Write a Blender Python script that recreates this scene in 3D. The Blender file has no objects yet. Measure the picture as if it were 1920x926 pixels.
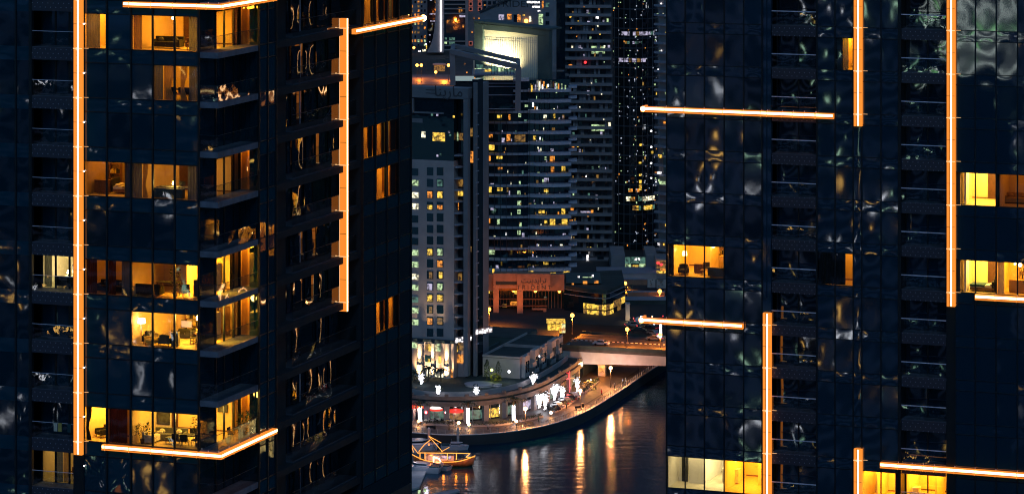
import bpy, math, random
from mathutils import Vector, Matrix
from math import radians as RAD, sin, cos, pi, sqrt, atan2
rnd = random.Random(11)
scene = bpy.context.scene
COL = scene.collection

# ------------------------------------------------------------------ camera
F, HZ, CZ = 6200.0, -450.0, 170.0          # focal length and horizon in photo pixels, eye height
def P(px, py, D):
    return Vector(((px-960)/F*D, D, CZ-(py-HZ)/F*D))
def G(px, py, z=2.5):
    D = (CZ-z)*F/(py-HZ)
    return Vector(((px-960)/F*D, D, z))
cam = bpy.data.cameras.new('camera')
co = bpy.data.objects.new('camera', cam); COL.objects.link(co)
co.location = (0, 0, CZ); co.rotation_euler = (pi/2, 0, 0)
cam.sensor_width = 36; cam.lens = 36*F/1920
cam.shift_y = (HZ-463)/1920
cam.clip_start = 1; cam.clip_end = 20000
scene.camera = co

# ------------------------------------------------------------------ materials
def _nodes(name):
    m = bpy.data.materials.new(name); m.use_nodes = True
    nt = m.node_tree
    return m, nt, nt.nodes['Principled BSDF'], nt.nodes['Material Output']
def N(nt, t, **kw):
    n = nt.nodes.new(t)
    for k, v in kw.items(): setattr(n, k, v)
    return n
def mat(name, col, rough=0.6, metal=0.0, var=0.25, scale=1.5, ior=1.45, bump=0.0, bscale=8.0):
    m, nt, b, out = _nodes(name)
    tc = N(nt, 'ShaderNodeTexCoord'); no = N(nt, 'ShaderNodeTexNoise')
    no.inputs['Scale'].default_value = scale; no.inputs['Detail'].default_value = 4
    nt.links.new(tc.outputs['Object'], no.inputs['Vector'])
    mr = N(nt, 'ShaderNodeMapRange'); mr.inputs[1].default_value = .3; mr.inputs[2].default_value = .7
    mr.inputs[3].default_value = 1-var; mr.inputs[4].default_value = 1+var
    nt.links.new(no.outputs['Fac'], mr.inputs[0])
    mx = N(nt, 'ShaderNodeVectorMath', operation='SCALE'); mx.inputs[0].default_value = col
    nt.links.new(mr.outputs[0], mx.inputs['Scale']); nt.links.new(mx.outputs[0], b.inputs['Base Color'])
    b.inputs['Roughness'].default_value = rough; b.inputs['Metallic'].default_value = metal
    b.inputs['IOR'].default_value = ior
    if bump:
        n2 = N(nt, 'ShaderNodeTexNoise'); n2.inputs['Scale'].default_value = bscale
        nt.links.new(tc.outputs['Object'], n2.inputs['Vector'])
        bp = N(nt, 'ShaderNodeBump'); bp.inputs['Distance'].default_value = bump
        nt.links.new(n2.outputs['Fac'], bp.inputs['Height']); nt.links.new(bp.outputs[0], b.inputs['Normal'])
    return m
def emat(name, col, strength, sample=True, base=(0.3, 0.3, 0.3), var=0.0, scale=1.0):
    m, nt, b, out = _nodes(name)
    b.inputs['Base Color'].default_value = (*base, 1)
    b.inputs['Emission Color'].default_value = (*col, 1)
    b.inputs['Emission Strength'].default_value = strength
    if var:
        tc = N(nt, 'ShaderNodeTexCoord'); no = N(nt, 'ShaderNodeTexNoise'); no.inputs['Scale'].default_value = scale
        no.inputs['Detail'].default_value = 2
        nt.links.new(tc.outputs['Object'], no.inputs['Vector'])
        mr = N(nt, 'ShaderNodeMapRange'); mr.inputs[1].default_value = .35; mr.inputs[2].default_value = .65
        mr.inputs[3].default_value = strength*(1-var); mr.inputs[4].default_value = strength*(1+var)
        nt.links.new(no.outputs['Fac'], mr.inputs[0]); nt.links.new(mr.outputs[0], b.inputs['Emission Strength'])
    if not sample: m.cycles.emission_sampling = 'NONE'
    return m
def glass_dark(name, col, ior=2.0, rough=0.03, wave=0.0012, wscale=0.9):
    """opaque reflective facade glass, gently rippled"""
    m, nt, b, out = _nodes(name)
    tc = N(nt, 'ShaderNodeTexCoord'); oi = N(nt, 'ShaderNodeObjectInfo')
    no = N(nt, 'ShaderNodeTexNoise'); no.inputs['Scale'].default_value = wscale; no.inputs['Detail'].default_value = 1.5
    nt.links.new(tc.outputs['Object'], no.inputs['Vector'])
    bp = N(nt, 'ShaderNodeBump'); bp.inputs['Distance'].default_value = wave
    nt.links.new(no.outputs['Fac'], bp.inputs['Height']); nt.links.new(bp.outputs[0], b.inputs['Normal'])
    mr = N(nt, 'ShaderNodeMapRange'); mr.inputs[3].default_value = .6; mr.inputs[4].default_value = 1.5
    nt.links.new(oi.outputs['Random'], mr.inputs[0])
    mx = N(nt, 'ShaderNodeVectorMath', operation='SCALE'); mx.inputs[0].default_value = col
    nt.links.new(mr.outputs[0], mx.inputs['Scale']); nt.links.new(mx.outputs[0], b.inputs['Base Color'])
    b.inputs['Roughness'].default_value = rough; b.inputs['IOR'].default_value = ior
    return m
def glass_clear(name, tint=(.86, .9, .88), refl=0.09, wave=0.001, wscale=0.9, graze=.85):
    m, nt, b, out = _nodes(name); nt.nodes.remove(b)
    tr = N(nt, 'ShaderNodeBsdfTransparent'); tr.inputs[0].default_value = (*tint, 1)
    gl = N(nt, 'ShaderNodeBsdfGlossy'); gl.inputs['Roughness'].default_value = .02
    tc = N(nt, 'ShaderNodeTexCoord'); no = N(nt, 'ShaderNodeTexNoise'); no.inputs['Scale'].default_value = wscale
    nt.links.new(tc.outputs['Object'], no.inputs['Vector'])
    bp = N(nt, 'ShaderNodeBump'); bp.inputs['Distance'].default_value = wave
    nt.links.new(no.outputs['Fac'], bp.inputs['Height']); nt.links.new(bp.outputs[0], gl.inputs['Normal'])
    fr = N(nt, 'ShaderNodeLayerWeight'); fr.inputs[0].default_value = .25
    mr = N(nt, 'ShaderNodeMapRange'); mr.inputs[3].default_value = refl; mr.inputs[4].default_value = graze
    nt.links.new(fr.outputs['Fresnel'], mr.inputs[0])
    ms = N(nt, 'ShaderNodeMixShader'); nt.links.new(mr.outputs[0], ms.inputs[0])
    nt.links.new(tr.outputs[0], ms.inputs[1]); nt.links.new(gl.outputs[0], ms.inputs[2])
    nt.links.new(ms.outputs[0], out.inputs['Surface'])
    return m
def perforated(name, col, dot, pitch=0.42, rowh=0.3):
    """dark metal fascia with staggered rows of small bright rivets"""
    m, nt, b, out = _nodes(name)
    tc = N(nt, 'ShaderNodeTexCoord'); sp = N(nt, 'ShaderNodeSeparateXYZ'); nt.links.new(tc.outputs['Object'], sp.inputs[0])
    def M(op, a, bb):
        n = N(nt, 'ShaderNodeMath', operation=op)
        for i, v in enumerate((a, bb)):
            if v is None: continue
            if isinstance(v, (int, float)): n.inputs[i].default_value = v
            else: nt.links.new(v, n.inputs[i])
        return n.outputs[0]
    xy = M('ADD', sp.outputs[0], sp.outputs[1])
    row = M('FLOOR', M('DIVIDE', sp.outputs[2], rowh), None)
    off = M('MULTIPLY', M('MODULO', row, 2.0), .5)
    u = M('SUBTRACT', M('FRACT', M('ADD', M('DIVIDE', xy, pitch), off), None), .5)
    v = M('SUBTRACT', M('FRACT', M('DIVIDE', sp.outputs[2], rowh), None), .5)
    d = M('SQRT', M('ADD', M('POWER', M('MULTIPLY', u, pitch), 2.0), M('POWER', M('MULTIPLY', v, rowh), 2.0)), None)
    k = M('LESS_THAN', d, .034)
    mx = N(nt, 'ShaderNodeMixRGB'); mx.inputs[1].default_value = (*col, 1); mx.inputs[2].default_value = (*dot, 1)
    nt.links.new(k, mx.inputs[0]); nt.links.new(mx.outputs[0], b.inputs['Base Color'])
    b.inputs['Roughness'].default_value = .45
    return m

M_ = {}
M_['glassL'] = glass_dark('facade_glass_left', (.003, .038, .066), ior=1.75)
M_['glassR'] = glass_dark('facade_glass_right', (.006, .032, .062), ior=2.25, wave=.0006, wscale=.7)
M_['spanL'] = glass_dark('spandrel_glass_left', (.003, .040, .068), ior=1.7, wave=.0015, wscale=1.3)
M_['spanR'] = glass_dark('spandrel_glass_right', (.006, .032, .062), ior=2.2, wave=.0012, wscale=1.0)
M_['clear'] = glass_clear('clear_window_glass')
M_['rail'] = glass_clear('balustrade_glass', tint=(.80, .90, .88), refl=.13, wave=.0022, wscale=1.2, graze=.6)
M_['mull'] = mat('dark_mullion', (.003, .012, .020), .4)
M_['frame'] = mat('anthracite_metal', (.012, .028, .042), .45)
M_['slab'] = mat('balcony_concrete', (.16, .17, .22), .7)
M_['dots'] = perforated('riveted_fascia', (.035, .04, .065), (.32, .33, .42))
M_['handrail'] = mat('steel_handrail', (.78, .74, .90), .5)
M_['tube'] = emat('strip_tube', (1, .56, .24), 7.0)
M_['diff'] = emat('strip_diffuser', (1, .285, .032), 1.08, base=(.01, .005, .002))
M_['diff2'] = emat('strip_diffuser_dim', (1, .275, .03), 1.0, base=(.01, .005, .002))
M_['seam'] = mat('strip_seam', (.05, .012, .004), .6)
M_['joint'] = emat('strip_joint', (1, .5, .2), 1.25)
M_['cream'] = mat('amber_plaster', (.74, .58, .34), .8, var=.06)
M_['white'] = mat('white_plaster', (.78, .76, .74), .7, var=.05)
M_['floorw'] = mat('oak_floor', (.5, .38, .2), .5, var=.15, scale=4)
M_['tilef'] = mat('pale_tile_floor', (.7, .64, .5), .35, var=.08)
M_['doorw'] = mat('dark_wood_door', (.07, .028, .015), .5, var=.3, scale=5)
M_['woodb'] = mat('brown_timber', (.16, .075, .03), .55, var=.3, scale=5)
M_['black'] = mat('black_fabric', (.012, .014, .018), .8)
M_['grey'] = mat('grey_fabric', (.10, .105, .10), .85)
M_['teal'] = mat('teal_blanket', (.02, .07, .085), .9)
M_['linen'] = mat('white_linen', (.75, .7, .6), .85, var=.1)
M_['yell'] = mat('mustard_cloth', (.6, .45, .12), .85)
M_['leaf'] = mat('indoor_leaf', (.05, .085, .025), .6, var=.5)
M_['pot'] = mat('clay_pot', (.12, .07, .05), .7)
M_['curt'] = mat('amber_curtain', (.55, .36, .14), .9, var=.12)
M_['curtg'] = mat('grey_curtain', (.20, .22, .24), .9, var=.12)
M_['curtb'] = mat('brown_curtain', (.11, .035, .018), .9, var=.2)
M_['metal'] = mat('brushed_metal', (.35, .35, .36), .3, .8)
M_['canvas'] = mat('dark_painting', (.05, .06, .09), .6, var=.9, scale=3)
M_['screen'] = emat('lit_screen', (.35, .3, .6), .35)
M_['lampO'] = emat('amber_lamp', (1, .40, .02), 200.0)
M_['lampY'] = emat('warm_lamp', (1, .56, .10), 130.0)
M_['lampW'] = emat('cool_white_lamp', (1, .74, .31), 60.0)
M_['lampG'] = emat('golden_lamp', (1, .47, .045), 200.0)
M_['lampGD'] = emat('dim_golden_lamp', (1, .47, .05), 85.0)
M_['wslab'] = mat('dark_slab_edge', (.05, .075, .11), .6)
M_['lampD'] = emat('dim_amber_lamp', (1, .37, .02), 75.0)
M_['lampDD'] = emat('faint_amber_lamp', (1, .30, .015), 22.0)
M_['lampYD'] = emat('dim_warm_lamp', (1, .66, .20), 30.0)
M_['bulb'] = emat('bright_bulb', (1, .5, .15), 20.0)
M_['core'] = mat('dark_core', (.004, .018, .030), .8)

for k_ in ('curt', 'curtg', 'curtb', 'linen'):                    # thin cloth lets the room's light through
    nt_ = M_[k_].node_tree; b_ = nt_.nodes['Principled BSDF']; tr_ = nt_.nodes.new('ShaderNodeBsdfTranslucent')
    src_ = b_.inputs['Base Color'].links[0].from_socket; nt_.links.new(src_, tr_.inputs[0])
    ms_ = nt_.nodes.new('ShaderNodeMixShader'); ms_.inputs[0].default_value = .4 if k_ != 'linen' else .2
    nt_.links.new(b_.outputs[0], ms_.inputs[1]); nt_.links.new(tr_.outputs[0], ms_.inputs[2]); nt_.links.new(ms_.outputs[0], nt_.nodes['Material Output'].inputs['Surface'])

# ------------------------------------------------------------------ mesh builder
class MB:
    def __init__(s, T=None): s.v = []; s.f = []; s.m = []; s.sm = []; s.T = T
    def add(s, vs, fs, m=0, sm=False):
        b = len(s.v)
        s.v += [tuple(s.T(*p)) if s.T else tuple(p) for p in vs]
        for f in fs:
            s.f.append(tuple(i+b for i in f)); s.m.append(m); s.sm.append(sm)
        return s
    def box(s, x0, x1, y0, y1, z0, z1, m=0):
        vs = [(x, y, z) for z in (z0, z1) for y in (y0, y1) for x in (x0, x1)]
        return s.add(vs, [(0, 2, 3, 1), (4, 5, 7, 6), (0, 1, 5, 4), (2, 6, 7, 3), (0, 4, 6, 2), (1, 3, 7, 5)], m)
    def quad(s, a, b, c, d, m=0): return s.add([a, b, c, d], [(0, 1, 2, 3)], m)
    def prism(s, poly, z0, z1, m=0):
        n = len(poly)
        vs = [(x, y, z0) for x, y in poly]+[(x, y, z1) for x, y in poly]
        fs = [tuple(range(n))[::-1], tuple(range(n, 2*n))]
        fs += [(i, (i+1) % n, n+(i+1) % n, n+i) for i in range(n)]
        return s.add(vs, fs, m)
    def cyl(s, p0, p1, r0, r1=None, n=10, m=0, cap=True, sm=True):
        r1 = r0 if r1 is None else r1
        p0, p1 = Vector(p0), Vector(p1); d = (p1-p0).normalized()
        a = d.orthogonal().normalized(); b = d.cross(a)
        vs = [tuple(p0+(a*cos(t)+b*sin(t))*r0) for t in [2*pi*i/n for i in range(n)]]
        vs += [tuple(p1+(a*cos(t)+b*sin(t))*r1) for t in [2*pi*i/n for i in range(n)]]
        s.add(vs, [(i, (i+1) % n, n+(i+1) % n, n+i) for i in range(n)], m, sm)
        if cap: s.add(vs, [tuple(range(n))[::-1], tuple(range(n, 2*n))], m)
        return s
    def tube(s, pts, r, n=6, m=0):
        for i in range(len(pts)-1): s.cyl(pts[i], pts[i+1], r, r, n, m)
        return s
    def ell(s, c, rx, ry=None, rz=None, nu=12, nv=8, m=0):
        ry = rx if ry is None else ry; rz = rx if rz is None else rz
        vs = [(c[0], c[1], c[2]+rz)]
        for j in range(1, nv):
            for i in range(nu):
                ph = pi*j/nv; t = 2*pi*i/nu
                vs.append((c[0]+rx*sin(ph)*cos(t), c[1]+ry*sin(ph)*sin(t), c[2]+rz*cos(ph)))
        vs.append((c[0], c[1], c[2]-rz)); L = len(vs)-1; fs = []
        for i in range(nu):
            fs.append((0, 1+i, 1+(i+1) % nu))
            for j in range(nv-2):
                a = 1+j*nu; fs.append((a+i, a+nu+i, a+nu+(i+1) % nu, a+(i+1) % nu))
            fs.append((L, 1+(nv-2)*nu+(i+1) % nu, 1+(nv-2)*nu+i))
        return s.add(vs, fs, m, True)
    def pane(s, s0, s1, z0, z1, t, amp=.005, m=0, nx=9, nz=9):
        """glass pane, slightly pillowed and warped"""
        ax, az = rnd.uniform(-1, 1), rnd.uniform(-1, 1); q = amp*rnd.choice((-1, -1, 1))*rnd.uniform(.5, 1.3)
        px, pz = rnd.uniform(0, 6), rnd.uniform(0, 6)
        vs = []
        for j in range(nz+1):
            for i in range(nx+1):
                u, v = 2*i/nx-1, 2*j/nz-1
                e = (1-u*u)*(1-v*v)
                h = q*e + amp*.22*e*sin(2.2*u+px)*sin(2.6*v+pz) + amp*.3*(ax*u+az*v)
                vs.append((s0+(s1-s0)*i/nx, t+h, z0+(z1-z0)*j/nz))
        w = nx+1
        fs = [(j*w+i, j*w+i+1, (j+1)*w+i+1, (j+1)*w+i) for j in range(nz) for i in range(nx)]
        return s.add(vs, fs, m, True)
    def curtain(s, s0, s1, z0, z1, t, folds=6, d=.06, m=0, pinch=0.0):
        n = folds*4; vs = []; rows = 6
        for j in range(rows+1):
            v = j/rows; k = 1-pinch*math.exp(-((v-.38)/.22)**2)
            for i in range(n+1):
                u = i/n
                vs.append((s0+(s1-s0)*u*k, t+d*sin(u*folds*2*pi)+.3*d*sin(u*folds*4.7), z0+(z1-z0)*v))
        w = n+1
        return s.add(vs, [(j*w+i, j*w+i+1, (j+1)*w+i+1, (j+1)*w+i) for j in range(rows) for i in range(n)], m, True)
    def build(s, name, mats, parent=None, loc=None, rz=0.0):
        me = bpy.data.meshes.new(name); me.from_pydata(s.v, [], s.f)
        if not isinstance(mats, (list, tuple)): mats = [mats]
        for mm in mats: me.materials.append(M_[mm] if isinstance(mm, str) else mm)
        me.polygons.foreach_set('material_index', s.m); me.polygons.foreach_set('use_smooth', s.sm)
        me.update()
        o = bpy.data.objects.new(name, me); COL.objects.link(o)
        if parent is not None: o.parent = parent
        if loc is not None: o.location = loc
        o.rotation_euler[2] = rz
        return o
def tag(o, label=None, cat=None, group=None, kind=None):
    if label: o['label'] = label
    if cat: o['category'] = cat
    if group: o['group'] = group
    if kind: o['kind'] = kind
    return o
def thing(name, label, cat, loc=(0, 0, 0), rz=0.0, group=None):
    o = bpy.data.objects.new(name, None); COL.objects.link(o)
    o.location = loc; o.rotation_euler[2] = rz; o.empty_display_size = .3
    return tag(o, label, cat, group)
def BX(*a, **k): return MB().box(*a, **k)

# ------------------------------------------------------------------ frames: a facade seen through photo pixels
class Frame:
    """local axes: X along the front (to the right, nearer), Y into the building, Z up"""
    def __init__(s, px, D, deg):
        s.o = Vector(((px-960)/F*D, D)); s.th = RAD(deg); s.u = Vector((cos(s.th), -sin(s.th))); s.w = Vector((sin(s.th), cos(s.th)))
    def A(s, px, b=0.0):
        k = (px-960)/F; o = s.o+s.w*b
        return (k*o.y-o.x)/(s.u.x-k*s.u.y)
    def B(s, px, a=0.0):
        k = (px-960)/F; o = s.o+s.u*a
        return (k*o.y-o.x)/(s.w.x-k*s.w.y)
    def D(s, a, b=0.0): return (s.o+s.u*a+s.w*b).y
    def Z(s, py, a, b=0.0): return CZ-(py-HZ)/F*s.D(a, b)
    def W(s, a, b, z):
        q = s.o+s.u*a+s.w*b; return Vector((q.x, q.y, z))
    def root(s, name, label, cat, group=None):
        return thing(name, label, cat, (s.o.x, s.o.y, 0), -s.th, group)
    def front(s, off=0.0): return lambda x, t, z: (x, off-t, z)
    def side(s, a0): return lambda x, t, z: (a0+t, x, z)

# ------------------------------------------------------------------ furniture (each one a thing with parts)
def chair(loc, rz, label, m='black', legm='metal', group=None, cat='chair'):
    t = thing('chair', label, cat, loc, rz, group)
    mb = MB(); mb.box(-.24, .24, -.24, .24, .42, .48); mb.box(-.22, .22, -.22, .22, .48, .52); mb.build('seat', m, t)
    mb = MB()
    for i in range(5):
        x = -.24+.12*i-.0; y = .24-.05*cos((i-2)*.6)+.04
        mb.box(x-.06 if i else x, x+.06, y, y+.05, .5, .92)
    mb.build('backrest', m, t)
    for x in (-.2, .2):
        for y in (-.2, .2): MB().cyl((x*1.15, y*1.15, 0), (x, y, .43), .018, .022, 6).build('leg', legm, t)
    return t
def armchair(loc, rz, label, m='black', group=None):
    t = thing('armchair', label, 'armchair', loc, rz, group)
    mb = MB(); mb.box(-.33, .33, -.35, .3, .2, .44); mb.ell((0, -.02, .44), .3, .3, .07); mb.build('seat', m, t)
    mb = MB(); mb.box(-.36, .36, .3, .42, .2, .82); mb.ell((0, .34, .8), .34, .08, .08); mb.build('backrest', m, t)
    for x in (-.4, .4): BX(x-.06, x+.06, -.35, .4, .2, .6).build('armrest', m, t)
    for x in (-.33, .33):
        for y in (-.3, .34): MB().cyl((x, y, 0), (x, y, .22), .02, .025, 6).build('leg', 'woodb', t)
    return t
def sofa(loc, rz, label, m='grey', L=2.0, cm='linen', group=None):
    t = thing('sofa', label, 'sofa', loc, rz, group); h = L/2
    mb = MB(); mb.box(-h, h, -.42, .4, .1, .32); mb.build('base', m, t)
    for i in range(2):
        x0 = -h+.16+i*(h-.16); mb = MB(); mb.box(x0+.01, x0+h-.17, -.42, .22, .32, .46); mb.ell((x0+(h-.16)/2, -.1, .46), (h-.2)/2, .28, .04); mb.build('cushion', m, t)
    mb = MB(); mb.box(-h, h, .24, .42, .32, .82); mb.build('backrest', m, t)
    for x in (-h+.08, h-.08): BX(x-.08, x+.08, -.42, .4, .32, .62).build('armrest', m, t)
    for x in (-h*.55, h*.5):
        MB().ell((x, .12, .6), .22, .1, .18).build('throw_cushion', cm, t)
    return t
def table(loc, rz, label, L=1.4, W=.8, H=.74, m='woodb', cat='table', group=None, name='table'):
    t = thing(name, label, cat, loc, rz, group)
    MB().box(-L/2, L/2, -W/2, W/2, H-.05, H).build('table_top', m, t)
    for x in (-L/2+.08, L/2-.08):
        for y in (-W/2+.08, W/2-.08): MB().cyl((x, y, 0), (x, y, H-.05), .03, .035, 6).build('leg', m, t)
    return t
def plant(loc, label, h=1.5, seed=1, pm='pot', group=None, n=90, spread=.45):
    r = random.Random(seed)
    t = thing('potted_plant', label, 'plant', loc, r.uniform(0, 6), group)
    mb = MB(); mb.cyl((0, 0, 0), (0, 0, .32), .14, .19, 12); mb.build('pot', pm, t)
    mb = MB()
    for i in range(5): mb.cyl((0, 0, .3), (r.uniform(-.2, .2), r.uniform(-.2, .2), h*.8), .015, .008, 5)
    mb.build('stem', 'woodb', t)
    mb = MB()
    for i in range(n):
        z = .4+(h-.4)*r.random()**.8; k = spread*(1-.5*abs(z/h-.6)); an = r.uniform(0, 2*pi); rr = k*sqrt(r.random())
        c = Vector((rr*cos(an), rr*sin(an), z)); d = Vector((cos(an), sin(an), r.uniform(-.4, .8))).normalized(); l = r.uniform(.12, .26)
        sd = d.orthogonal().normalized()*l*.28
        mb.add([tuple(c), tuple(c+d*l*.5+sd), tuple(c+d*l), tuple(c+d*l*.5-sd)], [(0, 1, 2, 3)])
    mb.build('foliage', 'leaf', t)
    return t
def bed(loc, rz, label, blanket='yell', L=2.0, W=1.4, group=None):
    t = thing('bed', label, 'bed', loc, rz, group)
    BX(-W/2, W/2, -L/2, L/2, .12, .34).build('bed_frame', 'woodb', t)
    mb = MB(); mb.box(-W/2+.02, W/2-.02, -L/2+.02, L/2-.02, .34, .52); mb.build('mattress', 'linen', t)
    mb = MB(); mb.box(-W/2-.02, W/2+.02, -L/2-.03, L*.1, .4, .56); mb.ell((0, -.2*L, .55), W/2, L*.3, .06); mb.build('blanket', blanket, t)
    for x in (-W/4, W/4): MB().ell((x, L/2-.28, .6), W/4.4, .2, .1).build('pillow', 'linen', t)
    BX(-W/2-.04, W/2+.04, L/2, L/2+.07, .1, 1.05).build('headboard', 'black', t)
    return t
def floor_lamp(loc, label, h=1.6, m='bulb', r=.22, group=None, sh=.34):
    t = thing('floor_lamp', label, 'lamp', loc, 0, group)
    MB().cyl((0, 0, 0), (0, 0, .03), .16, .16, 14).build('base', 'metal', t)
    MB().cyl((0, 0, .03), (0, 0, h-.3), .015, .015, 6).build('pole', 'metal', t)
    MB().cyl((0, 0, h-sh), (0, 0, h), r, r*.85, 16).build('lamp_shade', m, t)
    return t
def table_lamp(loc, label, m='bulb', s=1.0, group=None):
    t = thing('table_lamp', label, 'lamp', loc, 0, group)
    MB().cyl((0, 0, 0), (0, 0, .22*s), .07*s, .03*s, 10).build('base', 'metal', t)
    MB().cyl((0, 0, .2*s), (0, 0, .45*s), .17*s, .11*s, 14).build('lamp_shade', m, t)
    return t
def pendant(loc, drop, label, r=.14, m='bulb', group=None):
    t = thing('pendant_lamp', label, 'lamp', loc, 0, group)
    MB().cyl((0, 0, r*.8), (0, 0, drop), .012, .012, 5).build('cord', 'black', t)
    MB().ell((0, 0, 0), r).build('lamp_shade', m, t)
    return t
def shelf(loc, rz, label, W=1.6, H=1.9, rows=4, group=None, seed=3):
    r = random.Random(seed); t = thing('bookshelf', label, 'shelf', loc, rz, group)
    mb = MB(); mb.box(-W/2, -W/2+.04, -.16, .16, 0, H); mb.box(W/2-.04, W/2, -.16, .16, 0, H)
    for i in range(rows+1): z = .05+i*(H-.1)/rows; mb.box(-W/2+.04, W/2-.04, -.16, .16, z-.015, z+.015)
    mb.build('shelf_frame', 'woodb', t)
    for i in range(rows):
        z = .07+i*(H-.1)/rows; x = -W/2+.06; mb = MB()
        while x < W/2-.15:
            w = r.uniform(.03, .09)
            if r.random() < .75: mb.box(x, x+w, -.1, .1, z, z+r.uniform(.16, .33), r.randrange(3))
            x += w+.006
        if mb.v: mb.build('book_row', ['yell', 'linen', 'black'], t)
    return t
def cabinet(loc, rz, label, W=1.4, H=.8, Dp=.5, m='woodb', group=None, cat='cabinet'):
    t = thing('cabinet', label, cat, loc, rz, group)
    BX(-W/2, W/2, -Dp/2, Dp/2, .06, H).build('carcass', m, t)
    n = max(2, int(W/.6)); w = W/n
    for i in range(n):
        d = BX(-W/2+i*w+.012, -W/2+(i+1)*w-.012, -Dp/2-.022, -Dp/2-.003, .1, H-.05).build('door', m, t)
        BX(-W/2+(i+1)*w-.07, -W/2+(i+1)*w-.05, -Dp/2-.04, -Dp/2-.023, H*.55, H*.7).build('handle', 'metal', d)
    BX(-W/2-.01, W/2+.01, -Dp/2-.03, Dp/2, H+.001, H+.035).build('top', m, t)
    return t
def picture(loc, rz, label, W=.9, H=.7, group=None, m='canvas'):
    t = thing('picture', label, 'picture', loc, rz, group)
    mb = MB()
    for q in ((-W/2, W/2, -H/2, -H/2+.05), (-W/2, W/2, H/2-.05, H/2), (-W/2, -W/2+.05, -H/2+.05, H/2-.05), (W/2-.05, W/2, -H/2+.05, H/2-.05)):
        mb.box(q[0], q[1], -.03, .0, q[2], q[3])
    mb.build('picture_frame', 'black', t)
    BX(-W/2+.05, W/2-.05, -.012, 0, -H/2+.05, H/2-.05).build('canvas', m, t)
    return t
def television(loc, rz, label, W=1.0, group=None):
    t = thing('television', label, 'television', loc, rz, group)
    BX(-W/2, W/2, -.03, .03, .12, .12+W*.58).build('casing', 'black', t)
    BX(-W/2+.03, W/2-.03, -.036, -.031, .15, .09+W*.58).build('screen', 'screen', t)
    BX(-.2, .2, -.1, .1, 0, .02).build('foot', 'black', t); BX(-.03, .03, -.02, .02, .02, .13).build('stem', 'black', t)
    return t
# ================================================================== light strips
def strip_v(parent, T, s0, s1, z0, z1, t0, t1, floors, flip=False, whisk=.35):
    """vertical luminous fin; T maps (along, outwards, up)"""
    w = s1-s0; q = (lambda a: s1-a*w) if flip else (lambda a: s0+a*w)
    def bx(mb, a, b, t_0, t_1, za, zb, m=0): x, y = sorted((q(a), q(b))); mb.box(x, y, t_0, t_1, za, zb, m)
    o = MB(T); bx(o, 0, 1, t0, t1, z0, z1); o = o.build('light_strip', 'diff', parent)
    d = MB(T); bx(d, .46, .64, t1-.02, t1+.03, z0+.06, z1-.06); d.build('tube', 'tube', o)
    d = MB(T); bx(d, .33, .375, t1-.02, t1+.006, z0, z1); bx(d, -.02, .02, t0, t1+.004, z0, z1)
    for z in floors:
        if z0 < z-1.75 < z1: bx(d, .0, .42, t1-.02, t1+.004, z-1.765, z-1.735); bx(d, .68, 1., t1-.02, t1+.004, z-1.765, z-1.735)
    d.build('seam', 'seam', o)
    for z in floors:
        if z0 < z < z1:
            d = MB(T); bx(d, -.03, 1.03, t1-.01, t1+.022, z-.035, z+.035); bx(d, .30, .46, t1-.01, t1+.05, z-.09, z+.07)
            x0, x1 = sorted((q(1.03), q(1.03)+(whisk if not flip else -whisk)))
            d.box(x0, x1, t0, t0+.03, z-.012, z+.012); d.build('joint', 'joint', o)
    return o
def strip_h(parent, T, s0, s1, z0, z1, t0, t1, ticks):
    h = z1-z0
    o = MB(T).box(s0, s1, t0, t1, z0, z1).build('light_strip', 'diff2', parent)
    MB(T).box(s0+.05, s1-.05, t1-.02, t1+.035, z0+.42*h, z0+.86*h).build('tube', 'tube', o)
    MB(T).box(s0, s1, t1-.02, t1+.006, z0+.255*h, z0+.315*h).build('seam', 'seam', o)
    for s in ticks:
        if s0 < s < s1: MB(T).box(s-.022, s+.022, t1-.01, t1+.045, z0-.02, z1+.04).build('joint', 'diff', o)
    for s in ticks:
        if s0 < s < s1: MB(T).box(s-.03, s+.03, t0, t0+.04, z1+.02, z1+.12).build('bolt', 'handrail', o)  # small brackets along the top of the strip
    return o
def room(parent, a0, a1, b0, b1, z0, z1, wall='cream', floor='floorw', lamp='lampO', walls='blr', ls=.9, lpos=None):
    mb = MB()
    mb.quad((a0, b0, z0), (a1, b0, z0), (a1, b1, z0), (a0, b1, z0), 1)
    mb.quad((a0, b0, z1), (a0, b1, z1), (a1, b1, z1), (a1, b0, z1), 0)
    if 'b' in walls:
        mb.quad((a0, b1, z0), (a1, b1, z0), (a1, b1, z1), (a0, b1, z1), 0)
        mb.box(a0, a1, b1-.03, b1-.002, z0+.003, z0+.1, 2)
    if 'f' in walls: mb.quad((a0, b0, z0), (a1, b0, z0), (a1, b0, z1), (a0, b0, z1), 0)
    if 'l' in walls: mb.quad((a0, b0, z0), (a0, b1, z0), (a0, b1, z1), (a0, b0, z1), 0)
    if 'r' in walls: mb.quad((a1, b0, z0), (a1, b1, z0), (a1, b1, z1), (a1, b0, z1), 0)
    o = mb.build('room_lining', [wall, floor, 'woodb'], parent)
    if lamp:
        x, y = lpos or ((a0+a1)/2, (b0+b1)/2)
        bn_ = M_[lamp].node_tree.nodes['Principled BSDF']; cl_ = bn_.inputs['Emission Color'].default_value; st_ = bn_.inputs['Emission Strength'].default_value
        wx, wy = (a1-a0)*.42, (b1-b0)*.40; x, y = (a0+a1)/2, b0+(b1-b0)*.52     # luminous ceiling over most of the room
        mm = emat('luminous_ceiling', cl_[:3], st_*ls*ls/(4*wx*wy), sample=False)
        MB().box(x-wx, x+wx, y-wy, y+wy, z1-.04, z1-.012).build('ceiling_light', mm, o)
    return o
def rbox(parent, name, m, *a):
    return MB().box(*a).build(name, m, parent)

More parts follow.
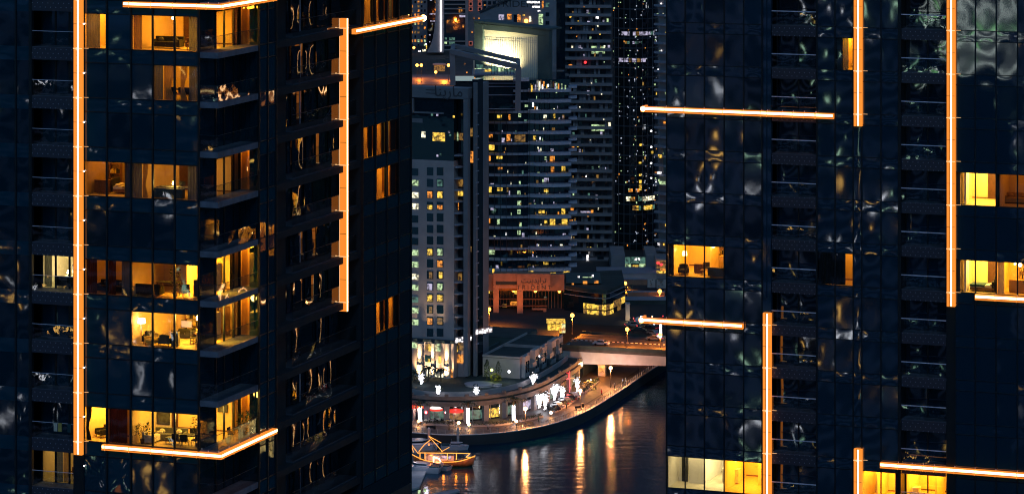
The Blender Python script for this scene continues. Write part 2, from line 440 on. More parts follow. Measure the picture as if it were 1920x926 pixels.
# ================================================================== left tower
L = Frame(373, 233.0, 20.2)
SL = lambda k: 149.4-3.5*k
KL = range(-2, 11)
M_['mirW'] = glass_dark('bay_mirror_glass', (.003, .035, .06), ior=2.4, wave=.004, wscale=.8)
M_['spotW'] = emat('small_white_spot', (1, .85, .75), 7.0, sample=False)
M_['drape'] = mat('black_drape', (.02, .025, .03), .9)
M_['mirL'] = glass_dark('added_leaf_glass', (.004, .02, .035), ior=2.6, wave=.004, wscale=1.1)
TL = L.root('glass_apartment_tower', 'dark glass apartment tower with open corner balconies, nearer of the two orange lit towers', 'tower')
fl = [SL(k) for k in KL]
cF = [L.A(p) for p in (157, 201, 246, 287, 328, 373)]
aL0, aL1 = L.A(60), L.A(138)
aFar = -24.0
E = 1.5                                             # outer plane of the balcony side
bBal = 6.8; bEnd = L.B(517, E)
bW0, bW1, bB0, bB1 = L.B(520, .6), L.B(549, 1.1), L.B(679, E), L.B(770, E)
# lit windows: (floor, column)
LIT = {0: (0, 2, 3, 4), 1: (3, 4), 3: (0, 1, 2, 3, 4), 5: (0, 1, 2, 3, 4), 6: (2, 3, 4), 8: (0, 1, 2, 3, 4)}
SIDE_LIT = (0, 3, 5, 6, 8)
WING = {0: (0, 1, 2), 3: (0, 1, 2), 4: (1, 2), 7: (1, 2), 11: (1, 2)}
Tf = L.front(); Ts = L.side(0.0); To = L.side(E)
rest = MB(); span = MB(); wrest = MB(To)
for k in KL:
    s = SL(k)
    for c in range(5):
        lit = c in LIT.get(k, ())
        if -1 <= k <= 9:
            mb = MB(Tf).pane(cF[c], cF[c+1], s, s+2.5, 0, .03 if (k == 9 and c < 2) else .004); mb.build('window', 'clear' if lit else 'glassL', TL)
        else:
            rest.T = Tf; rest.pane(cF[c], cF[c+1], s, s+2.5, 0, .006)
        span.T = Tf; span.pane(cF[c], cF[c+1], s-1.0, s, 0, .004, nx=6, nz=4)
    # far glazing, beyond the balcony lane
    xs = [aFar, -20.5, -18.2, L.A(30), aL0]
    for i in range(4):
        rest.T = Tf; rest.pane(xs[i], xs[i+1], s, s+2.5, 0, .006)
        span.pane(xs[i], xs[i+1], s-1.0, s, 0, .004, nx=6, nz=4)
        span.T = Tf
    # corner: inner side wall, end bay, wing bay
    sb = [L.B(p) for p in (373, 404, 420, 438)]+[bBal]
    for i in range(4):
        lit = k in SIDE_LIT and i > 0
        if lit: MB(Ts).pane(sb[i], sb[i+1], s, s+2.95, 0, .005).build('window', 'clear', TL)
        else: rest.T = Ts; rest.pane(sb[i], sb[i+1], s, s+2.95, 0, .005)
    fb = L.front(bBal)
    for i in range(2):
        if k in SIDE_LIT and i == 0: MB(fb).pane(0.02, .75, s, s+2.95, 0, .004).build('window', 'clear', TL)
        else: rest.T = fb; rest.pane(i*.75+.02, i*.75+.75, s, s+2.95, 0, .004)
    eb = [bBal, (bBal+bEnd)/2, bEnd]
    for i in range(2):
        if 0 <= k <= 9: MB(To).pane(eb[i], eb[i+1], s, s+2.5, 0, .009).build('window', 'mirW', TL)
        else: rest.T = To; rest.pane(eb[i], eb[i+1], s, s+2.5, 0, .009)
        span.T = To; span.pane(eb[i], eb[i+1], s-1, s, 0, .006, nx=6, nz=4)
    wb = [L.B(p, E) for p in (679, 703, 725, 747, 770)]
    for i in range(4):
        if i in WING.get(k, ()): MB(To).pane(wb[i], wb[i+1], s, s+2.5, 0, .006).build('window', 'clear', TL)
        else: wrest.pane(wb[i], wb[i+1], s, s+2.5, 0, .016, nx=8, nz=12)
        span.T = To; span.pane(wb[i], wb[i+1], s-1, s, 0, .006, nx=6, nz=4)
tag(rest.build('window', 'glassL', TL), kind='stuff'); tag(wrest.build('window', 'mirW', TL), kind='stuff'); tag(span.build('spandrel_glazing', 'spanL', TL), kind='stuff')
# mullions, transoms and piers
mb = MB(Tf)
for a in cF: mb.box(a-.065, a+.065, -.06, .11, fl[-1]-1, fl[0]+2.5)
for a in (L.A(30), -18.2, -20.5): mb.box(a-.06, a+.06, -.06, .1, fl[-1]-1, fl[0]+2.5)
for s in fl:
    for z in (s, s+2.5): mb.box(cF[0]+.07, cF[5]-.07, -.05, .045, z-.035, z+.035)
mb.box(aL1, cF[0]-.066, -.3, .05, 100, fl[0]+2.5); mb.box(aL0-.25, aL0, -.3, .05, 100, fl[0]+2.5)
mb.T = To
for b in wb+eb: mb.box(b-.06, b+.06, -.06, .10, fl[-1]-1, fl[0]+2.5)
for s in fl:
    for z in (s, s+2.5):
        mb.box(wb[0]+.07, wb[4]-.07, -.05, .04, z-.035, z+.035); mb.box(eb[0]+.07, eb[2]-.07, -.05, .04, z-.035, z+.035)
mb.T = Ts
for b in sb: mb.box(b-.07, b+.07, -.06, .06, fl[-1]-1, fl[0]+2.9)
mb.build('mullion_grid', 'mull', TL)
# solid walls: dark pier between bays, wing end faces, core
mb = MB()
mb.box(-1.5, .55, bW0-3.3, bW1-.05, 60, 200, 0)
mb.box(-1.2, E-.08, bEnd-.1, bEnd, 60, 200, 0)
mb.box(-2.5, E-.06, bB0-.12, bB0-.002, 60, 200, 0)
mb.box(-3, E-.02, bB1, bB1+.3, 0, 230, 0)
mb.box(-24, -3.2, 8.2, bB1, 0, 230, 0); mb.box(-24.2, -24.01, 0, 9, 0, 230, 0)
mb.build('structural_core', 'core', TL)
for nm, z0, z1 in (('lower_storeys', 0, SL(10)-1.05), ('upper_storeys', SL(-2)+2.55, 228)):
    mb = MB(); mb.box(aFar, 0, 0, 8.3, z0, z1, 0); mb.box(0, E, bBal, bB1, z0, z1, 0)
    z = z0+2.4
    while z < z1-1: mb.box(aFar-.02, .05, -.06, 0, z, z+.9, 1); mb.box(E, E+.06, bBal, bB1, z, z+.9, 1); z += 3.5
    mb.build(nm, ['glassL', 'frame'], TL)
for k in range(-1, 10): MB().ell((L.A(159), -.12, SL(k)+1.75), .05, nu=8, nv=6).build('facade_lamp', 'spotW', TL)
# floor slabs inside (seen edge on behind the balconies)
mb = MB()
for s in fl: mb.box(aFar+.1, -.06, .16, 8.1, s-.55, s-.05); mb.box(-3, E-.1, bBal+.1, bB1-.1, s-.55, s-.05)
tag(mb.build('floor_slab', 'core', TL), kind='stuff')
# corner balconies
for k in range(-1, 10):
    s = SL(k)
    bal = MB().prism([(.02, 0), (E, 0), (E, bBal-.03), (.06, bBal-.03)], s-.42, s).build('balcony', 'slab', TL)
    g = MB(); g.T = L.front(-.0)
    g.pane(.03, E-.02, s+.05, s+1.15, -.03, .002, nx=4, nz=4)
    for i in range(4):
        g.T = L.side(E-.04); b0 = .05+i*(bBal-.1)/4; g.pane(b0+.015, b0+(bBal-.1)/4-.015, s+.05, s+1.15, 0, .006, nx=6, nz=6)
    g.build('balustrade', 'rail', bal)
    h = MB(); h.box(.03, E, .0, .04, s+1.15, s+1.18); h.box(E-.05, E-.01, .041, bBal, s+1.15, s+1.18); h.build('handrail', 'frame', bal)
# wing balconies
bal_n = 5
for k in range(-2, 11):
    s = SL(k)
    bal = MB().box(-.6, 1.1, bW1, bB0-.13, s-.32, s).build('balcony', 'wslab', TL)
    bs = [bW1+.02+(bB0-.15-bW1)*i/bal_n for i in range(bal_n+1)]
    g = MB(L.side(1.06))
    for i in range(bal_n): g.pane(bs[i]+.012, bs[i+1]-.012, s+.04, s+1.2, 0, .009, nx=6, nz=6)
    g.build('balustrade', 'rail', bal)
    MB().box(1.03, 1.09, bW1, bB0-.13, s+1.2, s+1.23).build('handrail', 'frame', bal)
    d = MB(L.side(-.5))
    rk = random.Random(500+k)
    for i in range(bal_n):
        for _ in range((rk.random() < .8)+(rk.random() < (.8 if k > 4 else .4))):                    # slanted leaf added to catch reflections of the orange strips
            b0_, wd_ = bs[i]+.25+rk.random()*.8, rk.uniform(.7, 1.25); an_ = RAD(rk.uniform(7, 15))
            lf = MB(lambda x, t, z, b0_=b0_, an_=an_: (-.38+sin(an_)*(x-b0_)+cos(an_)*t, b0_+cos(an_)*(x-b0_)-sin(an_)*t, z))
            lf.pane(b0_, b0_+wd_, s+.05, s+2.5, 0, .012, nx=8, nz=12); lf.build('glazed_door', 'mirL', bal)
        d.pane(bs[i]+.05, bs[i+1]-.05, s+.02, s+2.6, 0, .009, nx=6, nz=6)
    d.build('glazed_door', 'glassL', bal)
    MB().box(-.56, -.48, bs[2]-.06, bs[2]+.1, s+.01, s+2.7).build('downpipe', 'handrail', bal)
# recessed balconies on the front
aM = (aL0+aL1)/2; bR = 1.5
for k in range(-2, 11):
    s = SL(k)
    bal = MB().box(aL0, aL1, 0.02, bR, s-.2, s).build('balcony', 'slab', TL)
    MB().box(aL0+.02, aL1-.02, -.03, .018, s-.92, s-.02).build('fascia', 'dots', bal)
    MB().box(aL0+.02, aL1-.02, -.02, .02, s+1.12, s+1.15).build('handrail', 'handrail', bal)
    g = MB(Tf); g.pane(aL0+.03, aM-.01, s+.03, s+1.1, -.0, .003, nx=5, nz=5); g.pane(aM+.01, aL1-.03, s+.03, s+1.1, 0, .003, nx=5, nz=5); g.build('balustrade', 'rail', bal)
    d = MB(L.front(bR)); xs = [aL0+i*(aL1-aL0)/3 for i in range(4)]
    for i in range(3): d.pane(xs[i]+.06, xs[i+1]-.06, s+.02, s+2.5, 0, .005)
    d.build('glazed_door', 'clear' if k in (5, 9) else 'glassL', bal)
    f = MB()
    for x in xs: f.box(x-.07, x+.07, bR-.03, bR+.06, s+.005, s+2.6)
    f.box(aL0+.07, aL1-.07, bR-.02, bR+.05, s+2.5, s+2.58); f.build('door_frame', 'mull', bal)
# light strips
zt, zb = 168.0, L.Z(850, cF[0]-.5)
strip_v(TL, Tf, L.A(138.3, -.35), L.A(153.8, -.35), zb, zt, .04, .4, fl)
zz = [c for c in cF]
for k, a0 in ((8, L.A(195)), (-1, L.A(235))):
    s = SL(k)
    strip_h(TL, Tf, a0, E+.42, s-.46, s-.08, .02, .40, zz+[.75])
    strip_h(TL, L.side(E), -.40, L.B(520, E+.4), s-.46, s-.08, .02, .40, [i*1.7 for i in range(9)])
b0 = L.B(645, 1.4)
o = MB().box(1.11, 1.68, b0-.16, b0+.16, L.Z(583, 1.4, b0), L.Z(35, 1.4, b0)).build('light_strip', 'diff2', TL)
z0, z1 = L.Z(583, 1.4, b0), L.Z(35, 1.4, b0)
MB().box(1.66, 1.70, b0-.09, b0+.09, z0, z1).build('tube', 'tube', o)
MB().box(1.09, 1.125, b0-.175, b0-.1, z0, z1).build('seam', 'joint', o)
mb2 = MB()
for s in fl:
    if z0 < s < z1:
        mb = MB(); mb.box(1.08, 1.73, b0-.18, b0+.17, s-.03, s+.03); mb.box(.75, 1.1, b0-.17, b0-.12, s-.02, s+.02); mb.box(.75, .85, b0-.2, b0-.1, s-.06, s+.06); mb.build('joint', 'joint', o)
        mb2.box(1.13, 1.66, b0-.175, b0-.15, s+1.73, s+1.76)
mb2.build('seam', 'seam', o)
s = SL(0)
strip_h(TL, L.side(1.85), L.B(665, 2.1), L.B(797, 2.2), s-.5, s-.1, 0, .38, wb)
MB().ell((2.1, L.B(797, 2.2)-.1, s-.3), .26).build('end_lamp', 'bulb', TL)
# vertical bead of light at the wing bay's edge
# ------------------------------------------------------------------ rooms behind the lit windows
c = cF; rzL = -L.th
def WL(a, b, k, dz=0.0): return L.W(a, b, SL(k)+dz)
def curt(label, T_s0, T_s1, k, b, m='curt', folds=5, pinch=0, top=2.55, fr=L, S=SL, a0=None, side=False, bot=.02):
    """curtain hung behind a window, its own thing; local mesh in the tower's axes"""
    if side: mb = MB(fr.side(a0)); mb.curtain(T_s0, T_s1, bot, top, -b, folds, .05, 0, pinch)
    else: mb = MB(fr.front()); mb.curtain(T_s0, T_s1, bot, top, -b, folds, .05, 0, pinch)
    o = mb.build('curtain', m, None, (fr.o.x, fr.o.y, S(k)), -fr.th)
    return tag(o, label, 'curtain')
# floor 0
room(TL, c[0], c[1]+.4, .14, 4, SL(0)-.01, SL(0)+2.6, lamp='lampD')
curt('grey curtain, wide part, beside the narrow orange gap at the top', c[0]+.05, c[0]+1.15, 0, .3, 'curtg', 5)
curt('grey curtain strip closing the narrow orange gap on its far side', c[1]-.28, c[1]+.3, 0, .3, 'curtg', 3)
picture(WL(c[0]+1.45, 3.9, 0, 1.6), rzL, 'framed dark picture seen through the narrow curtain gap', .5, .9)
room(TL, c[2], c[5]-.03, .14, 6.4, SL(0)-.01, SL(0)+2.6, lamp='lampO', ls=.62, walls='bl')
pendant(WL(c[3]+.8, 1.6, 0, 2.2), .38, 'glowing white globe lamp hanging in the top floor living room', .13)
sofa(WL(c[3]+.1, 2.2, 0), rzL, 'dark sofa under the hanging globe lamp', 'black', 2.2, 'grey')
armchair(WL(c[4]+.55, 1.6, 0), rzL+.5, 'dark armchair beside the sofa under the globe lamp', 'woodb')
rbox(TL, 'inner_door', 'doorw', c[2]+1.05, c[2]+1.75, 6.3, 6.38, SL(0), SL(0)+2.15)
curt('amber curtain at the near end of the globe lamp room', c[2]+.05, c[2]+.7, 0, .3, 'curt', 4)
curt('grey curtain at the corner end of the globe lamp room', c[4]+.95, c[5]-.1, 0, .3, 'curtg', 4)
# floor 1
room(TL, c[3]-.4, c[5]-.03, .14, 4, SL(1)-.01, SL(1)+2.6, lamp='lampO', ls=.4)
curt('amber curtain tied at the waist, first one on the second lit floor', c[3]+.72, c[3]+1.55, 1, .3, 'curt', 4, .35)
curt('amber curtain tied at the waist, beside the mullion on the second lit floor', c[4]+.3, c[4]+.85, 1, .3, 'curt', 3, .5)
curt('grey closed curtain covering the corner of the second lit floor', c[4]+.98, c[5]-.1, 1, .28, 'curtg', 4)
curt('grey closed curtain left of the tied amber curtains', c[3]-.3, c[3]+.66, 1, .28, 'curtg', 5)
table(WL(c[4]-.1, 1.2, 1), rzL, 'dark dining table in front of the tied amber curtains', 1.7, .8, m='black')
for i, x in enumerate((-.55, .35, .9)):
    chair(WL(c[4]+x, .75, 1), rzL+pi, ('dark chair at the nearer end of the table by the tied curtains', 'dark middle chair at the table by the tied curtains', 'dark chair at the corner end of the table by the tied curtains')[i])
# floor 3
room(TL, c[0], c[2]-.6, .14, 4.2, SL(3)-.01, SL(3)+2.6, lamp='lampD', wall='curt', ls=.7)
bed(WL(c[1]+.55, 2.2, 3), rzL+pi/2, 'single bed with pale mustard cover in the dim amber bedroom', 'yell', 1.9, 1.2)
cabinet(WL(c[0]+.75, 1.5, 3), rzL, 'dark chest of drawers in front of the bed in the amber bedroom', 1.1, .95)
shelf(WL(c[0]+.55, 3.9, 3, .4), rzL, 'barred white wall rack above the chest in the amber bedroom', .9, 1.5, 2, seed=9)
picture(WL(c[1]+.2, 4.15, 3, 1.9), rzL, 'small dark picture on the amber bedroom wall', .6, .5)
curt('blue grey curtain closing the space between bedroom and study', c[1]+1.22, c[2]+.72, 3, .3, 'curtg', 7)
room(TL, c[2], c[5]-.03, .14, 5.4, SL(3)-.01, SL(3)+2.6, lamp='lampD', walls='bl', ls=.6)
curt('bright amber curtain drawn aside and tied in the study', c[2]+.78, c[2]+1.2, 3, .3, 'curt', 3, .5)
table(WL(c[3]+1.3, 1.2, 3), rzL, 'long pale desk against the study window', 2.9, .8, .78, 'grey', 'desk')
cabinet(WL(c[3]+.9, .62, 3), rzL+pi, 'grey low cabinet standing under the study desk', 2.4, .68, .4, 'grey')
table_lamp(WL(c[3]+1.05, 1.2, 3, .78), 'small pale lamp on the long study desk', 'lampY', .8)
television(WL(c[3]+1.65, 1.3, 3, .78), rzL+pi, 'small dark monitor standing on the study desk', .5)
chair(WL(c[4]+.7, 1.9, 3), rzL, 'dark chair behind the long study desk')
curt('blue grey curtain at the corner end of the study', c[4]+.85, c[5]-.1, 3, .3, 'curtg', 4)
rbox(TL, 'inner_door', 'doorw', c[2]+1.2, c[2]+1.9, 5.3, 5.38, SL(3), SL(3)+2.1)
table_lamp(WL(-.9, 3.4, 3, .75), 'round bright lamp on a side table by the study side window', 'bulb', 1.0)
table(WL(-.9, 3.4, 3), rzL, 'small side table under the round bright lamp', .7, .7, .73, 'woodb', 'side table')
# floor 5
room(TL, c[0], c[2]-.05, .14, 4.2, SL(5)-.01, SL(5)+2.55, lamp='lampDD', ls=.6)
room(TL, c[2], c[5]-.03, .14, 5.2, SL(5)-.01, SL(5)+2.55, lamp='lampDD', ls=.5, walls='bl')
rbox(TL, 'partition', 'cream', c[4]-.35, c[4]-.25, 2.5, 5.2, SL(5), SL(5)+2.5)
curt('brown curtain on the far side of the dim amber rooms', c[0]+.05, c[0]+.9, 5, .3, 'curtb', 5)
curt('brown curtain beside the first mullion of the dim amber rooms', c[1]-.05, c[1]+.55, 5, .3, 'curtb', 4)
curt('grey curtain next to the flat amber blind of the dim rooms', c[1]+1.0, c[2]-.05, 5, .3, 'curtg', 4)
sofa(WL(c[1]-.2, 1.4, 5), rzL, 'black sofa back in the dim amber room', 'black', 2.3, 'grey')
cabinet(WL(c[1]+1.1, 1.2, 5), rzL, 'black tall cabinet in the dim amber room', .8, 1.3, .5, 'black')
sofa(WL(c[2]+.9, 1.1, 5), rzL+pi, 'black sofa under the flat amber blind', 'black', 1.9, 'grey')
table(WL(c[3]+.6, 1.2, 5), rzL, 'black high table in the dim amber dining room', 1.6, .8, 1.0, 'black')
plant(WL(c[3]+1.25, 1.0, 5), 'tall dark plant next to the bright doorway', 2.1, 5, n=110, spread=.35)
cabinet(WL(c[4]+1.3, 1.5, 5), rzL, 'black sideboard by the corner of the dim rooms', .9, 1.2, .5, 'black')
chair(WL(c[4]+.45, .9, 5), rzL+.6, 'black guitar backed chair in front of the bright doorway')
MB().box(c[4]-.15, c[4]+.75, 4.3, 4.36, SL(5)+2.38, SL(5)+2.43).build('ceiling_light', 'lampO', TL)
rbox(TL, 'partition', 'cream', c[4]+.8, c[4]+.9, 2.2, 5.2, SL(5), SL(5)+1.7)
# floor 6
room(TL, c[2], c[5]-.03, .14, 6.4, SL(6)-.01, SL(6)+2.55, lamp='lampGD', ls=.6, walls='bl')
floor_lamp(WL(c[2]+.42, .8, 6), 'very bright floor lamp with drum shade at the living room window', 1.85, 'bulb', .3, .55)
armchair(WL(c[2]+.75, 1.3, 6), rzL+.3, 'dark armchair just behind the bright floor lamp', 'black')
armchair(WL(c[2]+1.25, .75, 6), rzL-.5, 'mustard cushioned armchair beside the bright floor lamp', 'yell')
armchair(WL(c[3]+.62, .9, 6), rzL+pi, 'dark tub chair alone in the middle of the lamp room window', 'grey')
shelf(WL(c[3]+.9, 6.1, 6), rzL, 'long bookshelf on the back wall of the lamp room', 2.6, 2.2, 4, seed=4)
cabinet(WL(c[3]+.6, 4.2, 6), rzL, 'low dark television unit in the lamp room', 1.2, .6, .4, 'black')
television(WL(c[3]+.6, 4.2, 6, .64), rzL, 'dark television on the low unit in the lamp room', .9)
cabinet(WL(c[4]-.35, .8, 6), rzL+.2, 'narrow grey cabinet beside the central mullion of the lamp room', .5, 1.0, .5, 'grey')
table(WL(c[4]+.85, 2.6, 6), rzL, 'round topped dining table in the lamp room', 1.1, 1.0, m='woodb')
chair(WL(c[4]+.4, 2.2, 6), rzL+.5, 'grey dining chair on the near side of the lamp room table', 'grey')
chair(WL(c[4]+.15, 3.4, 6), rzL-2.2, 'pale dining chair on the far side of the lamp room table', 'linen')
plant(WL(c[4]+1.4, 1.0, 6), 'bushy dark plant at the corner of the lamp room', 1.5, 6)
rbox(TL, 'inner_door', 'woodb', c[4]+.55, c[4]+1.3, 6.3, 6.37, SL(6), SL(6)+2.1)
pendant(WL(-1.0, 2.2, 6, 1.9), .6, 'wide bright pendant lamp over the lamp room kitchen', .25, 'lampY')
cabinet(WL(-.7, 2.4, 6), rzL-pi/2, 'kitchen counter by the lamp room side window', 1.6, .95, .6, 'linen')
# floor 8
room(TL, c[0], c[1]-.05, .14, 4.6, SL(8)-.01, SL(8)+2.55, lamp='lampG', ls=.75)
plant(WL(c[0]+1.0, 2.6, 8), 'tall spiky plant in the narrow yellow room', 1.75, 8, spread=.32)
armchair(WL(c[0]+.6, 1.7, 8), rzL-.6, 'black armchair in the narrow yellow room', 'black')
picture(WL(c[0]+.75, 4.55, 8, 1.75), rzL, 'square picture on the wall of the narrow yellow room', .6, .8)
curt('dark curtain drawn aside in the narrow yellow room', c[0]+.05, c[0]+.5, 8, .3, 'black', 3, .6)
cabinet(WL(c[1]-.3, 1.5, 8), rzL, 'low wooden cabinet at the end of the narrow yellow room', .5, .6, .4)
room(TL, c[1], c[2]-.05, .14, 2.5, SL(8)-.01, SL(8)+2.55, lamp='lampDD', ls=.4)
curt('dark brown closed curtain between the two yellow rooms', c[1]+.04, c[2]-.42, 8, .25, 'curtb', 8)
curt('thin amber curtain edge beside the brown curtain', c[2]-.30, c[2]-.08, 8, .25, 'curt', 2)
room(TL, c[2], c[5]-.03, .14, 6.5, SL(8)-.01, SL(8)+2.55, lamp='lampG', walls='bl', ls=.95)
picture(WL(c[2]+.95, 3.2, 8, 1.5), rzL, 'large dark blue painting above the pale sofa', 1.05, 1.2)
rbox(TL, 'partition', 'white', c[2]+.25, c[2]+1.55, 3.24, 3.34, SL(8), SL(8)+2.5)
rbox(TL, 'inner_door', 'doorw', c[3]-.12, c[3]+.35, 3.24, 3.34, SL(8), SL(8)+2.4)
sofa(WL(c[3]+.2, 2.4, 8), rzL+.15, 'grey sofa with pale cushions under the painting', 'grey', 2.4, 'linen')
sofa(WL(c[2]+.95, 1.5, 8), rzL+pi/2, 'cream chaise at the window under the painting', 'linen', 1.7, 'yell')
table(WL(c[3]+1.0, 1.35, 8), rzL, 'low glass coffee table by the grey sofa', 1.2, .7, .45, 'grey', 'coffee table')
plant(WL(c[2]+.55, .7, 8), 'bushy dark plant at the end of the cream chaise', 1.4, 12, n=130)
table(WL(c[4]+.55, 1.4, 8), rzL, 'dark dining table near the corner of the yellow room', 1.3, .8, m='black')
for i, (x, y, r) in enumerate(((-.15, .7, pi), (.45, .65, pi+.2), (1.15, 1.0, -2.0), (.2, 2.3, .1), (.9, 2.2, .2))):
    chair(WL(c[4]+x, y, 8), rzL+r, ('black dining chair nearest the mullion of the yellow room', 'black dining chair with its back to the yellow room window', 'black dining chair at the corner end of the yellow room table',
          'black dining chair behind the yellow room table', 'black dining chair behind the table beside the corner plant')[i])
plant(WL(c[5]-.45, .8, 8), 'tall leafy plant in the glass corner of the yellow room', 2.2, 17, n=150)
picture(WL(c[4]+.7, 6.4, 8, 1.7), rzL, 'dark oval wall ornament behind the dining table', .8, .6)
pendant(WL(-.6, 2.6, 8, 1.9), .6, 'bright cluster lamp over the yellow room kitchen', .24, 'lampY')
plant(L.W(.75, 5.9, SL(8)), 'balcony plant against the dark end wall', 1.6, 21)
chair(L.W(.75, 3.9, SL(8)), rzL+pi/2, 'black wire chair on the lit corner balcony', 'black')
table(L.W(.8, 4.8, SL(8)), rzL, 'small wire table on the lit corner balcony', .6, .6, .7, 'metal', 'balcony table')
# side window dressing on the lit corner floors
for k in SIDE_LIT:
    lab = {0: 'top', 3: 'study', 5: 'dim dining room', 6: 'lamp room', 8: 'yellow room'}[k]
    if k == 3: lab = 'study'
    curt('amber door curtain on the balcony side of the '+lab, sb[3]+.1, sb[3]+1.2, k, .2, 'curt', 4, side=True, a0=0.0, top=2.9)
    curt('grey curtain at the corner of the balcony side of the '+lab, sb[0]+.15, sb[1]-.3, k, .2, 'curtg', 8, side=True, a0=0.0, top=2.9)
    room(TL, -.02, .8, bBal+.12, bBal+1.8, SL(k), SL(k)+2.9, lamp='lampD' if k in (5, 6, 8) else 'lampDD', ls=.4)
    o = MB(L.front()).curtain(.05, .5, .02, 2.85, -(bBal+.3), 3, .04, 0).build('curtain', 'curt', None, (L.o.x, L.o.y, SL(k)), -L.th)
    tag(o, 'narrow amber curtain facing the balcony end of the '+lab, 'curtain')
    if k in (5, 6): cabinet(WL(-.9, 4.4, k), rzL-pi/2, 'tall lit kitchen dresser on the balcony side of the '+lab, 1.2, 1.9, .5, 'linen')
    if k in (5, 6, 0):
        MB().box(-1.3, -.5, 1.9, 3.6, SL(k)+2.3, SL(k)+2.36).build('ceiling_light', 'lampO' if k else 'lampD', TL)
# recessed balcony rooms
room(TL, aL0+.02, aL1-.02, bR+.1, 5.4, SL(5), SL(5)+2.5, wall='white', floor='tilef', lamp='lampYD', ls=.9)
cabinet(WL(aL0+1.7, 3.4, 5), rzL, 'white television cabinet in the pale room behind the orange fin', 1.5, .6, .45, 'linen')
television(WL(aL0+1.9, 3.4, 5, .64), rzL-.3, 'violet lit television in the pale room behind the orange fin', 1.1)
table_lamp(WL(aL0+1.15, 3.4, 5, .64), 'pinkish lamp next to the violet television', 'lampW', .8)
sofa(WL(aL0+2.0, 2.2, 5), rzL+pi, 'black low sofa in front of the violet television', 'black', 1.9, 'grey')
curt('grey curtain at the far end of the pale television room', aL0+.1, aL0+.7, 5, bR+.2, 'curtg', 4)
room(TL, aL0+.02, aL1-.02, bR+.1, 5.0, SL(9), SL(9)+2.5, wall='cream', lamp='lampYD', ls=.65)
curt('pale striped curtain in the dim greenish room low down', aL0+1.0, aL0+1.6, 9, bR+.2, 'curtg', 4)
curt('amber curtain in the dim greenish room low down', aL0+1.65, aL0+2.1, 9, bR+.2, 'curt', 3)
table(WL(aL0+2.6, 3.2, 9), rzL, 'table in the dim greenish room low down', 1.3, .8)
chair(WL(aL0+2.1, 2.6, 9), rzL+.4, 'chair at the table in the dim greenish room', 'woodb')
for i, (x, m) in enumerate(((.9, 'linen'), (1.25, 'yell'), (2.0, 'teal'))):
    tag(MB().box(x, x+.28, -.09, -.06, .55, 1.13).box(x, x+.28, -.09, .06, 1.131, 1.15).build('towel', m, None, tuple(L.W(aL0+.9, .0, SL(8))), rzL),
        ('white towel hung over the balcony rail', 'mustard towel hung over the balcony rail', 'teal towel hung over the balcony rail')[i], 'towel')
# wing bay rooms
nm = {0: 'top', 3: 'fourth', 4: 'fifth', 7: 'eighth', 11: 'lowest'}
for k, cols in WING.items():
    s = SL(k)
    if k == 11: continue
    room(TL, -1.4, E-.15, wb[cols[0]]+.05, wb[cols[-1]+1]-.05, s, s+2.5, wall='curtb', floor='woodb', lamp='lampO', walls='blf', ls=.8)
    for j, cc in enumerate(cols):
        d = wb[cc+1]-wb[cc]; q = .42 if j == 0 else .30
        o = wb[cc]+(.18 if (k+j) % 2 else .42)*d
        curt(('amber curtain', 'thin amber curtain', 'greenish curtain')[j]+' in the '+nm[k]+' lit window of the far bay', o, o+d*q, k, .25, ('curt', 'curt', 'curtg')[j], 4, side=True, a0=E, top=2.48)
        for q0, q1, w_ in ((wb[cc]+.06, o-.12, 'far side'), (o+d*q+.1, wb[cc+1]-.06, 'near side')):
            if q1-q0 > .25: curt('black drawn drape on the '+w_+' of the '+('amber', 'thin amber', 'greenish')[j]+' curtain, '+nm[k]+' far bay window', q0, q1, k, .22, 'drape', 4, side=True, a0=E, top=2.48)
# ================================================================== right tower
Q = Frame(1250, 274.0, 20.2)
SR = lambda k: 148.27-3.5*k
KR = range(-2, 14)
TR = Q.root('glass_office_tower', 'wide dark glass tower with white and orange light strips', 'tower')
fr_ = [SR(k) for k in KR]
cA = [0.0]+[Q.A(p) for p in (1285, 1321, 1358, 1394.6, 1429)]
cB = [Q.A(p) for p in (1532, 1566, 1600, 1616, 1652, 1685)]
cC = [Q.A(p) for p in (1791, 1829, 1868, 1908, 1948, 1990, 2033)]
bays = [(Q.A(1447), Q.A(1530)), (Q.A(1690), Q.A(1774))]
aEnd = cC[-1]
LITA = {6: (0, 1, 2), 11: (0, 1, 2, 3, 4)}
LITB = {1: (1,), 6: (0, 1), 11: (4,)}
LITC = {4: (0, 1, 2, 3), 6: (0, 1, 2, 3)}
Tq = Q.front()
rest = MB(Tq); span = MB(Tq); nwin = 0
for cols, LT in ((cA, LITA), (cB, LITB), (cC, LITC)):
    for k in KR:
        s = SR(k)
        for i in range(len(cols)-1):
            lit = i in LT.get(k, ()) or (cols is cB and k == 11 and i >= 3)
            if lit or (cols is cA and 0 <= k <= 11 and nwin < 80):
                nwin += 1
                MB(Tq).pane(cols[i], cols[i+1], s, s+2.63, 0, .0028).build('window', 'clear' if lit else 'glassR', TR)
            else: rest.pane(cols[i], cols[i+1], s, s+2.63, 0, .0028)
            span.pane(cols[i], cols[i+1], s-.87, s, 0, .003, nx=7, nz=5)
tag(rest.build('window', 'glassR', TR), kind='stuff'); tag(span.build('spandrel_glazing', 'spanR', TR), kind='stuff')
mb = MB(Tq); zlo, zhi = fr_[-1]-.87, fr_[0]+2.63
for cols in (cA, cB, cC):
    for a in cols: mb.box(a-.05, a+.05, -.06, .07, zlo, zhi)
    for s in fr_:
        for z in (s, s+2.63): mb.box(cols[0]+.055, cols[-1]-.055, -.05, .03, z-.03, z+.03)
mb.build('mullion_grid', 'mull', TR)
mb = MB(Tq)
mb.box(cA[-1]+.055, Q.A(1446), -.4, .02, zlo, zhi); mb.box(Q.A(1433), Q.A(1438), .021, .2, SR(7)+2.2, zhi)
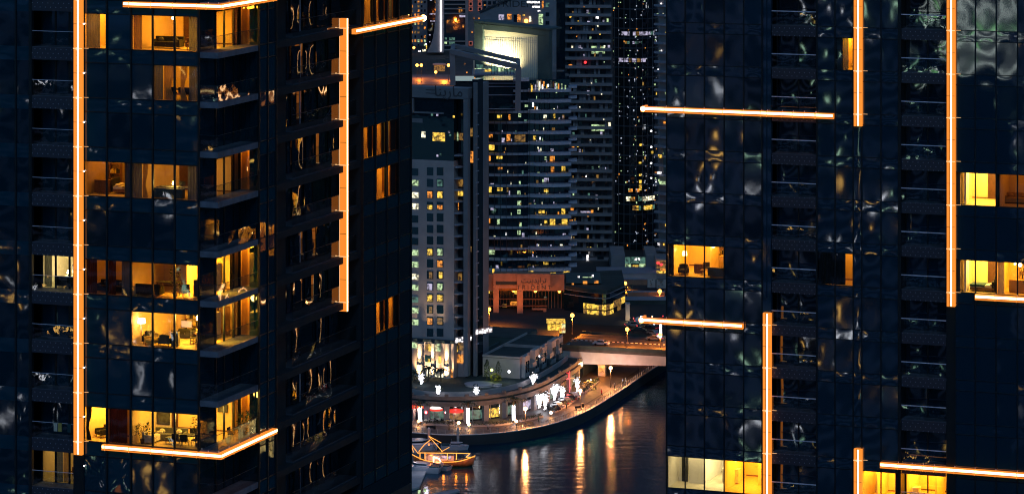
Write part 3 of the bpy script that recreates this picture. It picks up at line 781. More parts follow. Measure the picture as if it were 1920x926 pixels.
mb.build('column_casing', 'spanR', TR)
mb = MB(Tq); mb.box(Q.A(1686), Q.A(1689.6), -1.5, .12, zlo, zhi); mb.box(Q.A(1774.3), Q.A(1790.5), -1.5, .0, zlo, zhi)
mb.box(bays[0][1]+.02, cB[0]-.052, -1.5, .05, zlo, zhi); mb.build('pier', 'mull', TR)
mb = MB(); mb.box(.12, aEnd-.1, 8.4, 34, 0, 225); mb.box(-.01, .1, .0, 34, 0, zlo-.02); mb.box(0.0, .1, 0.06, 34, zlo, zhi); mb.build('structural_core', 'core', TR)
for nm, z0, z1 in (('lower_storeys', 0, zlo-.03), ('upper_storeys', zhi+.03, 225)):
    mb = MB(); mb.box(.1, aEnd, .05, 8.35, z0, z1, 0); z = z0+2.63
    while z < z1-.9: mb.box(.1, aEnd, -.01, .045, z, z+.87, 1); z += 3.5
    mb.build(nm, ['glassR', 'frame'], TR)
mb = MB()
for s in fr_: mb.box(.15, aEnd-.15, .16 if True else 0, 8.3, s-.5, s-.06)
o = mb.build('floor_slab', 'core', TR); tag(o, kind='stuff')
for a0, a1 in bays:
    for k in range(-1, 13):
        s = SR(k); am = (a0+a1)/2
        bal = MB().box(a0, a1, .02, 1.45, s-.2, s).build('balcony', 'slab', TR)
        MB().box(a0+.02, a1-.02, -.03, .018, s-.87, s-.02).build('fascia', 'dots', bal)
        MB().box(a0, a1, -.035, .02, s+1.12, s+1.19).build('handrail', 'handrail', bal)
        g = MB(Tq); g.pane(a0+.03, am-.01, s+.03, s+1.1, 0, .004, nx=5, nz=5); g.pane(am+.01, a1-.03, s+.03, s+1.1, 0, .004, nx=5, nz=5); g.build('balustrade', 'rail', bal)
        d = MB(Q.front(1.5))
        litd = (k == 11 and a0 > 15)
        d.pane(a0+.05, am-.05, s+.02, s+2.55, 0, .008); d.pane(am+.05, a1-.05, s+.02, s+2.55, 0, .008)
        d.build('glazed_door', 'clear' if litd else 'glassR', bal)
        f = MB()
        for x in (a0+.03, am, a1-.03): f.box(x-.05, x+.05, 1.42, 1.56, s+.005, s+2.6)
        f.build('door_frame', 'mull', bal)
# balconies round the far corner
for k in range(-1, 13):
    s = SR(k)
    bal = MB().box(-.82, -.02, 2.6, 9, s-.85, s).build('balcony', 'slab', TR)
    g = MB(); g.box(-.80, -.785, 2.62, 8.98, s+.04, s+1.12); g.box(-.78, -.03, 2.62, 2.635, s+.04, s+1.12); g.build('balustrade', 'rail', bal)
    MB().box(-.82, -.02, 2.6, 2.64, s+1.13, s+1.17).box(-.82, -.78, 2.645, 9, s+1.13, s+1.17).build('handrail', 'handrail', bal)
    if k in (9, 11):
        MB().box(-.7, -.04, 6.0, 6.1, s+.05, s+2.55).build('glazed_door', emat('lit_side_door', (1, .62, .14), .75, var=.5, scale=2.2), bal)
        MB().box(-.35, -.3, 5.95, 5.99, s+.05, s+2.55).build('door_frame', 'mull', bal)
# light strips
tks = cA+[Q.A(1440)]+[bays[0][0]+i*(bays[0][1]-bays[0][0])/4 for i in range(1, 5)]+cB[:2]+cB[4:]+[bays[1][0]+i*(bays[1][1]-bays[1][0])/4 for i in range(1, 4)]+cC
fls = fr_
for x0, x1, y0, y1 in ((1430, 1445, 585, 1015), (1600.5, 1615.5, -80, 236), (1600.5, 1615.5, 839, 1015), (1774.8, 1790.2, -80, 573)):
    a0, a1 = Q.A(x0, -.4), Q.A(x1, -.4)
    strip_v(TR, Tq, a0, a1, Q.Z(y1, a0), Q.Z(y0, a0), .06, .4, fls, whisk=.4)
for k, x0, x1 in ((2, 1206, 1562.5), (7, 1203, 1392.5), (10, 1650, 2000), (6, 1828, 2000)):
    a0, a1 = Q.A(x0, -.4), Q.A(x1, -.4); s = SR(k)
    strip_h(TR, Tq, a0, a1, s-.47, s-.03, .09, .47, tks)
    if a0 < 0:
        strip_h(TR, lambda x, t, z: (a0-t, x, z), -.47, .9, s-.47, s-.03, .001, .2, [])
        MB().ell((a0+.02, -.52, s-.22), .2).build('end_lamp', 'bulb', TR)
# ------------------------------------------------------------------ rooms
rzQ = -Q.th
def WQ(a, b, k, dz=0.0): return Q.W(a, b, SR(k)+dz)
def curtq(label, s0, s1, k, b, m='curt', folds=5, pinch=0): return curt(label, s0, s1, k, b, m, folds, pinch, 2.6, Q, SR)
c = cA
# corner living room, floor 6
room(TR, .12, c[3]-.04, .1, 6.0, SR(6), SR(6)+2.66, lamp='lampO', ls=.9)
curtq('dark grey curtain edge at the corner of the lit living room with taillight red reflections', .1, .55, 6, .25, 'black', 3)
rbox(TR, 'partition', 'cream', c[1]+.95, c[1]+1.25, 3.0, 6, SR(6), SR(6)+2.6)
floor_lamp(WQ(c[1]-.55, 1.6, 6, .6), 'very bright drum lamp standing behind the armchair in the corner living room', 1.25, 'bulb', .2, .38)
cabinet(WQ(c[1]-.55, 1.6, 6), rzQ, 'low cabinet under the very bright drum lamp', .6, .56, .5)
armchair(WQ(c[0]+1.15, 1.0, 6), rzQ+.3, 'black armchair at the corner living room window')
cabinet(WQ(c[1]+.5, 2.2, 6), rzQ, 'dark brown cube chest against the orange wall', .7, .75, .5, 'doorw')
chair(WQ(c[2]-.5, 2.2, 6), rzQ+.4, 'black wire backed chair in the corner living room', 'black')
table(WQ(c[2]-.3, 1.4, 6), rzQ, 'low table in front of the wire backed chair', .9, .5, .45)
sofa(WQ(c[2]+.95, .8, 6), rzQ+pi, 'dark sofa with its back to the corner living room window', 'grey', 1.6, 'grey')
cabinet(WQ(c[2]+1.0, 3.4, 6), rzQ, 'orange lit kitchen island in the corner living room', 1.3, 1.35, .6, 'curt')
table_lamp(WQ(c[2]+1.4, 2.2, 6, 1.0), 'bright small table lamp by the kitchen island', 'bulb', .9)
cabinet(WQ(c[2]+1.4, 2.2, 6), rzQ, 'slim dark stand under the small bright lamp', .5, .96, .4, 'black')
for i, x in enumerate((-.55, -.2)): pendant(WQ(c[2]+x, 3.2, 6, 2.1+.1*i), .45, ('white pendant lamp nearer the orange wall', 'larger white pendant lamp over the dining corner')[i], .13+.05*i, 'bulb')
shelf(WQ(c[2]+.6, 5.7, 6), rzQ, 'shelves with dishes on the back wall of the corner living room', 2.2, 2.3, 4, seed=8)
# slivers
room(TR, cB[1]-.9, cB[2]-.03, .1, 3, SR(6), SR(6)+2.63, lamp='lampD', ls=.5)
curtq('dark curtain leaving a narrow orange gap by the upper fin, lower floor', cB[0]+.1, cB[1]+.8, 6, .25, 'drape', 8)
rbox(TR, 'partition', 'drape', cB[1]-.92, cB[1]-.9, .1, 3, SR(6), SR(6)+2.6)
room(TR, cB[1]+.6, cB[2]-.03, .1, 3, SR(1), SR(1)+2.63, lamp='lampO', ls=.4)
curtq('dark curtain leaving a narrow orange gap by the upper fin, upper floor', cB[1]+.05, cB[1]+1.05, 1, .25, 'curtg', 5)
# unfurnished room, floor 11
k = 11; z = SR(k)
room(TR, .12, c[3]-.06, .1, 7.2, z, z+2.66, wall='white', floor='tilef', lamp='lampW', ls=1.2, lpos=(c[2], 2.6))
room(TR, c[3]-.02, c[5]+.3, .1, 6.6, z, z+2.66, wall='cream', floor='floorw', lamp='lampO', ls=1.1, lpos=(c[4], 2.2))
rbox(TR, 'partition', 'white', c[1]-.35, c[1]+1.0, 2.2, 7.1, z+.003, z+2.62)
rbox(TR, 'partition', 'white', .2, c[1]-.6, 2.7, 2.78, z+.003, z+2.62)
rbox(TR, 'inner_door', 'black', c[0]+.5, c[0]+1.0, 2.62, 2.69, z+.003, z+2.5)
cabinet(WQ(c[2]+1.25, 3.6, 11), rzQ, 'white kitchen counter in the empty pale room', 1.4, 1.15, .7, 'linen')
MB().ell((c[2]+1.2, 3.5, z+1.9), .55, .3, .14).build('hanging_light', 'lampW', TR)
rbox(TR, 'partition', 'cream', c[4]+.25, c[4]+.95, 3.4, 6.5, z+.003, z+2.62)
rbox(TR, 'inner_door', 'doorw', c[4]+1.0, c[5]+.2, 3.9, 3.98, z+.003, z+2.45)
# rooms right of the fin
c = cC
for k in (4, 6):
    z = SR(k)
    room(TR, c[0]+.4, c[2]-.04, .1, 4.6, z, z+2.63, lamp='lampY' , wall='cream', ls=1.15)
    rbox(TR, 'inner_door', 'doorw', c[1]+.05, c[1]+.85, 4.48, 4.57, z+.003, z+2.35)
    rbox(TR, 'partition', 'white', c[0]+.62, c[0]+.78, .5, 1.6, z+.003, z+2.6)
    curtq('grey curtain against the orange fin, %s bedroom floor' % ('upper' if k == 4 else 'lower'), c[0]+.08, c[0]+.45, k, .25, 'curtg', 3)
room(TR, c[2]+.25, c[4]-.04, .1, 4, SR(4), SR(4)+2.63, lamp='lampDD', ls=.6)
sofa(WQ(c[2]+1.2, 2.6, 4), rzQ, 'amber lit sofa in the dim room beside the empty bedroom', 'curt', 2.0, 'curt')
rbox(TR, 'partition', 'cream', c[2]+.9, c[3]+1.2, 3.0, 3.1, SR(4)+.003, SR(4)+1.5)
bed(WQ(c[1]+.35, 1.5, 6), rzQ-pi/2, 'bed with teal throw and white linen in the bright bedroom', 'teal', 2.0, 1.3)
cabinet(WQ(c[2]-.35, 1.1, 6), rzQ, 'black bedside cabinet beside the bed with the teal throw', .45, .8, .45, 'black')
table_lamp(WQ(c[2]-.3, 1.4, 6, .84), 'dark bedside lamp next to the bed with the teal throw', 'black', .9)
room(TR, c[2]+.03, c[4]-.04, .1, 5, SR(6), SR(6)+2.63, lamp='lampO', ls=.8)
curtq('sheer pale curtain between bedroom and pendant lamp room', c[2]+.08, c[2]+.6, 6, .25, 'linen', 6)
for i, x in enumerate((-.45, -.08, .5)): pendant(WQ(c[3]+x, 1.2+.2*i, 6, 2.33-.1*(i == 1)), .3, ('small white globe pendant, first of three over the counter', 'largest white globe pendant over the counter', 'white globe pendant over the counter nearest the picture edge')[i], .1+.06*(i == 1)+.05*(i == 2), 'bulb')
cabinet(WQ(c[3]+.2, 1.5, 6), rzQ, 'brown kitchen counter under the white globe pendants', 2.3, 1.0, .6, 'curt')
shelf(WQ(c[3]+.4, 4.8, 6), rzQ, 'open shelves behind the globe pendants', 2.4, 2.4, 4, seed=22)
# rooms at the bottom
c = cB; k = 11; z = SR(k)
room(TR, c[3]+.04, c[5]-.3, .1, 5, z, z+2.63, lamp='lampO', ls=1.0)
rbox(TR, 'partition', 'cream', c[4]-.75, c[4]-.6, 1.2, 4.9, z+.003, z+2.6); rbox(TR, 'inner_door', 'woodb', c[4]+.25, c[4]+.95, 4.85, 4.95, z+.003, z+2.2)
curtq('brown curtain beside the pier in the low yellow room', c[5]-.35, c[5]-.08, k, .25, 'curtb', 3)
a0, a1 = bays[1]
room(TR, a0+.05, a1-.05, 1.55, 6.4, z, z+2.55, lamp='lampO', ls=1.1)
rbox(TR, 'partition', 'cream', (a0+a1)/2+.2, (a0+a1)/2+.35, 3.2, 6.3, z+.003, z+2.5)
rbox(TR, 'inner_door', 'doorw', a1-1.3, a1-.6, 6.2, 6.32, z+.003, z+2.2)
cabinet(WQ(a0+.5, 3.2, k), rzQ+pi/2, 'white wash stand in the low bathroom lit yellow', .8, .9, .5, 'linen')

# ================================================================== towers behind the viewer, seen only as reflections in the glass
def plain_tower(x, y, wx, wy, h, deg, label, seed, col='slab'):
    r = random.Random(seed); t = thing('residential_tower', label, 'tower', (x, y, 0), RAD(deg), 'towers mirrored in the dark glass')
    MB().box(-wx/2, wx/2, -wy/2, wy/2, 0, h).build('wall', 'core', t)
    mb = MB(); z = 4
    while z < h: mb.box(-wx/2-.8, wx/2+.8, -wy/2-.8, wy/2+.8, z, z+1.3); z += 3.6
    tag(mb.build('balcony', 'bandw', t), kind='stuff')
    mb = MB()
    for i in range(int(wx/9)): xx = -wx/2+4+i*9; mb.box(xx, xx+2.0, -wy/2-1, wy/2+1, 0, h)
    tag(mb.build('pier', 'bandw', t), kind='stuff')
    mb = MB()
    for i in range(260):
        zz = 4+3.6*r.randrange(int(h/3.6)-1)+1.5; f = r.randrange(4); a = r.uniform(-.46, .42); wd = r.uniform(.4, 1.4); m = r.randrange(3)
        if f < 2: mb.box(a*wx, a*wx+wd, *((-wy/2-.25, -wy/2-.1) if f else (wy/2+.1, wy/2+.25)), zz, zz+r.uniform(.5, 1.3), m)
        else: mb.box(*((-wx/2-.25, -wx/2-.1) if f == 2 else (wx/2+.1, wx/2+.25)), a*wy, a*wy+wd, zz, zz+r.uniform(.5, 1.3), m)
    tag(mb.build('lit_window', ['mirY', 'mirG', 'mirW'], t), kind='stuff')
M_['bandw'] = mat('pale_balcony_band', (.42, .42, .56), .8)
M_['mirY'] = emat('reflected_window_amber', (1, .55, .12), 6.0, sample=False); M_['mirG'] = emat('reflected_window_green', (.6, 1, .7), 3.5, sample=False); M_['mirW'] = emat('reflected_window_white', (.85, .9, 1), 5.0, sample=False)
for i, (x, y, wx, wy, h, dg) in enumerate(((-150, 30, 34, 34, 175, 15), (-300, -60, 40, 30, 150, 40), (-120, -130, 36, 36, 190, 5), (-235, 55, 40, 40, 130, 25), (-230, -220, 50, 40, 170, 10), (-70, -260, 40, 40, 120, 0))):
    plain_tower(x, y, wx, wy, h, dg, ('pale banded tower closest to the mirrored facades', 'pale banded wide tower mirrored at an angle', 'tall pale banded tower directly behind the viewpoint', 'shorter pale banded tower farther along the bank', 'broad pale banded tower at the back of the mirrored row', 'low pale banded tower mirrored in the lowest panes')[i], 40+i)

lt = thing('lit_terrace_tower', 'slim tower with brilliant white and green framed sky terraces, mirrored high in the dark glass', 'tower', (-157, -38, 0), RAD(148), 'towers mirrored in the dark glass')
MB().box(-9, 9, 0, 16, 0, 150).build('wall', 'core', lt)
M_['terW'] = emat('terrace_tube', (.85, 1, .95), 5.0, sample=False); M_['terG'] = emat('terrace_green', (.35, 1, .35), 2.5, sample=False); M_['terD'] = emat('terrace_glow', (.5, .6, .55), .015, sample=False)  # glowing bars added only for their white and green reflection in the panes
mb = MB(); r = random.Random(3)
for z in (112.6, 116, 119.5, 123, 126.5): mb.box(-8.5, 8.5, -.6, -.3, z, z+.22)
for x in (-8.2, -4.1, 0, 4.1, 8): mb.box(x, x+.2, -.6, -.3, 119.8, 122.9)
tag(mb.build('lit_frame', 'terW', lt), kind='stuff')
mb = MB()
for i in range(14): x = r.uniform(-8, 7); z = r.choice((113.2, 116.6, 120)); mb.box(x, x+r.uniform(.3, 1), -.5, -.2, z, z+r.uniform(.4, 1.8))
tag(mb.build('lit_window', 'terG', lt), kind='stuff'); MB().box(-8.5, 8.5, -.15, -.02, 113, 119.4).build('terrace_wall', 'terD', lt)
ft = thing('luminous_fin_post', 'broad slab with a glowing orange face, mirrored low in the dark glass', 'light post', (-217, 68, 0), 0, 'towers mirrored in the dark glass')
MB().box(-3.2, 3.2, -.5, .5, 2.5, 56).build('light_strip', 'diff', ft); MB().box(-3.4, 3.4, -1.2, -.51, 0, 58).build('mast', 'frame', ft)  # unseen glowing face, added to throw an orange reflection into the lower panes
# ================================================================== city materials
def city_window(name, col, s, var=.85, scale=1.3):
    m, nt, b, out = _nodes(name)
    tc = N(nt, 'ShaderNodeTexCoord'); no = N(nt, 'ShaderNodeTexNoise'); no.inputs['Scale'].default_value = scale; no.inputs['Detail'].default_value = 2
    nt.links.new(tc.outputs['Object'], no.inputs['Vector'])
    mr = N(nt, 'ShaderNodeMapRange'); mr.inputs[1].default_value = .38; mr.inputs[2].default_value = .58
    mr.inputs[3].default_value = s*(1-var); mr.inputs[4].default_value = s*(1+var*.5)
    nt.links.new(no.outputs['Fac'], mr.inputs[0]); nt.links.new(mr.outputs[0], b.inputs['Emission Strength'])
    b.inputs['Emission Color'].default_value = (*col, 1); b.inputs['Base Color'].default_value = (.1, .1, .1, 1)
    m.cycles.emission_sampling = 'NONE'
    return m
for nm, c_, s_ in (('wY', (1, .60, .07), 1.0), ('wO', (1, .33, .035), .8), ('wG', (.72, 1, .50), .62), ('wW', (1, .92, .62), 1.25), ('wP', (.75, .68, .95), .5), ('wD', (.9, .45, .08), .22), ('wT', (.35, .8, .6), .16), ('wL', (1, .95, .95), 2.2)):
    M_[nm] = city_window('lit_window_'+{'wY': 'yellow', 'wO': 'orange', 'wG': 'green_white', 'wW': 'white', 'wP': 'lilac', 'wD': 'dim', 'wT': 'teal', 'wL': 'glaring'}[nm], c_, s_)
M_['shopst'] = mat('brown_grey_render', (.13, .12, .12), .8, var=.2, scale=.5)
M_['concd'] = mat('dark_grey_render', (.20, .20, .22), .8, var=.12, scale=.3)
M_['conc'] = mat('grey_render', (.40, .35, .35), .8, var=.12, scale=.3)
M_['bandc'] = mat('pale_curved_slab_edge', (.44, .47, .58), .7, var=.1)
M_['tan'] = mat('sand_render', (.25, .25, .28), .8, var=.15, scale=.3)
M_['band'] = mat('pale_slab_edge', (.28, .30, .37), .7, var=.1)
M_['pale'] = mat('pale_stone', (.46, .44, .42), .75, var=.15, scale=.4)
M_['brownst'] = mat('terracotta_stone', (.36, .20, .13), .75, var=.2, scale=.5)
M_['cglass'] = glass_dark('city_glass', (.005, .022, .036), ior=1.8, wave=.012, wscale=.35)
M_['roof'] = mat('dark_flat_roof', (.035, .055, .055), .9, var=.3, scale=.3)
M_['tealw'] = mat('teal_grey_render', (.07, .11, .11), .8, var=.15, scale=.3)
M_['litpanel'] = mat('pale_panel_wall', (.78, .72, .56), .7, var=.06, scale=2)
M_['asph'] = mat('asphalt', (.05, .05, .05), .7, var=.3, scale=.6, bump=.02)
M_['pave'] = mat('promenade_paving', (.10, .09, .09), .55, var=.25, scale=.9)
M_['ground'] = mat('dark_ground', (.04, .042, .045), .9, var=.4, scale=.05)
M_['lampglobe'] = emat('sodium_globe', (1, .38, .05), 7.0, sample=False)
M_['globeW'] = emat('warm_globe', (1, .55, .25), 9.0, sample=False)
M_['fairy'] = emat('white_fairy_light', (.92, .92, 1), 6.0, sample=False)
M_['redneon'] = emat('red_neon', (1, .03, .03), 2.2, sample=False)
M_['orneon'] = emat('orange_neon', (1, .28, .02), 1.6, sample=False)
M_['post'] = mat('lamp_post_metal', (.12, .11, .10), .5, .5)
M_['sign'] = mat('dark_sign_letters', (.06, .06, .07), .6)
M_['palm'] = mat('palm_leaf', (.045, .06, .035), .6, var=.5)
M_['bark'] = mat('palm_bark', (.12, .09, .06), .9, var=.4, scale=5)

def fbx(mb, fr, px0, px1, py0, py1, b0, b1, m=0):
    """box whose front face covers the photo rectangle at depth b0 of the frame"""
    a0, a1 = fr.A(px0, b0), fr.A(px1, b0); am = (a0+a1)/2
    dy = getattr(fr, 'shift', 0)
    mb.box(a0, a1, b0+dy, b1+dy, fr.Z(py1, am, b0), fr.Z(py0, am, b0), m); return mb
def fpart(parent, fr, name, m, *q): return fbx(MB(), fr, *q).build(name, m, parent)
def wins(parent, fr, lst, b, th=.12):
    """each lit window a part of its own: (px0, px1, py0, py1, material)"""
    for px0, px1, py0, py1, m in lst: fbx(MB(), fr, px0, px1, py0, py1, b-th, b).build('window', m, parent)
def rwins(parent, fr, n, x0, x1, ys, b, seed, ms=('wY', 'wY', 'wO', 'wW', 'wG', 'wP', 'wD', 'wD', 'wT'), wmin=2, wmax=9, h=8, keep=None):
    r = random.Random(seed); out = []
    for i in range(n):
        y = r.choice(ys); x = r.uniform(x0, x1-wmax); w = r.uniform(wmin, wmax); hh = h*r.uniform(.45, 1)
        if any(abs(y-q[2]) < 12 and x < q[1]+1 and q[0] < x+w+1 for q in out): continue
        out.append((x, x+w, y-hh, y, r.choice(ms)))
    wins(parent, fr, out, b)
def text_mesh(parent, name, body, size, m, loc, rz=0, ext=.05, tilt=pi/2, xs=1.0):
    cu = bpy.data.curves.new(name, 'FONT'); cu.body = body; cu.size = size; cu.extrude = ext; cu.align_x = 'CENTER'; cu.align_y = 'CENTER'
    o = bpy.data.objects.new(name, cu); COL.objects.link(o)
    dg = bpy.context.evaluated_depsgraph_get(); me = bpy.data.meshes.new_from_object(o.evaluated_get(dg))
    bpy.data.objects.remove(o); me.name = name
    o = bpy.data.objects.new(name, me); COL.objects.link(o); me.materials.clear(); me.materials.append(M_[m])
    o.parent = parent; o.location = loc; o.rotation_euler = (tilt, 0, rz); o.scale = (xs, 1, 1)
    return o
def plight(loc, power, col, r=.3, name='lamp_light'):
    l = bpy.data.lights.new(name, 'POINT'); l.energy = power; l.color = col; l.shadow_soft_size = r
    o = bpy.data.objects.new(name, l); COL.objects.link(o); o.location = loc; return o
def slight(loc, target, power, col, deg, r=.3, blend=.6, name='flood_light'):
    l = bpy.data.lights.new(name, 'SPOT'); l.energy = power; l.color = col; l.shadow_soft_size = r; l.spot_size = RAD(deg); l.spot_blend = blend
    o = bpy.data.objects.new(name, l); COL.objects.link(o); o.location = loc
    o.rotation_euler = (Vector(target)-Vector(loc)).to_track_quat('-Z', 'Y').to_euler(); return o
SODIUM = (1, .24, .018)

# ================================================================== marina tower with the picture frame top
Mf = Frame(851, 868, 20.2)
MT = Mf.root('marina_tower', 'grey framed apartment tower with dark lettering across its header and uplit base columns', 'tower')
zg = 8.0
aL = Mf.A(735); aR = Mf.A(877)
mb = MB(); mb.box(aL, 0, 0, 20, Mf.Z(640, 0), Mf.Z(301, -5), 0)
mb.box(aL, -.2, .5, 20, Mf.Z(301, -5)+.01, Mf.Z(182, -5), 1); mb.box(.01, aR-1.2, 3.2, 9, Mf.Z(640, 0), Mf.Z(182, 0), 1)
mb.build('wall', ['conc', 'cglass'], MT)
mb = MB(); fbx(mb, Mf, 735, 877, 164, 184, -.3, 4); fbx(mb, Mf, 869, 877, 184.2, 705, -.3, 1.6); fbx(mb, Mf, 735, 775, 184.2, 210, -.28, 6)
mb.box(aL, -9, .3, .9, Mf.Z(232, -5), Mf.Z(224, -5)); mb.box(aL, -3, .1, .7, Mf.Z(214, -5), Mf.Z(211, -5))
mb.build('portal_frame', 'concd', MT)
MB().box(aR+.1, Mf.A(888), 3, 7, zg, Mf.Z(150, 0)).build('stair_core', 'cglass', MT)
mb = MB(); fbx(mb, Mf, 887.5, 893, 155, 705, 2, 3.2); mb.box(aR+.1, Mf.A(893, 2)-.3, 7.2, 12, zg, Mf.Z(160, 0)); mb.build('pier', 'concd', MT)
for i in range(22):                                                  # balconies between panel and right leg
    y = 205+21.6*i
    if y > 640: break
    z = Mf.Z(y, 1)
    if i > 3:
        q = MB().prism([(.02, .2), (1.2, .3), (aR-1.25, 2.2), (aR-1.25, 3.1), (.02, 3.1)], z-.35, z).build('balcony', 'band', MT)
    z2 = Mf.Z(y+8, 3)
    MB().prism([(aR+1.9, 3.2), (Mf.A(893, 2)-.05, 1.8), (Mf.A(893, 2)-.05, 2.4), (aR+1.9, 3.4)], z2-.3, z2).build('ledge', 'band', MT)
rows = [314+21.55*i for i in range(15)]
litL = {2: 'wO', 3: 'wY', 7: 'wY', 9: 'wD', 11: 'wY', 12: 'wD', 13: 'wO', 10: 'wP'}; litR = {1: 'wT', 2: 'wY', 3: 'wO', 7: 'wG', 8: 'wO', 9: 'wY', 10: 'wG', 11: 'wY', 13: 'wD'}
mb = MB()
for i, y in enumerate(rows):
    for j, (x0, x1, lit) in enumerate(((800.5, 812.5, litL), (819, 831.5, litR))):
        a = (Mf.A(x0)+Mf.A(x1))/2
        f = MB(); za, zb = Mf.Z(y+15, a), Mf.Z(y, a)
        f.box(Mf.A(x0), Mf.A(x1), -.05, -.004, za, zb); f = f.build('window', 'cglass', MT)
        if i in lit:
            x0b = x0+(4 if i in (9, 12) else 1); h = 6 if i == 3 else 2
            MB().box(Mf.A(x0b), Mf.A(x1-2), -.08, -.055, za+.15, zb-h*.14).build('pane', lit[i], f)
for y, m in ((338, 'wG'), (361, 'wW'), (382, 'wW'), (469, 'wG'), (491, 'wG'), (514, 'wW'), (534, 'wG'), (557, 'wT'), (577, 'wG'), (599, 'wG')):
    wins(MT, Mf, [(772, 784, y, y+10, m)], 0)
wins(MT, Mf, [(772, 784, y, y+13, 'cglass') for y in (316, 404, 426, 446)], 0)
wins(MT, Mf, [(790, 797.5, 247, 258, 'wW'), (811, 834, 249, 265, 'wY')], .5)
wins(MT, Mf, [(851.5, 859, 248, 264, 'wG'), (860, 868, 250, 263, 'wD'), (853, 858, 337, 347, 'wG'), (860, 868, 335, 350, 'wD'), (853, 868, 357, 367, 'wY'), (853, 860, 379, 393, 'wO'), (853, 857, 468, 480, 'wY'), (858, 866, 512, 527, 'wD'), (852.5, 855, 512, 522, 'wY'), (853, 856, 597, 609, 'wY')], 3.2)
wins(MT, Mf, [(878, 887, 284, 305, 'wO'), (878, 886, 240, 256, 'wD'), (878, 884, 462, 472, 'wD')], 3)
for x, y, m in ((808, 213.5, 'wT'), (818, 214, 'wP'), (849, 217, 'wY'), (840, 246, 'wP'), (842, 252, 'wT'), (824, 288, 'wT'), (818, 290, 'wP')): wins(MT, Mf, [(x, x+3.5, y, y+4, m)], .45)
text_mesh(MT, 'lettering', '\ufe8e\ufee8\ufef3\ufead\ufe8e\ufee3', 3.9, 'sign', (Mf.A(842), -.38, Mf.Z(172.5, -1)))
for i in range(2): MB().box(Mf.A(799), Mf.A(818), -.36, -.305, Mf.Z(169.5+6*i, -7), Mf.Z(168+6*i, -7)).build('lettering', 'sign', MT)
# base
mb = MB(); fbx(mb, Mf, 735, 851, 640.5, 706, -.9, 18); mb.box(0.6, aR-1.3, 1.5, 10, zg, Mf.Z(641, 0)); mb.build('base_wall', 'conc', MT)
mb = MB(); mb.box(aL, .6, -1.3, 1, Mf.Z(641, -4), Mf.Z(636, -4)); mb.build('cornice', 'frame', MT)
for x, r in ((787, .75), (811, .5), (838, .75)):
    a = Mf.A(x, -1.6); MB().cyl((a, -1.3, zg+3.3), (a, -1.3, Mf.Z(642, a)), r, r, 14).build('column', 'pale', MT)
    MB().cyl((a, -1.5, zg), (a, -1.5, zg+3.2), r*1.25, r*1.2, 14).build('column_pedestal', 'pale', MT)
    p = Mf.W(a, -3.1, zg+3.3); slight(p, Mf.W(a, -1.3, zg+8.5), 12000, (1, .66, .34), 40, .15, 1.0)
    p = Mf.W(a, -4.2, zg+.3); slight(p, Mf.W(a, -1.5, zg+2.6), 8000, (1, .60, .26), 60, .15, 1.0)
wins(MT, Mf, [(797, 808, 645, 656, 'wD'), (803, 808, 645, 658, 'wY'), (816, 826, 645, 658, 'wG'), (797, 808, 667, 678, 'cglass'), (802, 806, 672, 679, 'wY'), (822, 827, 667, 681, 'wY'), (772, 783, 642, 652, 'wG'), (800, 808, 688, 712, 'wW'), (815, 836, 700, 712, 'wW'), (845, 849, 692, 707, 'wO')], -.92)
wins(MT, Mf, [(852.5, 858, 648, 659, 'wY'), (859, 870, 643, 657, 'wD'), (852, 869.5, 664, 680, 'wO')], 1.5)
for (x0, x1, y, s) in ((856, 873, 638, 1), (894, 909, 620, 1)):
    o = MB(); r = random.Random(int(x0)); x = x0
    sg = thing('lit_sign', ('small glowing white sign on the grey tower corner above the lit restaurant windows' if x0 < 880 else 'small glowing slanted sign beside the dark flat roof'), 'sign', tuple(Mf.W(Mf.A(x0), -.6, Mf.Z(y+5, 2))), -Mf.th+RAD(62))
    mb = MB(); 
    for i in range(6): mb.box(i*.95, i*.95+.55+.2*(i % 2), -.1, .05, .1+.2*(i % 3 == 1), 1.3-.3*(i % 2))
    mb.build('letter', 'wL', sg); MB().box(-.2, 5.8, .06, .15, 0, 1.5).build('backing', 'conc', sg)

# ================================================================== curved tower and its crown
def arc(px0, px1, D0, sag, n=18):
    p0, p1 = P(px0, 0, D0), P(px1, 0, D0)
    return [(p0.x+(p1.x-p0.x)*i/n, D0-sag*(1-(2*i/n-1)**2)) for i in range(n+1)]
W0 = Frame(960, 1000, 0); W0.shift = 1000.0      # things using it stand at the world origin
CT = thing('curved_tower', 'curved dark glass apartment tower with pale horizontal balcony bands, behind the orange lit podium', 'tower', (0, 0, 0))
def band(name, m, px0, px1, D0, sag, dep, z0, z1, parent):
    a = arc(px0, px1, D0, sag); poly = a+[(x, y+dep) for x, y in a[::-1]]
    return MB().prism(poly, z0, z1).build(name, m, parent)
zt_, zb_ = W0.Z(152, 0), 10.0
band('wall', 'cglass', 893, 1068, 1005.5, 2.4, 25, zb_, zt_, CT)
def arcwins(lst, o_=0.0):
    for q in lst:
        t = ((q[0]+q[1])/2-893)/175; wins(CT, W0, [q], 5.5-2.4*(1-(2*t-1)**2)-.12-o_)
ys = [151.5+19.75*i for i in range(19)]
for i, y in enumerate(ys):
    z = W0.Z(y, 0)
    q = band('balcony', 'bandc', 892, 992, 1003, 1.2, 6, z-.5, z+.1, CT)
    if i: band('balcony', 'bandc', 990, 1071, 1001.5, 1.4, 6, z-.35, z+.5, CT); band('ledge', 'bandc', 1066, 1082, 1003, .6, 5, z+.7, z+1.2, CT)
mb = MB()
for x in range(905, 1065, 11): fbx(mb, W0, x, x+.7, 155, 515, 1.2, 1.5)
mb.build('mullion_grid', 'mull', CT)
wb_ = [y-2 for y in ys[1:]]
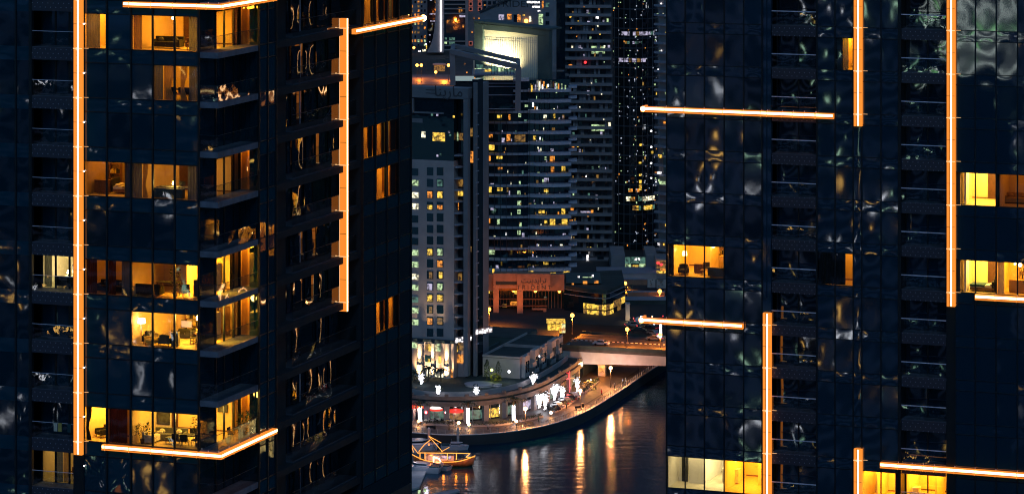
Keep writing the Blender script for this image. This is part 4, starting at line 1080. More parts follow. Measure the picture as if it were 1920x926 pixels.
lw = [(903, 909, 255, 260, 'wO'), (911, 924, 252, 258, 'wO'), (949, 957, 252, 265, 'wO'), (965, 985, 253, 266, 'wD'), (1000, 1005, 255, 262, 'wY'), (914, 927, 271, 282, 'wY'), (901, 927, 290, 302, 'wO'), (931, 942, 293, 298, 'wY'), (1031, 1040, 293, 303, 'wO'), (1021, 1025, 294, 300, 'wG'), (933, 942, 314, 318, 'wO'), (1033, 1039, 313, 322, 'wO'), (1053, 1060, 312, 321, 'wY'), (973, 976, 340, 348, 'wG'), (1020, 1029, 334, 341, 'wP'),
      (905, 926, 348, 361, 'wY'), (932, 942, 352, 358, 'wY'), (950, 953, 352, 360, 'wD'), (970, 976, 358, 365, 'wG'), (1020, 1028, 354, 360, 'wY'), (970, 977, 377, 385, 'wG'), (920, 926, 389, 394, 'wP'), (970, 976, 393, 401, 'wG'), (1010, 1021, 394, 400, 'wY'), (1053, 1060, 391, 401, 'wY'), (900, 926, 407, 419, 'wO'), (932, 937, 411, 421, 'wG'), (1021, 1027, 413, 419, 'wY'), (1031, 1041, 411, 424, 'wY'), (1053, 1064, 411, 420, 'wY'), (970, 976, 432, 440, 'wG'), (914, 928, 466, 477, 'wG'),
      (1019, 1028, 491, 496, 'wY'), (932, 938, 216, 222, 'wY'), (939, 941, 216, 222, 'wY'), (953, 957, 215, 225, 'wO'), (972, 977, 213, 220, 'wG'), (1019, 1025, 216, 222, 'wW'), (1037, 1041, 214, 222, 'wY'), (1054, 1058, 216, 223, 'wD'), (984, 990, 197, 201, 'wG'), (998, 1001, 192, 201, 'wL'), (1002, 1005, 200, 210, 'wO'), (1016, 1019, 206, 208, 'wO')]
arcwins(lw)
r = random.Random(5)
sp = [(x, x+r.choice((1.2, 1.6, 2.4)), y-r.uniform(2, 11), y, r.choice(('wP', 'wP', 'wW', 'wL', 'wG', 'wD'))) for x, y in [(r.gauss(1012, 14) if i % 3 else r.uniform(900, 1062), r.choice(ys[1:18])-r.uniform(2, 5)) for i in range(48)] if 898 < x < 1060]
sp = [(a, b, max(c, d-9), d, m) for a, b, c, d, m in sp]
arcwins([q[:3]+(q[2]+min(5, q[3]-q[2]),)+q[4:] for q in sp], .05)
for y0, y1, m in ((153, 162, 'wO'), (156, 175, 'wG'), (152, 170, 'wW')): wins(CT, W0, [(994+8*y0 % 50, 997+8*y0 % 50, y0, y1, m)], .5)
wins(CT, W0, [(x, x+2.5, 155+rnd.random()*6, 166+rnd.random()*8, rnd.choice(('wY', 'wG', 'wP', 'wO', 'wL'))) for x in (996, 1003, 1010, 1016, 1024, 1040, 1046, 1052, 1059)], .8)
r = random.Random(77); more = []
for i in range(120):
    y = r.choice(ys[3:])-2; x = r.uniform(896, 1060); w_ = r.choice((1.5, 2.2, 3, 4.5, 6)); h_ = r.uniform(3, 9)
    if all(abs(y-q[3]) > 12 or x > q[1]+1 or x+w_ < q[0]-1 for q in lw+more): more.append((x, x+w_, y-h_, y, r.choice(('wD', 'wD', 'wT', 'wT', 'wP', 'wP', 'wG', 'wO', 'wW', 'wD'))))
arcwins(more[:40], .02)
# lit ground storey below the tower
band('base_wall', 'conc', 900, 1070, 998, 1.5, 10, W0.Z(516, 0), W0.Z(511, 0), CT)
wins(CT, W0, [(945, 953, 514, 525, 'wO'), (991, 1000, 508, 520, 'wY'), (1003, 1022, 510, 521, 'wY'), (1023, 1042, 511, 523, 'wY'), (966, 985, 511, 518, 'wO'), (1057, 1068, 508, 518, 'wY'), (923, 927, 504, 512, 'wY')], -3.5)
# crown
Cr = Frame(1030, 1003, 34)
CW = Cr.root('rooftop_screen', 'rooftop screen wall with a big cream panel floodlit from below, on the curved tower', 'rooftop wall')
def fpoly(mb, fr, pts, b0, b1, m=0):
    """solid slab whose front outline covers the photo polygon at depth b0"""
    q = [(fr.A(x, b0), fr.Z(y, fr.A(x, b0), b0)) for x, y in pts]; n = len(q)
    mb.add([(a, b0, z) for a, z in q]+[(a, b1, z) for a, z in q], [tuple(range(n))[::-1], tuple(range(n, 2*n))]+[(i, (i+1) % n, n+(i+1) % n, n+i) for i in range(n)], m); return mb
mb = MB(); fpoly(mb, Cr, [(889, 42), (905, 46), (905, 158), (889, 158)], 1.6, 3.4); fpoly(mb, Cr, [(905.2, 46), (1030, 57), (1030, 68), (1008, 67), (960, 61), (905.2, 56)], 1.7, 3.4); fpoly(mb, Cr, [(1008.1, 67.2), (1030, 68.2), (1030, 158), (1008.1, 158)], 1.8, 3.4); fpoly(mb, Cr, [(888, 39), (1031, 54), (1031, 57), (888, 43)], 1.2, 8)
mb.build('wall', 'tealw', CW)
fpoly(MB(), Cr, [(905.3, 56), (960, 61), (1010, 67.5), (1010, 158), (905.3, 158)], 2.6, 3.3).build('panel', 'litpanel', CW)
mb = MB()
for i in range(26): fbx(mb, Cr, 906+4*i, 906.25+4*i, 70, 156, 2.53, 2.59)
for y in (74, 78): fbx(mb, Cr, 906, 1007, y, y+.4, 2.5, 2.53)
mb.build('panel_joint', 'band', CW)
for px, pw in ((906, 3500), (916, 7000), (927, 10000), (938, 8000), (950, 4000)):
    a_ = Cr.A(px, -1.2); q_ = Cr.W(a_, .4, Cr.Z(122+(px-914)*.3, a_, .4)); slight(q_, Cr.W(a_-.2, 2.6, Cr.Z(100, a_, 2.6)), pw, (1, .86, .48), 150, .3, 1.0)
    MB().box(a_-.5, a_+.5, .0, .3, q_.z-.7, q_.z-.4).build('flood_lamp', 'frame', CW)
# sloped frame
A_, B_, C_, D_ = P(848, 97, 980), P(972, 126, 975), P(849, 160, 980), P(971, 208, 975)
mb = MB()
def beam(mb, p, q, w, h):
    d = (q-p); L_ = d.length; d.normalize(); up = Vector((0, 0, 1)) if abs(d.z) < .8 else Vector((0, 1, 0))
    sd = d.cross(up).normalized(); up = sd.cross(d)
    vs = [tuple(pt+sd*w*i+up*h*j) for pt in (p, q) for i, j in ((-1, -1), (1, -1), (1, 1), (-1, 1))]
    mb.add(vs, [(0, 1, 2, 3), (4, 7, 6, 5), (0, 4, 5, 1), (1, 5, 6, 2), (2, 6, 7, 3), (3, 7, 4, 0)])
beam(mb, A_, B_, 1.0, .7); beam(mb, A_, C_, .8, .6); beam(mb, B_, D_, .8, .7); beam(mb, A_+Vector((0, 20, 0)), B_+Vector((0, 20, 0)), .8, .6)
beam(mb, A_, A_+Vector((0, 20, 0)), .6, .5); beam(mb, B_, B_+Vector((0, 20, 0)), .6, .5)
mb.build('roof_frame', 'concd', CT)
mb = MB(); fbx(mb, W0, 852, 962, 152, 206, -17, -2); fbx(mb, W0, 852, 889, 206.5, 500, -14, 2)
mb.build('glass_wing', 'cglass', CT)
for y in (156, 162, 178, 204): 
    o = MB(); fbx(o, W0, 890, 968, y, y+1.3, -17.3, -16.8); o.build('ledge', 'band', CT)
wins(CT, W0, [(922, 932, 124, 139, 'wT'), (933, 944, 126, 139, 'wG'), (945, 955, 129, 139, 'wT'), (956, 965, 131, 139, 'wT'), (893, 906, 121, 128, 'wT'), (890, 920, 128.5, 130, 'wG'), (909, 921, 131, 139, 'wY')], -8)
mb = MB(); fbx(mb, W0, 885, 966, 140, 142, -17, 2); mb.build('terrace', 'band', CT)
fpart(CT, W0, 'post', 'litpanel', 887.5, 890, 114, 139, -16.8, -16.2)
for i in range(8): fpart(CT, W0, 'post', 'mull', 921+6*i, 921.8+6*i, 120+1.4*i, 140, -16.9, -16.6)
for x, y in ((889, 145), (889, 149), (925, 147), (870, 119), (874, 135)): wins(CT, W0, [(x, x+2.6, y, y+2.6, 'wO')], -17)

# ================================================================== sand apartment tower
Sf = Frame(1145, 1060, 4)
ST = Sf.root('sand_tower', 'sand coloured apartment tower with recessed balconies and a red light, beside the dark round tower', 'tower')
M_['tand'] = mat('shaded_sand_render', (.08, .085, .10), .85, var=.3, scale=.25)  # shade of the balcony recesses put into a darker wall colour
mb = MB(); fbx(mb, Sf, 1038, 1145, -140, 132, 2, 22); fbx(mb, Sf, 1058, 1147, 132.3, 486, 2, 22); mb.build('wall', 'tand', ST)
fpart(ST, Sf, 'pier', 'tan', 1030, 1043, -140, 138, .2, 6)
mb = MB(); fbx(mb, Sf, 1043, 1059, -140, 128, 1.5, 1.95); mb.build('glazing', 'cglass', ST)
ysS = [y for y in range(-130, 486, 1)]; y = -136.0; i = 0; rS = random.Random(3); lst = []; dk = []; mb = MB()
while y < 480:
    x0 = 1060 if y < 132 else 1068
    o = MB(); fbx(o, Sf, x0, 1146 if y < 132 else 1148, y, y+5, .2, 2); o.build('balcony', 'tan', ST)
    if y > 140: o = MB(); fbx(o, Sf, 1050, 1068, y+3, y+5.5, -.6, 2); o.build('ledge', 'band', ST)
    for j in range(5):
        xa = x0+5+j*15+rS.uniform(-2, 2); dk.append((xa, xa+rS.choice((5, 7, 11)), y+6.5, y+15))
    for j in range(3):
        xa = x0+4+rS.random()*66; o = MB(); fbx(o, Sf, xa, xa+rS.choice((4, 6)), y+6, y+15.5, 1.5, 1.98); o.build('pier', 'tan', ST)
    y += 16.25; i += 1
for q in dk: fbx(mb, Sf, *q, 1.92, 1.99)
tag(mb.build('window', 'cglass', ST), kind='stuff')
wins(ST, Sf, [(1043, 1058, 6, 13, 'wT'), (1043, 1057, 24, 30, 'wO'), (1083, 1091, 39, 47, 'wY'), (1101, 1107, 40, 47, 'wP'), (1043, 1056, 58, 64, 'wY'), (1109, 1134, 87, 101, 'wG'), (1044, 1057, 89, 96, 'wY'), (1043, 1057, 105, 112, 'wP'), (1043, 1058, 120, 127, 'wY'), (1066, 1073, 121, 127, 'wO'), (1068, 1072, 30, 34, 'wY'), (1102, 1107, 25, 30, 'wG'), (1117, 1122, 30, 36, 'wL'), (1117, 1122, 46, 51, 'wW'), (1109, 1133, 234, 246, 'wG'), (1101, 1106, 170, 178, 'wP'),
    (1071, 1077, 272, 279, 'wO'), (1082, 1085, 271, 276, 'wY'), (1110, 1115, 341, 345, 'wO'), (1128, 1135, 367, 372, 'wY'), (1088, 1107, 396, 404, 'wP'), (1101, 1104, 398, 407, 'wO'), (1101, 1103, 463, 470, 'wY'), (1106, 1108.5, 463, 470, 'wY'), (1070, 1076, 390, 396, 'wO'), (1067, 1074, 412, 416, 'wO'), (1121, 1123, 388, 394, 'wW'), (1116, 1121, 366, 376, 'wP')], 1.9)
wins(ST, Sf, [(x, x+2, y, y+2.2, m) for x, y, m in ((1108, 155, 'wW'), (1086, 200, 'wW'), (1124, 64, 'wY'), (1090, 90, 'wP'), (1127, 176, 'wW'), (1080, 68, 'wO'), (1106, 262, 'wW'), (1132, 116, 'wG'), (1131, 223, 'wW'), (1070, 52, 'wO'), (1122, 312, 'wG'), (1098, 330, 'wL'), (1094, 12, 'wO'), (1122, 17, 'wO'))], .15)
rwins(ST, Sf, 46, 1060, 1146, [y_ for y_ in [-136+16.25*i_+15 for i_ in range(9, 38)] if y_ > 8], 1.88, 21, wmin=1.5, wmax=5, h=7, ms=('wD', 'wD', 'wT', 'wP', 'wP', 'wG', 'wO', 'wW'))
MB().ell(tuple(Vector((Sf.A(1097.5), -.2, Sf.Z(117.5, -5)))), .45).build('warning_light', 'redneon', ST)
mb = MB(); fbx(mb, Sf, 1060, 1140, 487, 520, -4, 15); mb.build('base_wall', 'tan', ST)
wins(ST, Sf, [(1100, 1104, 478, 490, 'wL'), (1100.5, 1103.5, 494, 504, 'wW')], -4)
wins(ST, Sf, [(1082, 1092, 476, 484, 'cglass'), (1120, 1132, 480, 486, 'cglass'), (1074, 1092, 493, 506, 'cglass'), (1109, 1132, 494, 507, 'cglass')], -4)

# ================================================================== round dark glass tower
RT = thing('round_glass_tower', 'round nearly black glass tower with scattered sparkles and a ring of yellow windows', 'tower', (0, 0, 0))
cxr, cyr, rr_ = P(1190, 0, 1080).x, 1088.0, 8.0
def ringpart(name, m, z0, z1, r, a0=0.0, a1=2*pi, n=40, th=.15):
    mb = MB(); k = max(2, int(n*(a1-a0)/(2*pi)))
    for i in range(k):
        p, q = a0+(a1-a0)*i/k, a0+(a1-a0)*(i+1)/k
        v = [(cxr+R_*sin(t), cyr-R_*cos(t), z) for z in (z0, z1) for R_ in (r-th, r) for t in (p, q)]
        mb.add(v, [(2, 3, 7, 6), (0, 4, 5, 1), (4, 6, 7, 5), (0, 1, 3, 2), (0, 2, 6, 4), (1, 5, 7, 3)])
    return mb.build(name, m, RT)
zR = lambda y: W0.D(0, 0) and CZ-(y-HZ)/F*1080
ringpart('wall', 'cglass', 8, zR(-140), rr_, th=rr_-.5)
y = -130.0; i = 0
while y < 500: ringpart('ledge', 'wslab', zR(y+2.4), zR(y), rr_+.12); y += 18.3
for t_ in (-1.25, -.95, -.7, -.45, -.2, .05, .3, .55, .8, 1.05): ringpart('mullion', 'concd', zR(500), zR(-135), rr_+.2, t_, t_+.02, 200, .1)
for y, h, a0, a1, m in ((60, 7, -.55, .95, 'wP'), (78, 5, -.4, .3, 'wP'), (110, 7, -.7, .5, 'wP'), (369, 8, -.35, .95, 'wW'), (386, 8, -.1, .95, 'wY'), (354, 6, -.25, .2, 'wO')):
    a = a0
    while a < a1: da = rnd.uniform(.06, .22); ringpart('window', rnd.choice((m, m, m, 'wT', 'wD')), zR(y+h), zR(y), rr_+.2, a, min(a1, a+da), 60); a += da+rnd.choice((.02, .03, .12))
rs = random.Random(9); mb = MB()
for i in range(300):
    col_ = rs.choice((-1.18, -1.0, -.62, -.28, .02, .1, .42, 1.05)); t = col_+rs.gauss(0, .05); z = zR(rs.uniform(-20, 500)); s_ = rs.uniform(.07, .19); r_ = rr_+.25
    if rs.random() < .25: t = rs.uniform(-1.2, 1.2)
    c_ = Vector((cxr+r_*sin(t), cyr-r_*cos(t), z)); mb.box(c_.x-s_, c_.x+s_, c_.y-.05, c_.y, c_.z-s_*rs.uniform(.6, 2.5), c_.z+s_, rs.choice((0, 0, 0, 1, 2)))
tag(mb.build('sparkle', [emat('far_white_glint', (.75, .8, 1), .55, sample=False), 'wO', 'wG'], RT), kind='stuff')  # reflected city lights put on the glass as small glowing dots
for (z0, z1, a) in ((338, 344, .18), (347, 357, .18), (326, 330, .18), (270, 274, .2), (304, 307, .17), (285, 290, .75)): ringpart('window', 'wY', zR(z1), zR(z0), rr_+.22, a, a+.1, 200)
for yy in (246, 276, 306, 334): MB().ell(tuple(P(1221, yy, 1078)), .35).build('marker_lamp', 'wL', RT)
# bright lobby
mb = MB(); fbx(mb, W0, 1146, 1172, 478, 512, 31, 50); fbx(mb, W0, 1211, 1232, 478, 512, 31, 50); mb.build('lobby_wall', 'tan', RT)
wins(RT, W0, [(1172, 1182, 482, 494, 'wT'), (1183, 1198, 482, 494, 'wT'), (1199, 1210, 482, 494, 'wT'), (1172, 1183, 495, 511, 'wG'), (1184, 1197, 497, 510, 'wY'), (1199, 1210, 495, 511, 'wG'), (1162, 1165, 494, 509, 'wY'), (1160, 1166, 481, 488, 'wL')], 31.4)
wins(RT, W0, [(1190, 1194, 484, 488, 'wL'), (1196, 1200, 484, 488, 'wL')], 31.2)

# ================================================================== balcony tower behind the corner
Bf = Frame(1224, 1045, 20)
BT = Bf.root('balcony_tower', 'grey tower with tilted balconies squeezed between the round tower and the wide dark tower', 'tower')
mb = MB(); mb.box(1.2, 14, 3, 20, 10, Bf.Z(-140, 0)); mb.build('wall', 'conc', BT)
y = -130
while y < 470:
    z = Bf.Z(y, 0)
    o = MB().prism([(-.3, 2.0), (3.5, .2), (14, .2), (14, 3), (-.3, 3)], z-.45, z+.2).build('balcony', 'band', BT); y += 17.6
MB().box(3.6, 5.8, .3, 2.9, Bf.Z(35, 0), Bf.Z(12, 0)).build('balcony_screen', 'tealw', BT); MB().box(3.4, 7, .28, 2.9, Bf.Z(325, 0), Bf.Z(280, 0)).build('balcony_screen', 'tealw', BT)
rwins(BT, Bf, 26, 1228, 1254, [12, 30, 47, 65, 100, 135, 178, 232, 292, 345, 345, 342, 420, 424, 460], 2.9, 8, wmin=1.5, wmax=4, h=6, ms=('wY', 'wW', 'wO', 'wG', 'wL'))
wins(BT, Bf, [(1236, 1249, 340, 346, 'wG'), (1232, 1240, 322, 326, 'wL'), (1234, 1240, 290, 296, 'wY')], .15)

# ================================================================== letter tower behind the bright crown
Tf_ = Frame(1043, 1180, 10)
TT = Tf_.root('lettered_tower', 'sand tower with a slanted roofline and dark lettering high behind the glowing crown', 'tower')
a = [Tf_.A(x) for x in (900, 985, 1043)]; zz_ = [Tf_.Z(y, -8) for y in (200, 24, -14, -60)]
mb = MB(); v = [(a[0], 0, zz_[0]), (a[2], 0, zz_[0]), (a[2], 0, zz_[3]), (a[1], 0, zz_[2]), (a[0], 0, zz_[1])]
mb.add(v+[(x, 22, z) for x, y_, z in v], [(0, 1, 2, 3, 4), (9, 8, 7, 6, 5)]+[(i, i+5, (i+1) % 5+5, (i+1) % 5) for i in range(5)]); mb.build('wall', 'tan', TT)
mb = MB(); beam(mb, Vector((a[0]-.3, -.5, zz_[1])), Vector((a[1], -.5, zz_[2])), .3, .3); mb.build('roof_edge', 'sign', TT)
MB().box(a[0], a[2], .5, 20, 10, zz_[0]).build('lower_storeys', 'tan', TT)
text_mesh(TT, 'lettering', 'TRIDENT', 3.3, 'sign', (Tf_.A(972), -.06, Tf_.Z(9, -8)), xs=1.25)
wins(TT, Tf_, [(988, 1012, 3, 6.5, 'wL'), (998, 1012, 12, 15, 'wL'), (1008, 1013, 20, 22, 'wL'), (1016, 1019, 2, 16, 'wO'), (935, 945, 28, 38, 'wP'), (951, 959, 27, 37, 'wO'), (970, 976, 28, 42, 'wO'), (979, 984, 28, 30, 'wY'), (992, 996, 31, 42, 'wW'), (1010, 1018, 27, 48, 'wG'), (1023, 1032, 6, 14, 'wT')], 0)
wins(TT, Tf_, [(1023, 1032, 24, 31, 'cglass'), (1023, 1032, 40, 47, 'cglass'), (963, 969, 28, 42, 'cglass')], 0)
MB().ell((Tf_.A(987), -.5, Tf_.Z(40, -8)), .7).build('warning_light', 'lampglobe', TT)

# ================================================================== far blocks beyond the park
Ff = Frame(960, 1790, 0)
def far(name, label, px0, px1, py0, py1, b, m, dep=25):
    t = thing(name, label, 'tower', (Ff.o.x, Ff.o.y, 0)); fpart(t, Ff, 'wall', m, px0, px1, py0, py1, b, b+dep); return t
zz0 = 101
t = far('far_apartment_block', 'far grey apartment block with a grid of small orange windows, nearest the dark tower edge', 755, 801, -90, 100, 60, 'tan')
q = []; r = random.Random(2)
for i in range(13):
    for j in range(5):
        if r.random() < .75: x = 771+6*j; y = -6+8.1*i; q.append((x, x+3.2, y, y+4.5, r.choice(('cglass', 'cglass', 'wD', 'wD', 'wO', 'wG', 'cglass'))))
wins(t, Ff, q, 60)
t = far('far_glass_block', 'far dark glass block between the grey apartments and the white sail shaped tower', 800, 822, -90, 88, 66, 'cglass')
wins(t, Ff, [(804+3*r.random()*5, 806+3*r.random()*5, y, y+2, 'wP') for y in range(0, 80, 13)], 66)
t = thing('sail_tower', 'pale sail shaped tower with one bright vertical white light line', 'tower', (Ff.o.x, Ff.o.y, 0))
pts = [(801, 99), (806, 90), (811, 75), (814.5, 55), (816.5, 30), (818, -100), (832, -100), (832, 99)]
pl = [(Ff.A(x, 0), Ff.Z(y, 0)) for x, y in pts]
mb = MB(); n = len(pl); mb.add([(x, 0, z) for x, z in pl]+[(x, 18, z) for x, z in pl], [tuple(range(n))[::-1], tuple(range(n, 2*n))]+[(i, (i+1) % n, n+(i+1) % n, n+i) for i in range(n)]); mb.build('wall', 'tan', t)
fpart(t, Ff, 'light_line', emat('white_light_line', (1, .9, .88), 3.0, sample=False), 825.3, 827.8, -90, 97, -.6, -.02)
wins(t, Ff, [(797, 800, 82, 85, 'wL'), (798.5, 800.5, 86, 92, 'wY'), (784, 789, 95, 98, 'wL'), (792, 799, 93, 97, 'wW')], -2)
t = far('far_banded_block', 'far dark glass block with pale floor bands, just behind the white light line', 833, 877, -90, 99, 30, 'cglass')
for y in (-60, -44, -28, -12, 0, 8, 16, 25, 77, 85, 93): fpart(t, Ff, 'ledge', 'conc', 832, 875, y, y+2.2, 29, 30)
fpart(t, Ff, 'pier', 'conc', 872.5, 877.5, -90, 99, 28.5, 30)
wins(t, Ff, [(834, 838, 71, 75, 'wT'), (842, 853, 71, 76, 'wT'), (833, 838, 79, 83, 'wG'), (842, 853, 79, 84, 'wT'), (861, 873, 29, 33, 'wP'), (867, 870, 47, 52, 'wO')], 29)
t = far('far_arched_block', 'far purple grey block with orange rimmed window columns beside the bright crown', 877.6, 932, -90, 99, 45, 'tan')
M_['rim'] = emat('orange_rim', (1, .22, .10), .30, sample=False)
for x in (879, 896):
    for y in (-5, 4, 13.5, 78):
        if x == 896 and y > 20: continue
        o = fpart(t, Ff, 'window', 'rim', x, x+7, y, y+8, 44.6, 45); fpart(o, Ff, 'pane', 'cglass', x+1.2, x+5.8, y+1.2, y+6.6, 44.4, 44.58)
for x in range(906, 930, 9):
    for y in range(-6, 60, 9): fpart(t, Ff, 'window', 'cglass' if (x+y) % 4 else 'wP', x, x+6, y, y+6, 44.6, 45)
for i, (x, y) in enumerate(((909, 24), (887, 34), (897, 34), (884, 60), (908, 9))): wins(t, Ff, [(x, x+2.5, y, y+2, 'wO')], 44.5)

# ================================================================== orange lit podium with lettering
Df = Frame(900, 958, 1.5)
DT = Df.root('stone_podium', 'terracotta stone podium with square portal frames and dark lettering, lit orange by street lamps', 'building')
mb = MB(); fbx(mb, Df, 890, 1058, 514, 545, 3, 5.5, 0); fbx(mb, Df, 890, 1058, 545.2, 616, 8, 30, 1); mb.build('wall', ['brownst', 'cglass'], DT)
mb = MB(); fbx(mb, Df, 925, 970, 512.5, 541, -.4, 2.9); fbx(mb, Df, 969.6, 1032, 513.5, 545, -1.2, 2.9); mb.build('portal_header', 'brownst', DT)
fpart(DT, Df, 'recess_panel', 'frame', 929.5, 969, 528, 534, -.52, -.42)
for x0, x1, y0, b in ((925, 935.5, 541.2, -.4), (969.5, 980.5, 545.2, -1.2), (1018.5, 1024.5, 580, 1.5)): fpart(DT, Df, 'column', 'brownst', x0, x1, y0, 616, b, b+2.2)
for y in (560, 573, 590): fpart(DT, Df, 'ledge', 'brownst', 900, 1026, y, y+1.6, 6.5, 8)
fpart(DT, Df, 'lintel', 'brownst', 997, 1024.6, 578.4, 581, 1.4, 3)
wins(DT, Df, [(911, 918, 540, 550, 'wY'), (964.5, 969.4, 543, 551, 'wY'), (957, 970, 565, 574, 'wO'), (942, 950, 570, 576, 'wD'), (956, 968, 586, 593, 'wO'), (1020, 1024.5, 556, 562, 'wT'), (1058, 1061, 584, 593, 'wY'), (914, 919, 601, 612, 'wD'), (938, 945, 604, 613, 'wD')], 7.9)
mb = MB()
for x in range(902, 1056, 6): fbx(mb, Df, x, x+.5, 546, 615, 7.8, 7.95)
mb.build('mullion_grid', 'brownst', DT)
text_mesh(DT, 'lettering', 'T R I D E N T', 1.75, 'sign', (Df.A(1001.5), -1.27, Df.Z(538, 14)), xs=1.0)
text_mesh(DT, 'lettering', '\ufe96\ufee8\ufef3\ufeaa\ufef3\ufe8d\ufeae\ufe97', 2.1, 'sign', (Df.A(1001), -1.27, Df.Z(525, 14)))
for i in range(4): fpart(DT, Df, 'planter', 'brownst', 905+30*i, 915+30*i, 610, 615, -3, -1)

for px in (921, 958, 1000, 1046):  # sodium floods added to brighten the podium front, no fixtures stand here
    a_ = Df.A(px, -9); slight(Df.W(a_, -9, 12.2), Df.W(a_, 0, 17.5), 1900, SODIUM, 110, .4, .8)
# ================================================================== curved glass pavilion
PV = thing('curved_glass_pavilion', 'low ship shaped dark glass building with a yellow lit restaurant front', 'building', (0, 0, 0))
def bow(px0, px1, D, n=16):       # nose towards the viewer at about px 1120
    out = []
    for i in range(n+1):
        t = i/n; x = px0+(px1-px0)*t; d = D-9*sin(pi*min(1, t*1.25)*.5)**1.0+14*max(0, t-.72)/.28*1.0
        out.append((P(x, 0, d).x, d))
    return out
def bowpart(name, m, px0, px1, D, y0, y1, dep, i0=0, i1=16, th=None, ex=0.0):
    a = bow(px0, px1, D)[i0:i1+1]
    a = [(x, y-ex) for x, y in a]
    poly = a+([(x, y+th) for x, y in a[::-1]] if th else [(a[-1][0], a[-1][1]+dep), (a[0][0], a[0][1]+dep)])
    dm = 955; z0, z1 = CZ-(y1-HZ)/F*dm, CZ-(y0-HZ)/F*dm
    return MB().prism(poly, z0, z1).build(name, m, PV)
bowpart('wall', 'cglass', 1058, 1172, 962, 548, 606, 26)
bowpart('roof', 'roof', 1060, 1171, 961, 541, 547.5, 24)
bowpart('ledge', 'band', 1057, 1173, 962, 547.6, 549, 26, th=1.0, ex=.5)
bowpart('ledge', 'conc', 1057, 1173, 962, 557, 558.2, 26, th=.8, ex=.3)
rp = random.Random(4)
for i in range(5, 16):
    for y0, y1, mm in ((569, 579, ('wY', 'wD', 'wY')), (580, 590, ('wY', 'wY', 'wD')), (592, 603, ('wY', 'wD', 'cglass'))):
        if i > 12: y0 -= 3; 
        if i > 12 and rp.random() < .3: continue
        bowpart('window', rp.choice(mm), 1058, 1172, 962, y0+rp.random()*2, y1, 1, i, i+1, th=.2, ex=.25)
bowpart('sill', 'wY', 1058, 1172, 962, 603.4, 605, 1, 5, 9, th=.3, ex=.5)
mb = MB(); fbx(mb, W0, 1062, 1128, 529, 531, -38, -20); mb.build('terrace_canopy', 'tealw', PV)
wins(PV, W0, [(x, x+w, y, y+h, m) for x, w, y, h, m in ((1083, 3.5, 517, 3.5, 'wL'), (1109, 4, 515, 4, 'wL'), (1092, 18, 519, 1.5, 'wG'), (1072, 4, 531, 4, 'wO'), (1093, 8, 527, 5, 'wO'), (1114, 8, 526, 5, 'wO'), (1090, 3, 536, 3, 'wO'), (1065, 4, 536, 2.5, 'wD'))], -38)
# ================================================================== water, ground, quay
def smooth(pts, n=8):
    out = []
    for i in range(len(pts)-1):
        p0, p1, p2, p3 = pts[max(0, i-1)], pts[i], pts[i+1], pts[min(len(pts)-1, i+2)]
        for j in range(n):
            t = j/n
            out.append(tuple(.5*(2*b+(c_-a_)*t+(2*a_-5*b+4*c_-d_)*t*t+(3*b-a_-3*c_+d_)*t**3) for a_, b, c_, d_ in zip(p0, p1, p2, p3)))
    out.append(tuple(pts[-1])); return out
m, nt, b, out = _nodes('marina_water'); nt.nodes.remove(b)
df = N(nt, 'ShaderNodeBsdfDiffuse'); df.inputs[0].default_value = (.002, .036, .070, 1)
gl = N(nt, 'ShaderNodeBsdfGlossy', distribution='BECKMANN'); gl.inputs['Roughness'].default_value = .175
fr_n = N(nt, 'ShaderNodeFresnel'); fr_n.inputs[0].default_value = 1.33; ms = N(nt, 'ShaderNodeMixShader')
tc = N(nt, 'ShaderNodeTexCoord'); no = N(nt, 'ShaderNodeTexNoise'); no.inputs['Scale'].default_value = 1.9; no.inputs['Detail'].default_value = 4
nt.links.new(tc.outputs['Object'], no.inputs['Vector']); bp = N(nt, 'ShaderNodeBump'); bp.inputs['Distance'].default_value = .022
mpg = N(nt, 'ShaderNodeMapping'); mpg.inputs['Scale'].default_value = (.16, .42, 1); n2 = N(nt, 'ShaderNodeTexNoise'); n2.inputs['Scale'].default_value = 1.0; n2.inputs['Detail'].default_value = 4
nt.links.new(tc.outputs['Object'], mpg.inputs[0]); nt.links.new(mpg.outputs[0], n2.inputs['Vector']); b2 = N(nt, 'ShaderNodeBump'); b2.inputs['Distance'].default_value = .11
nt.links.new(n2.outputs['Fac'], b2.inputs['Height']); nt.links.new(b2.outputs[0], bp.inputs['Normal'])
nt.links.new(no.outputs['Fac'], bp.inputs['Height']); nt.links.new(bp.outputs[0], gl.inputs['Normal'])
nt.links.new(fr_n.outputs[0], ms.inputs[0]); nt.links.new(df.outputs[0], ms.inputs[1]); nt.links.new(gl.outputs[0], ms.inputs[2]); nt.links.new(ms.outputs[0], out.inputs['Surface']); M_['water'] = m
tag(MB().quad((-900, 250, 0), (900, 250, 0), (900, 1500, 0), (-900, 1500, 0)).build('water', 'water'), kind='structure')
ZQ = 2.5
qpx = [(700, 806), (785, 812), (830, 815), (880, 815), (930, 812), (980, 806), (1030, 796), (1080, 780), (1120, 760), (1160, 735), (1200, 708), (1240, 682), (1280, 660)]
quay = smooth([tuple(G(x, y, ZQ)[:2]) for x, y in qpx], 6)
far_pts = [(400, 1500), (9000, 1500), (9000, 12000), (-9000, 12000), (-9000, 760), (quay[0][0]-60, 815)]
tag(MB().prism(quay+far_pts, -2, ZQ-.02).build('ground', 'ground'), kind='structure')
tag(MB().prism([(-9000, -9000), (9000, -9000), (9000, 330), (-9000, 330)], -2, ZQ-.02).build('near_bank_ground', 'ground'), kind='structure')
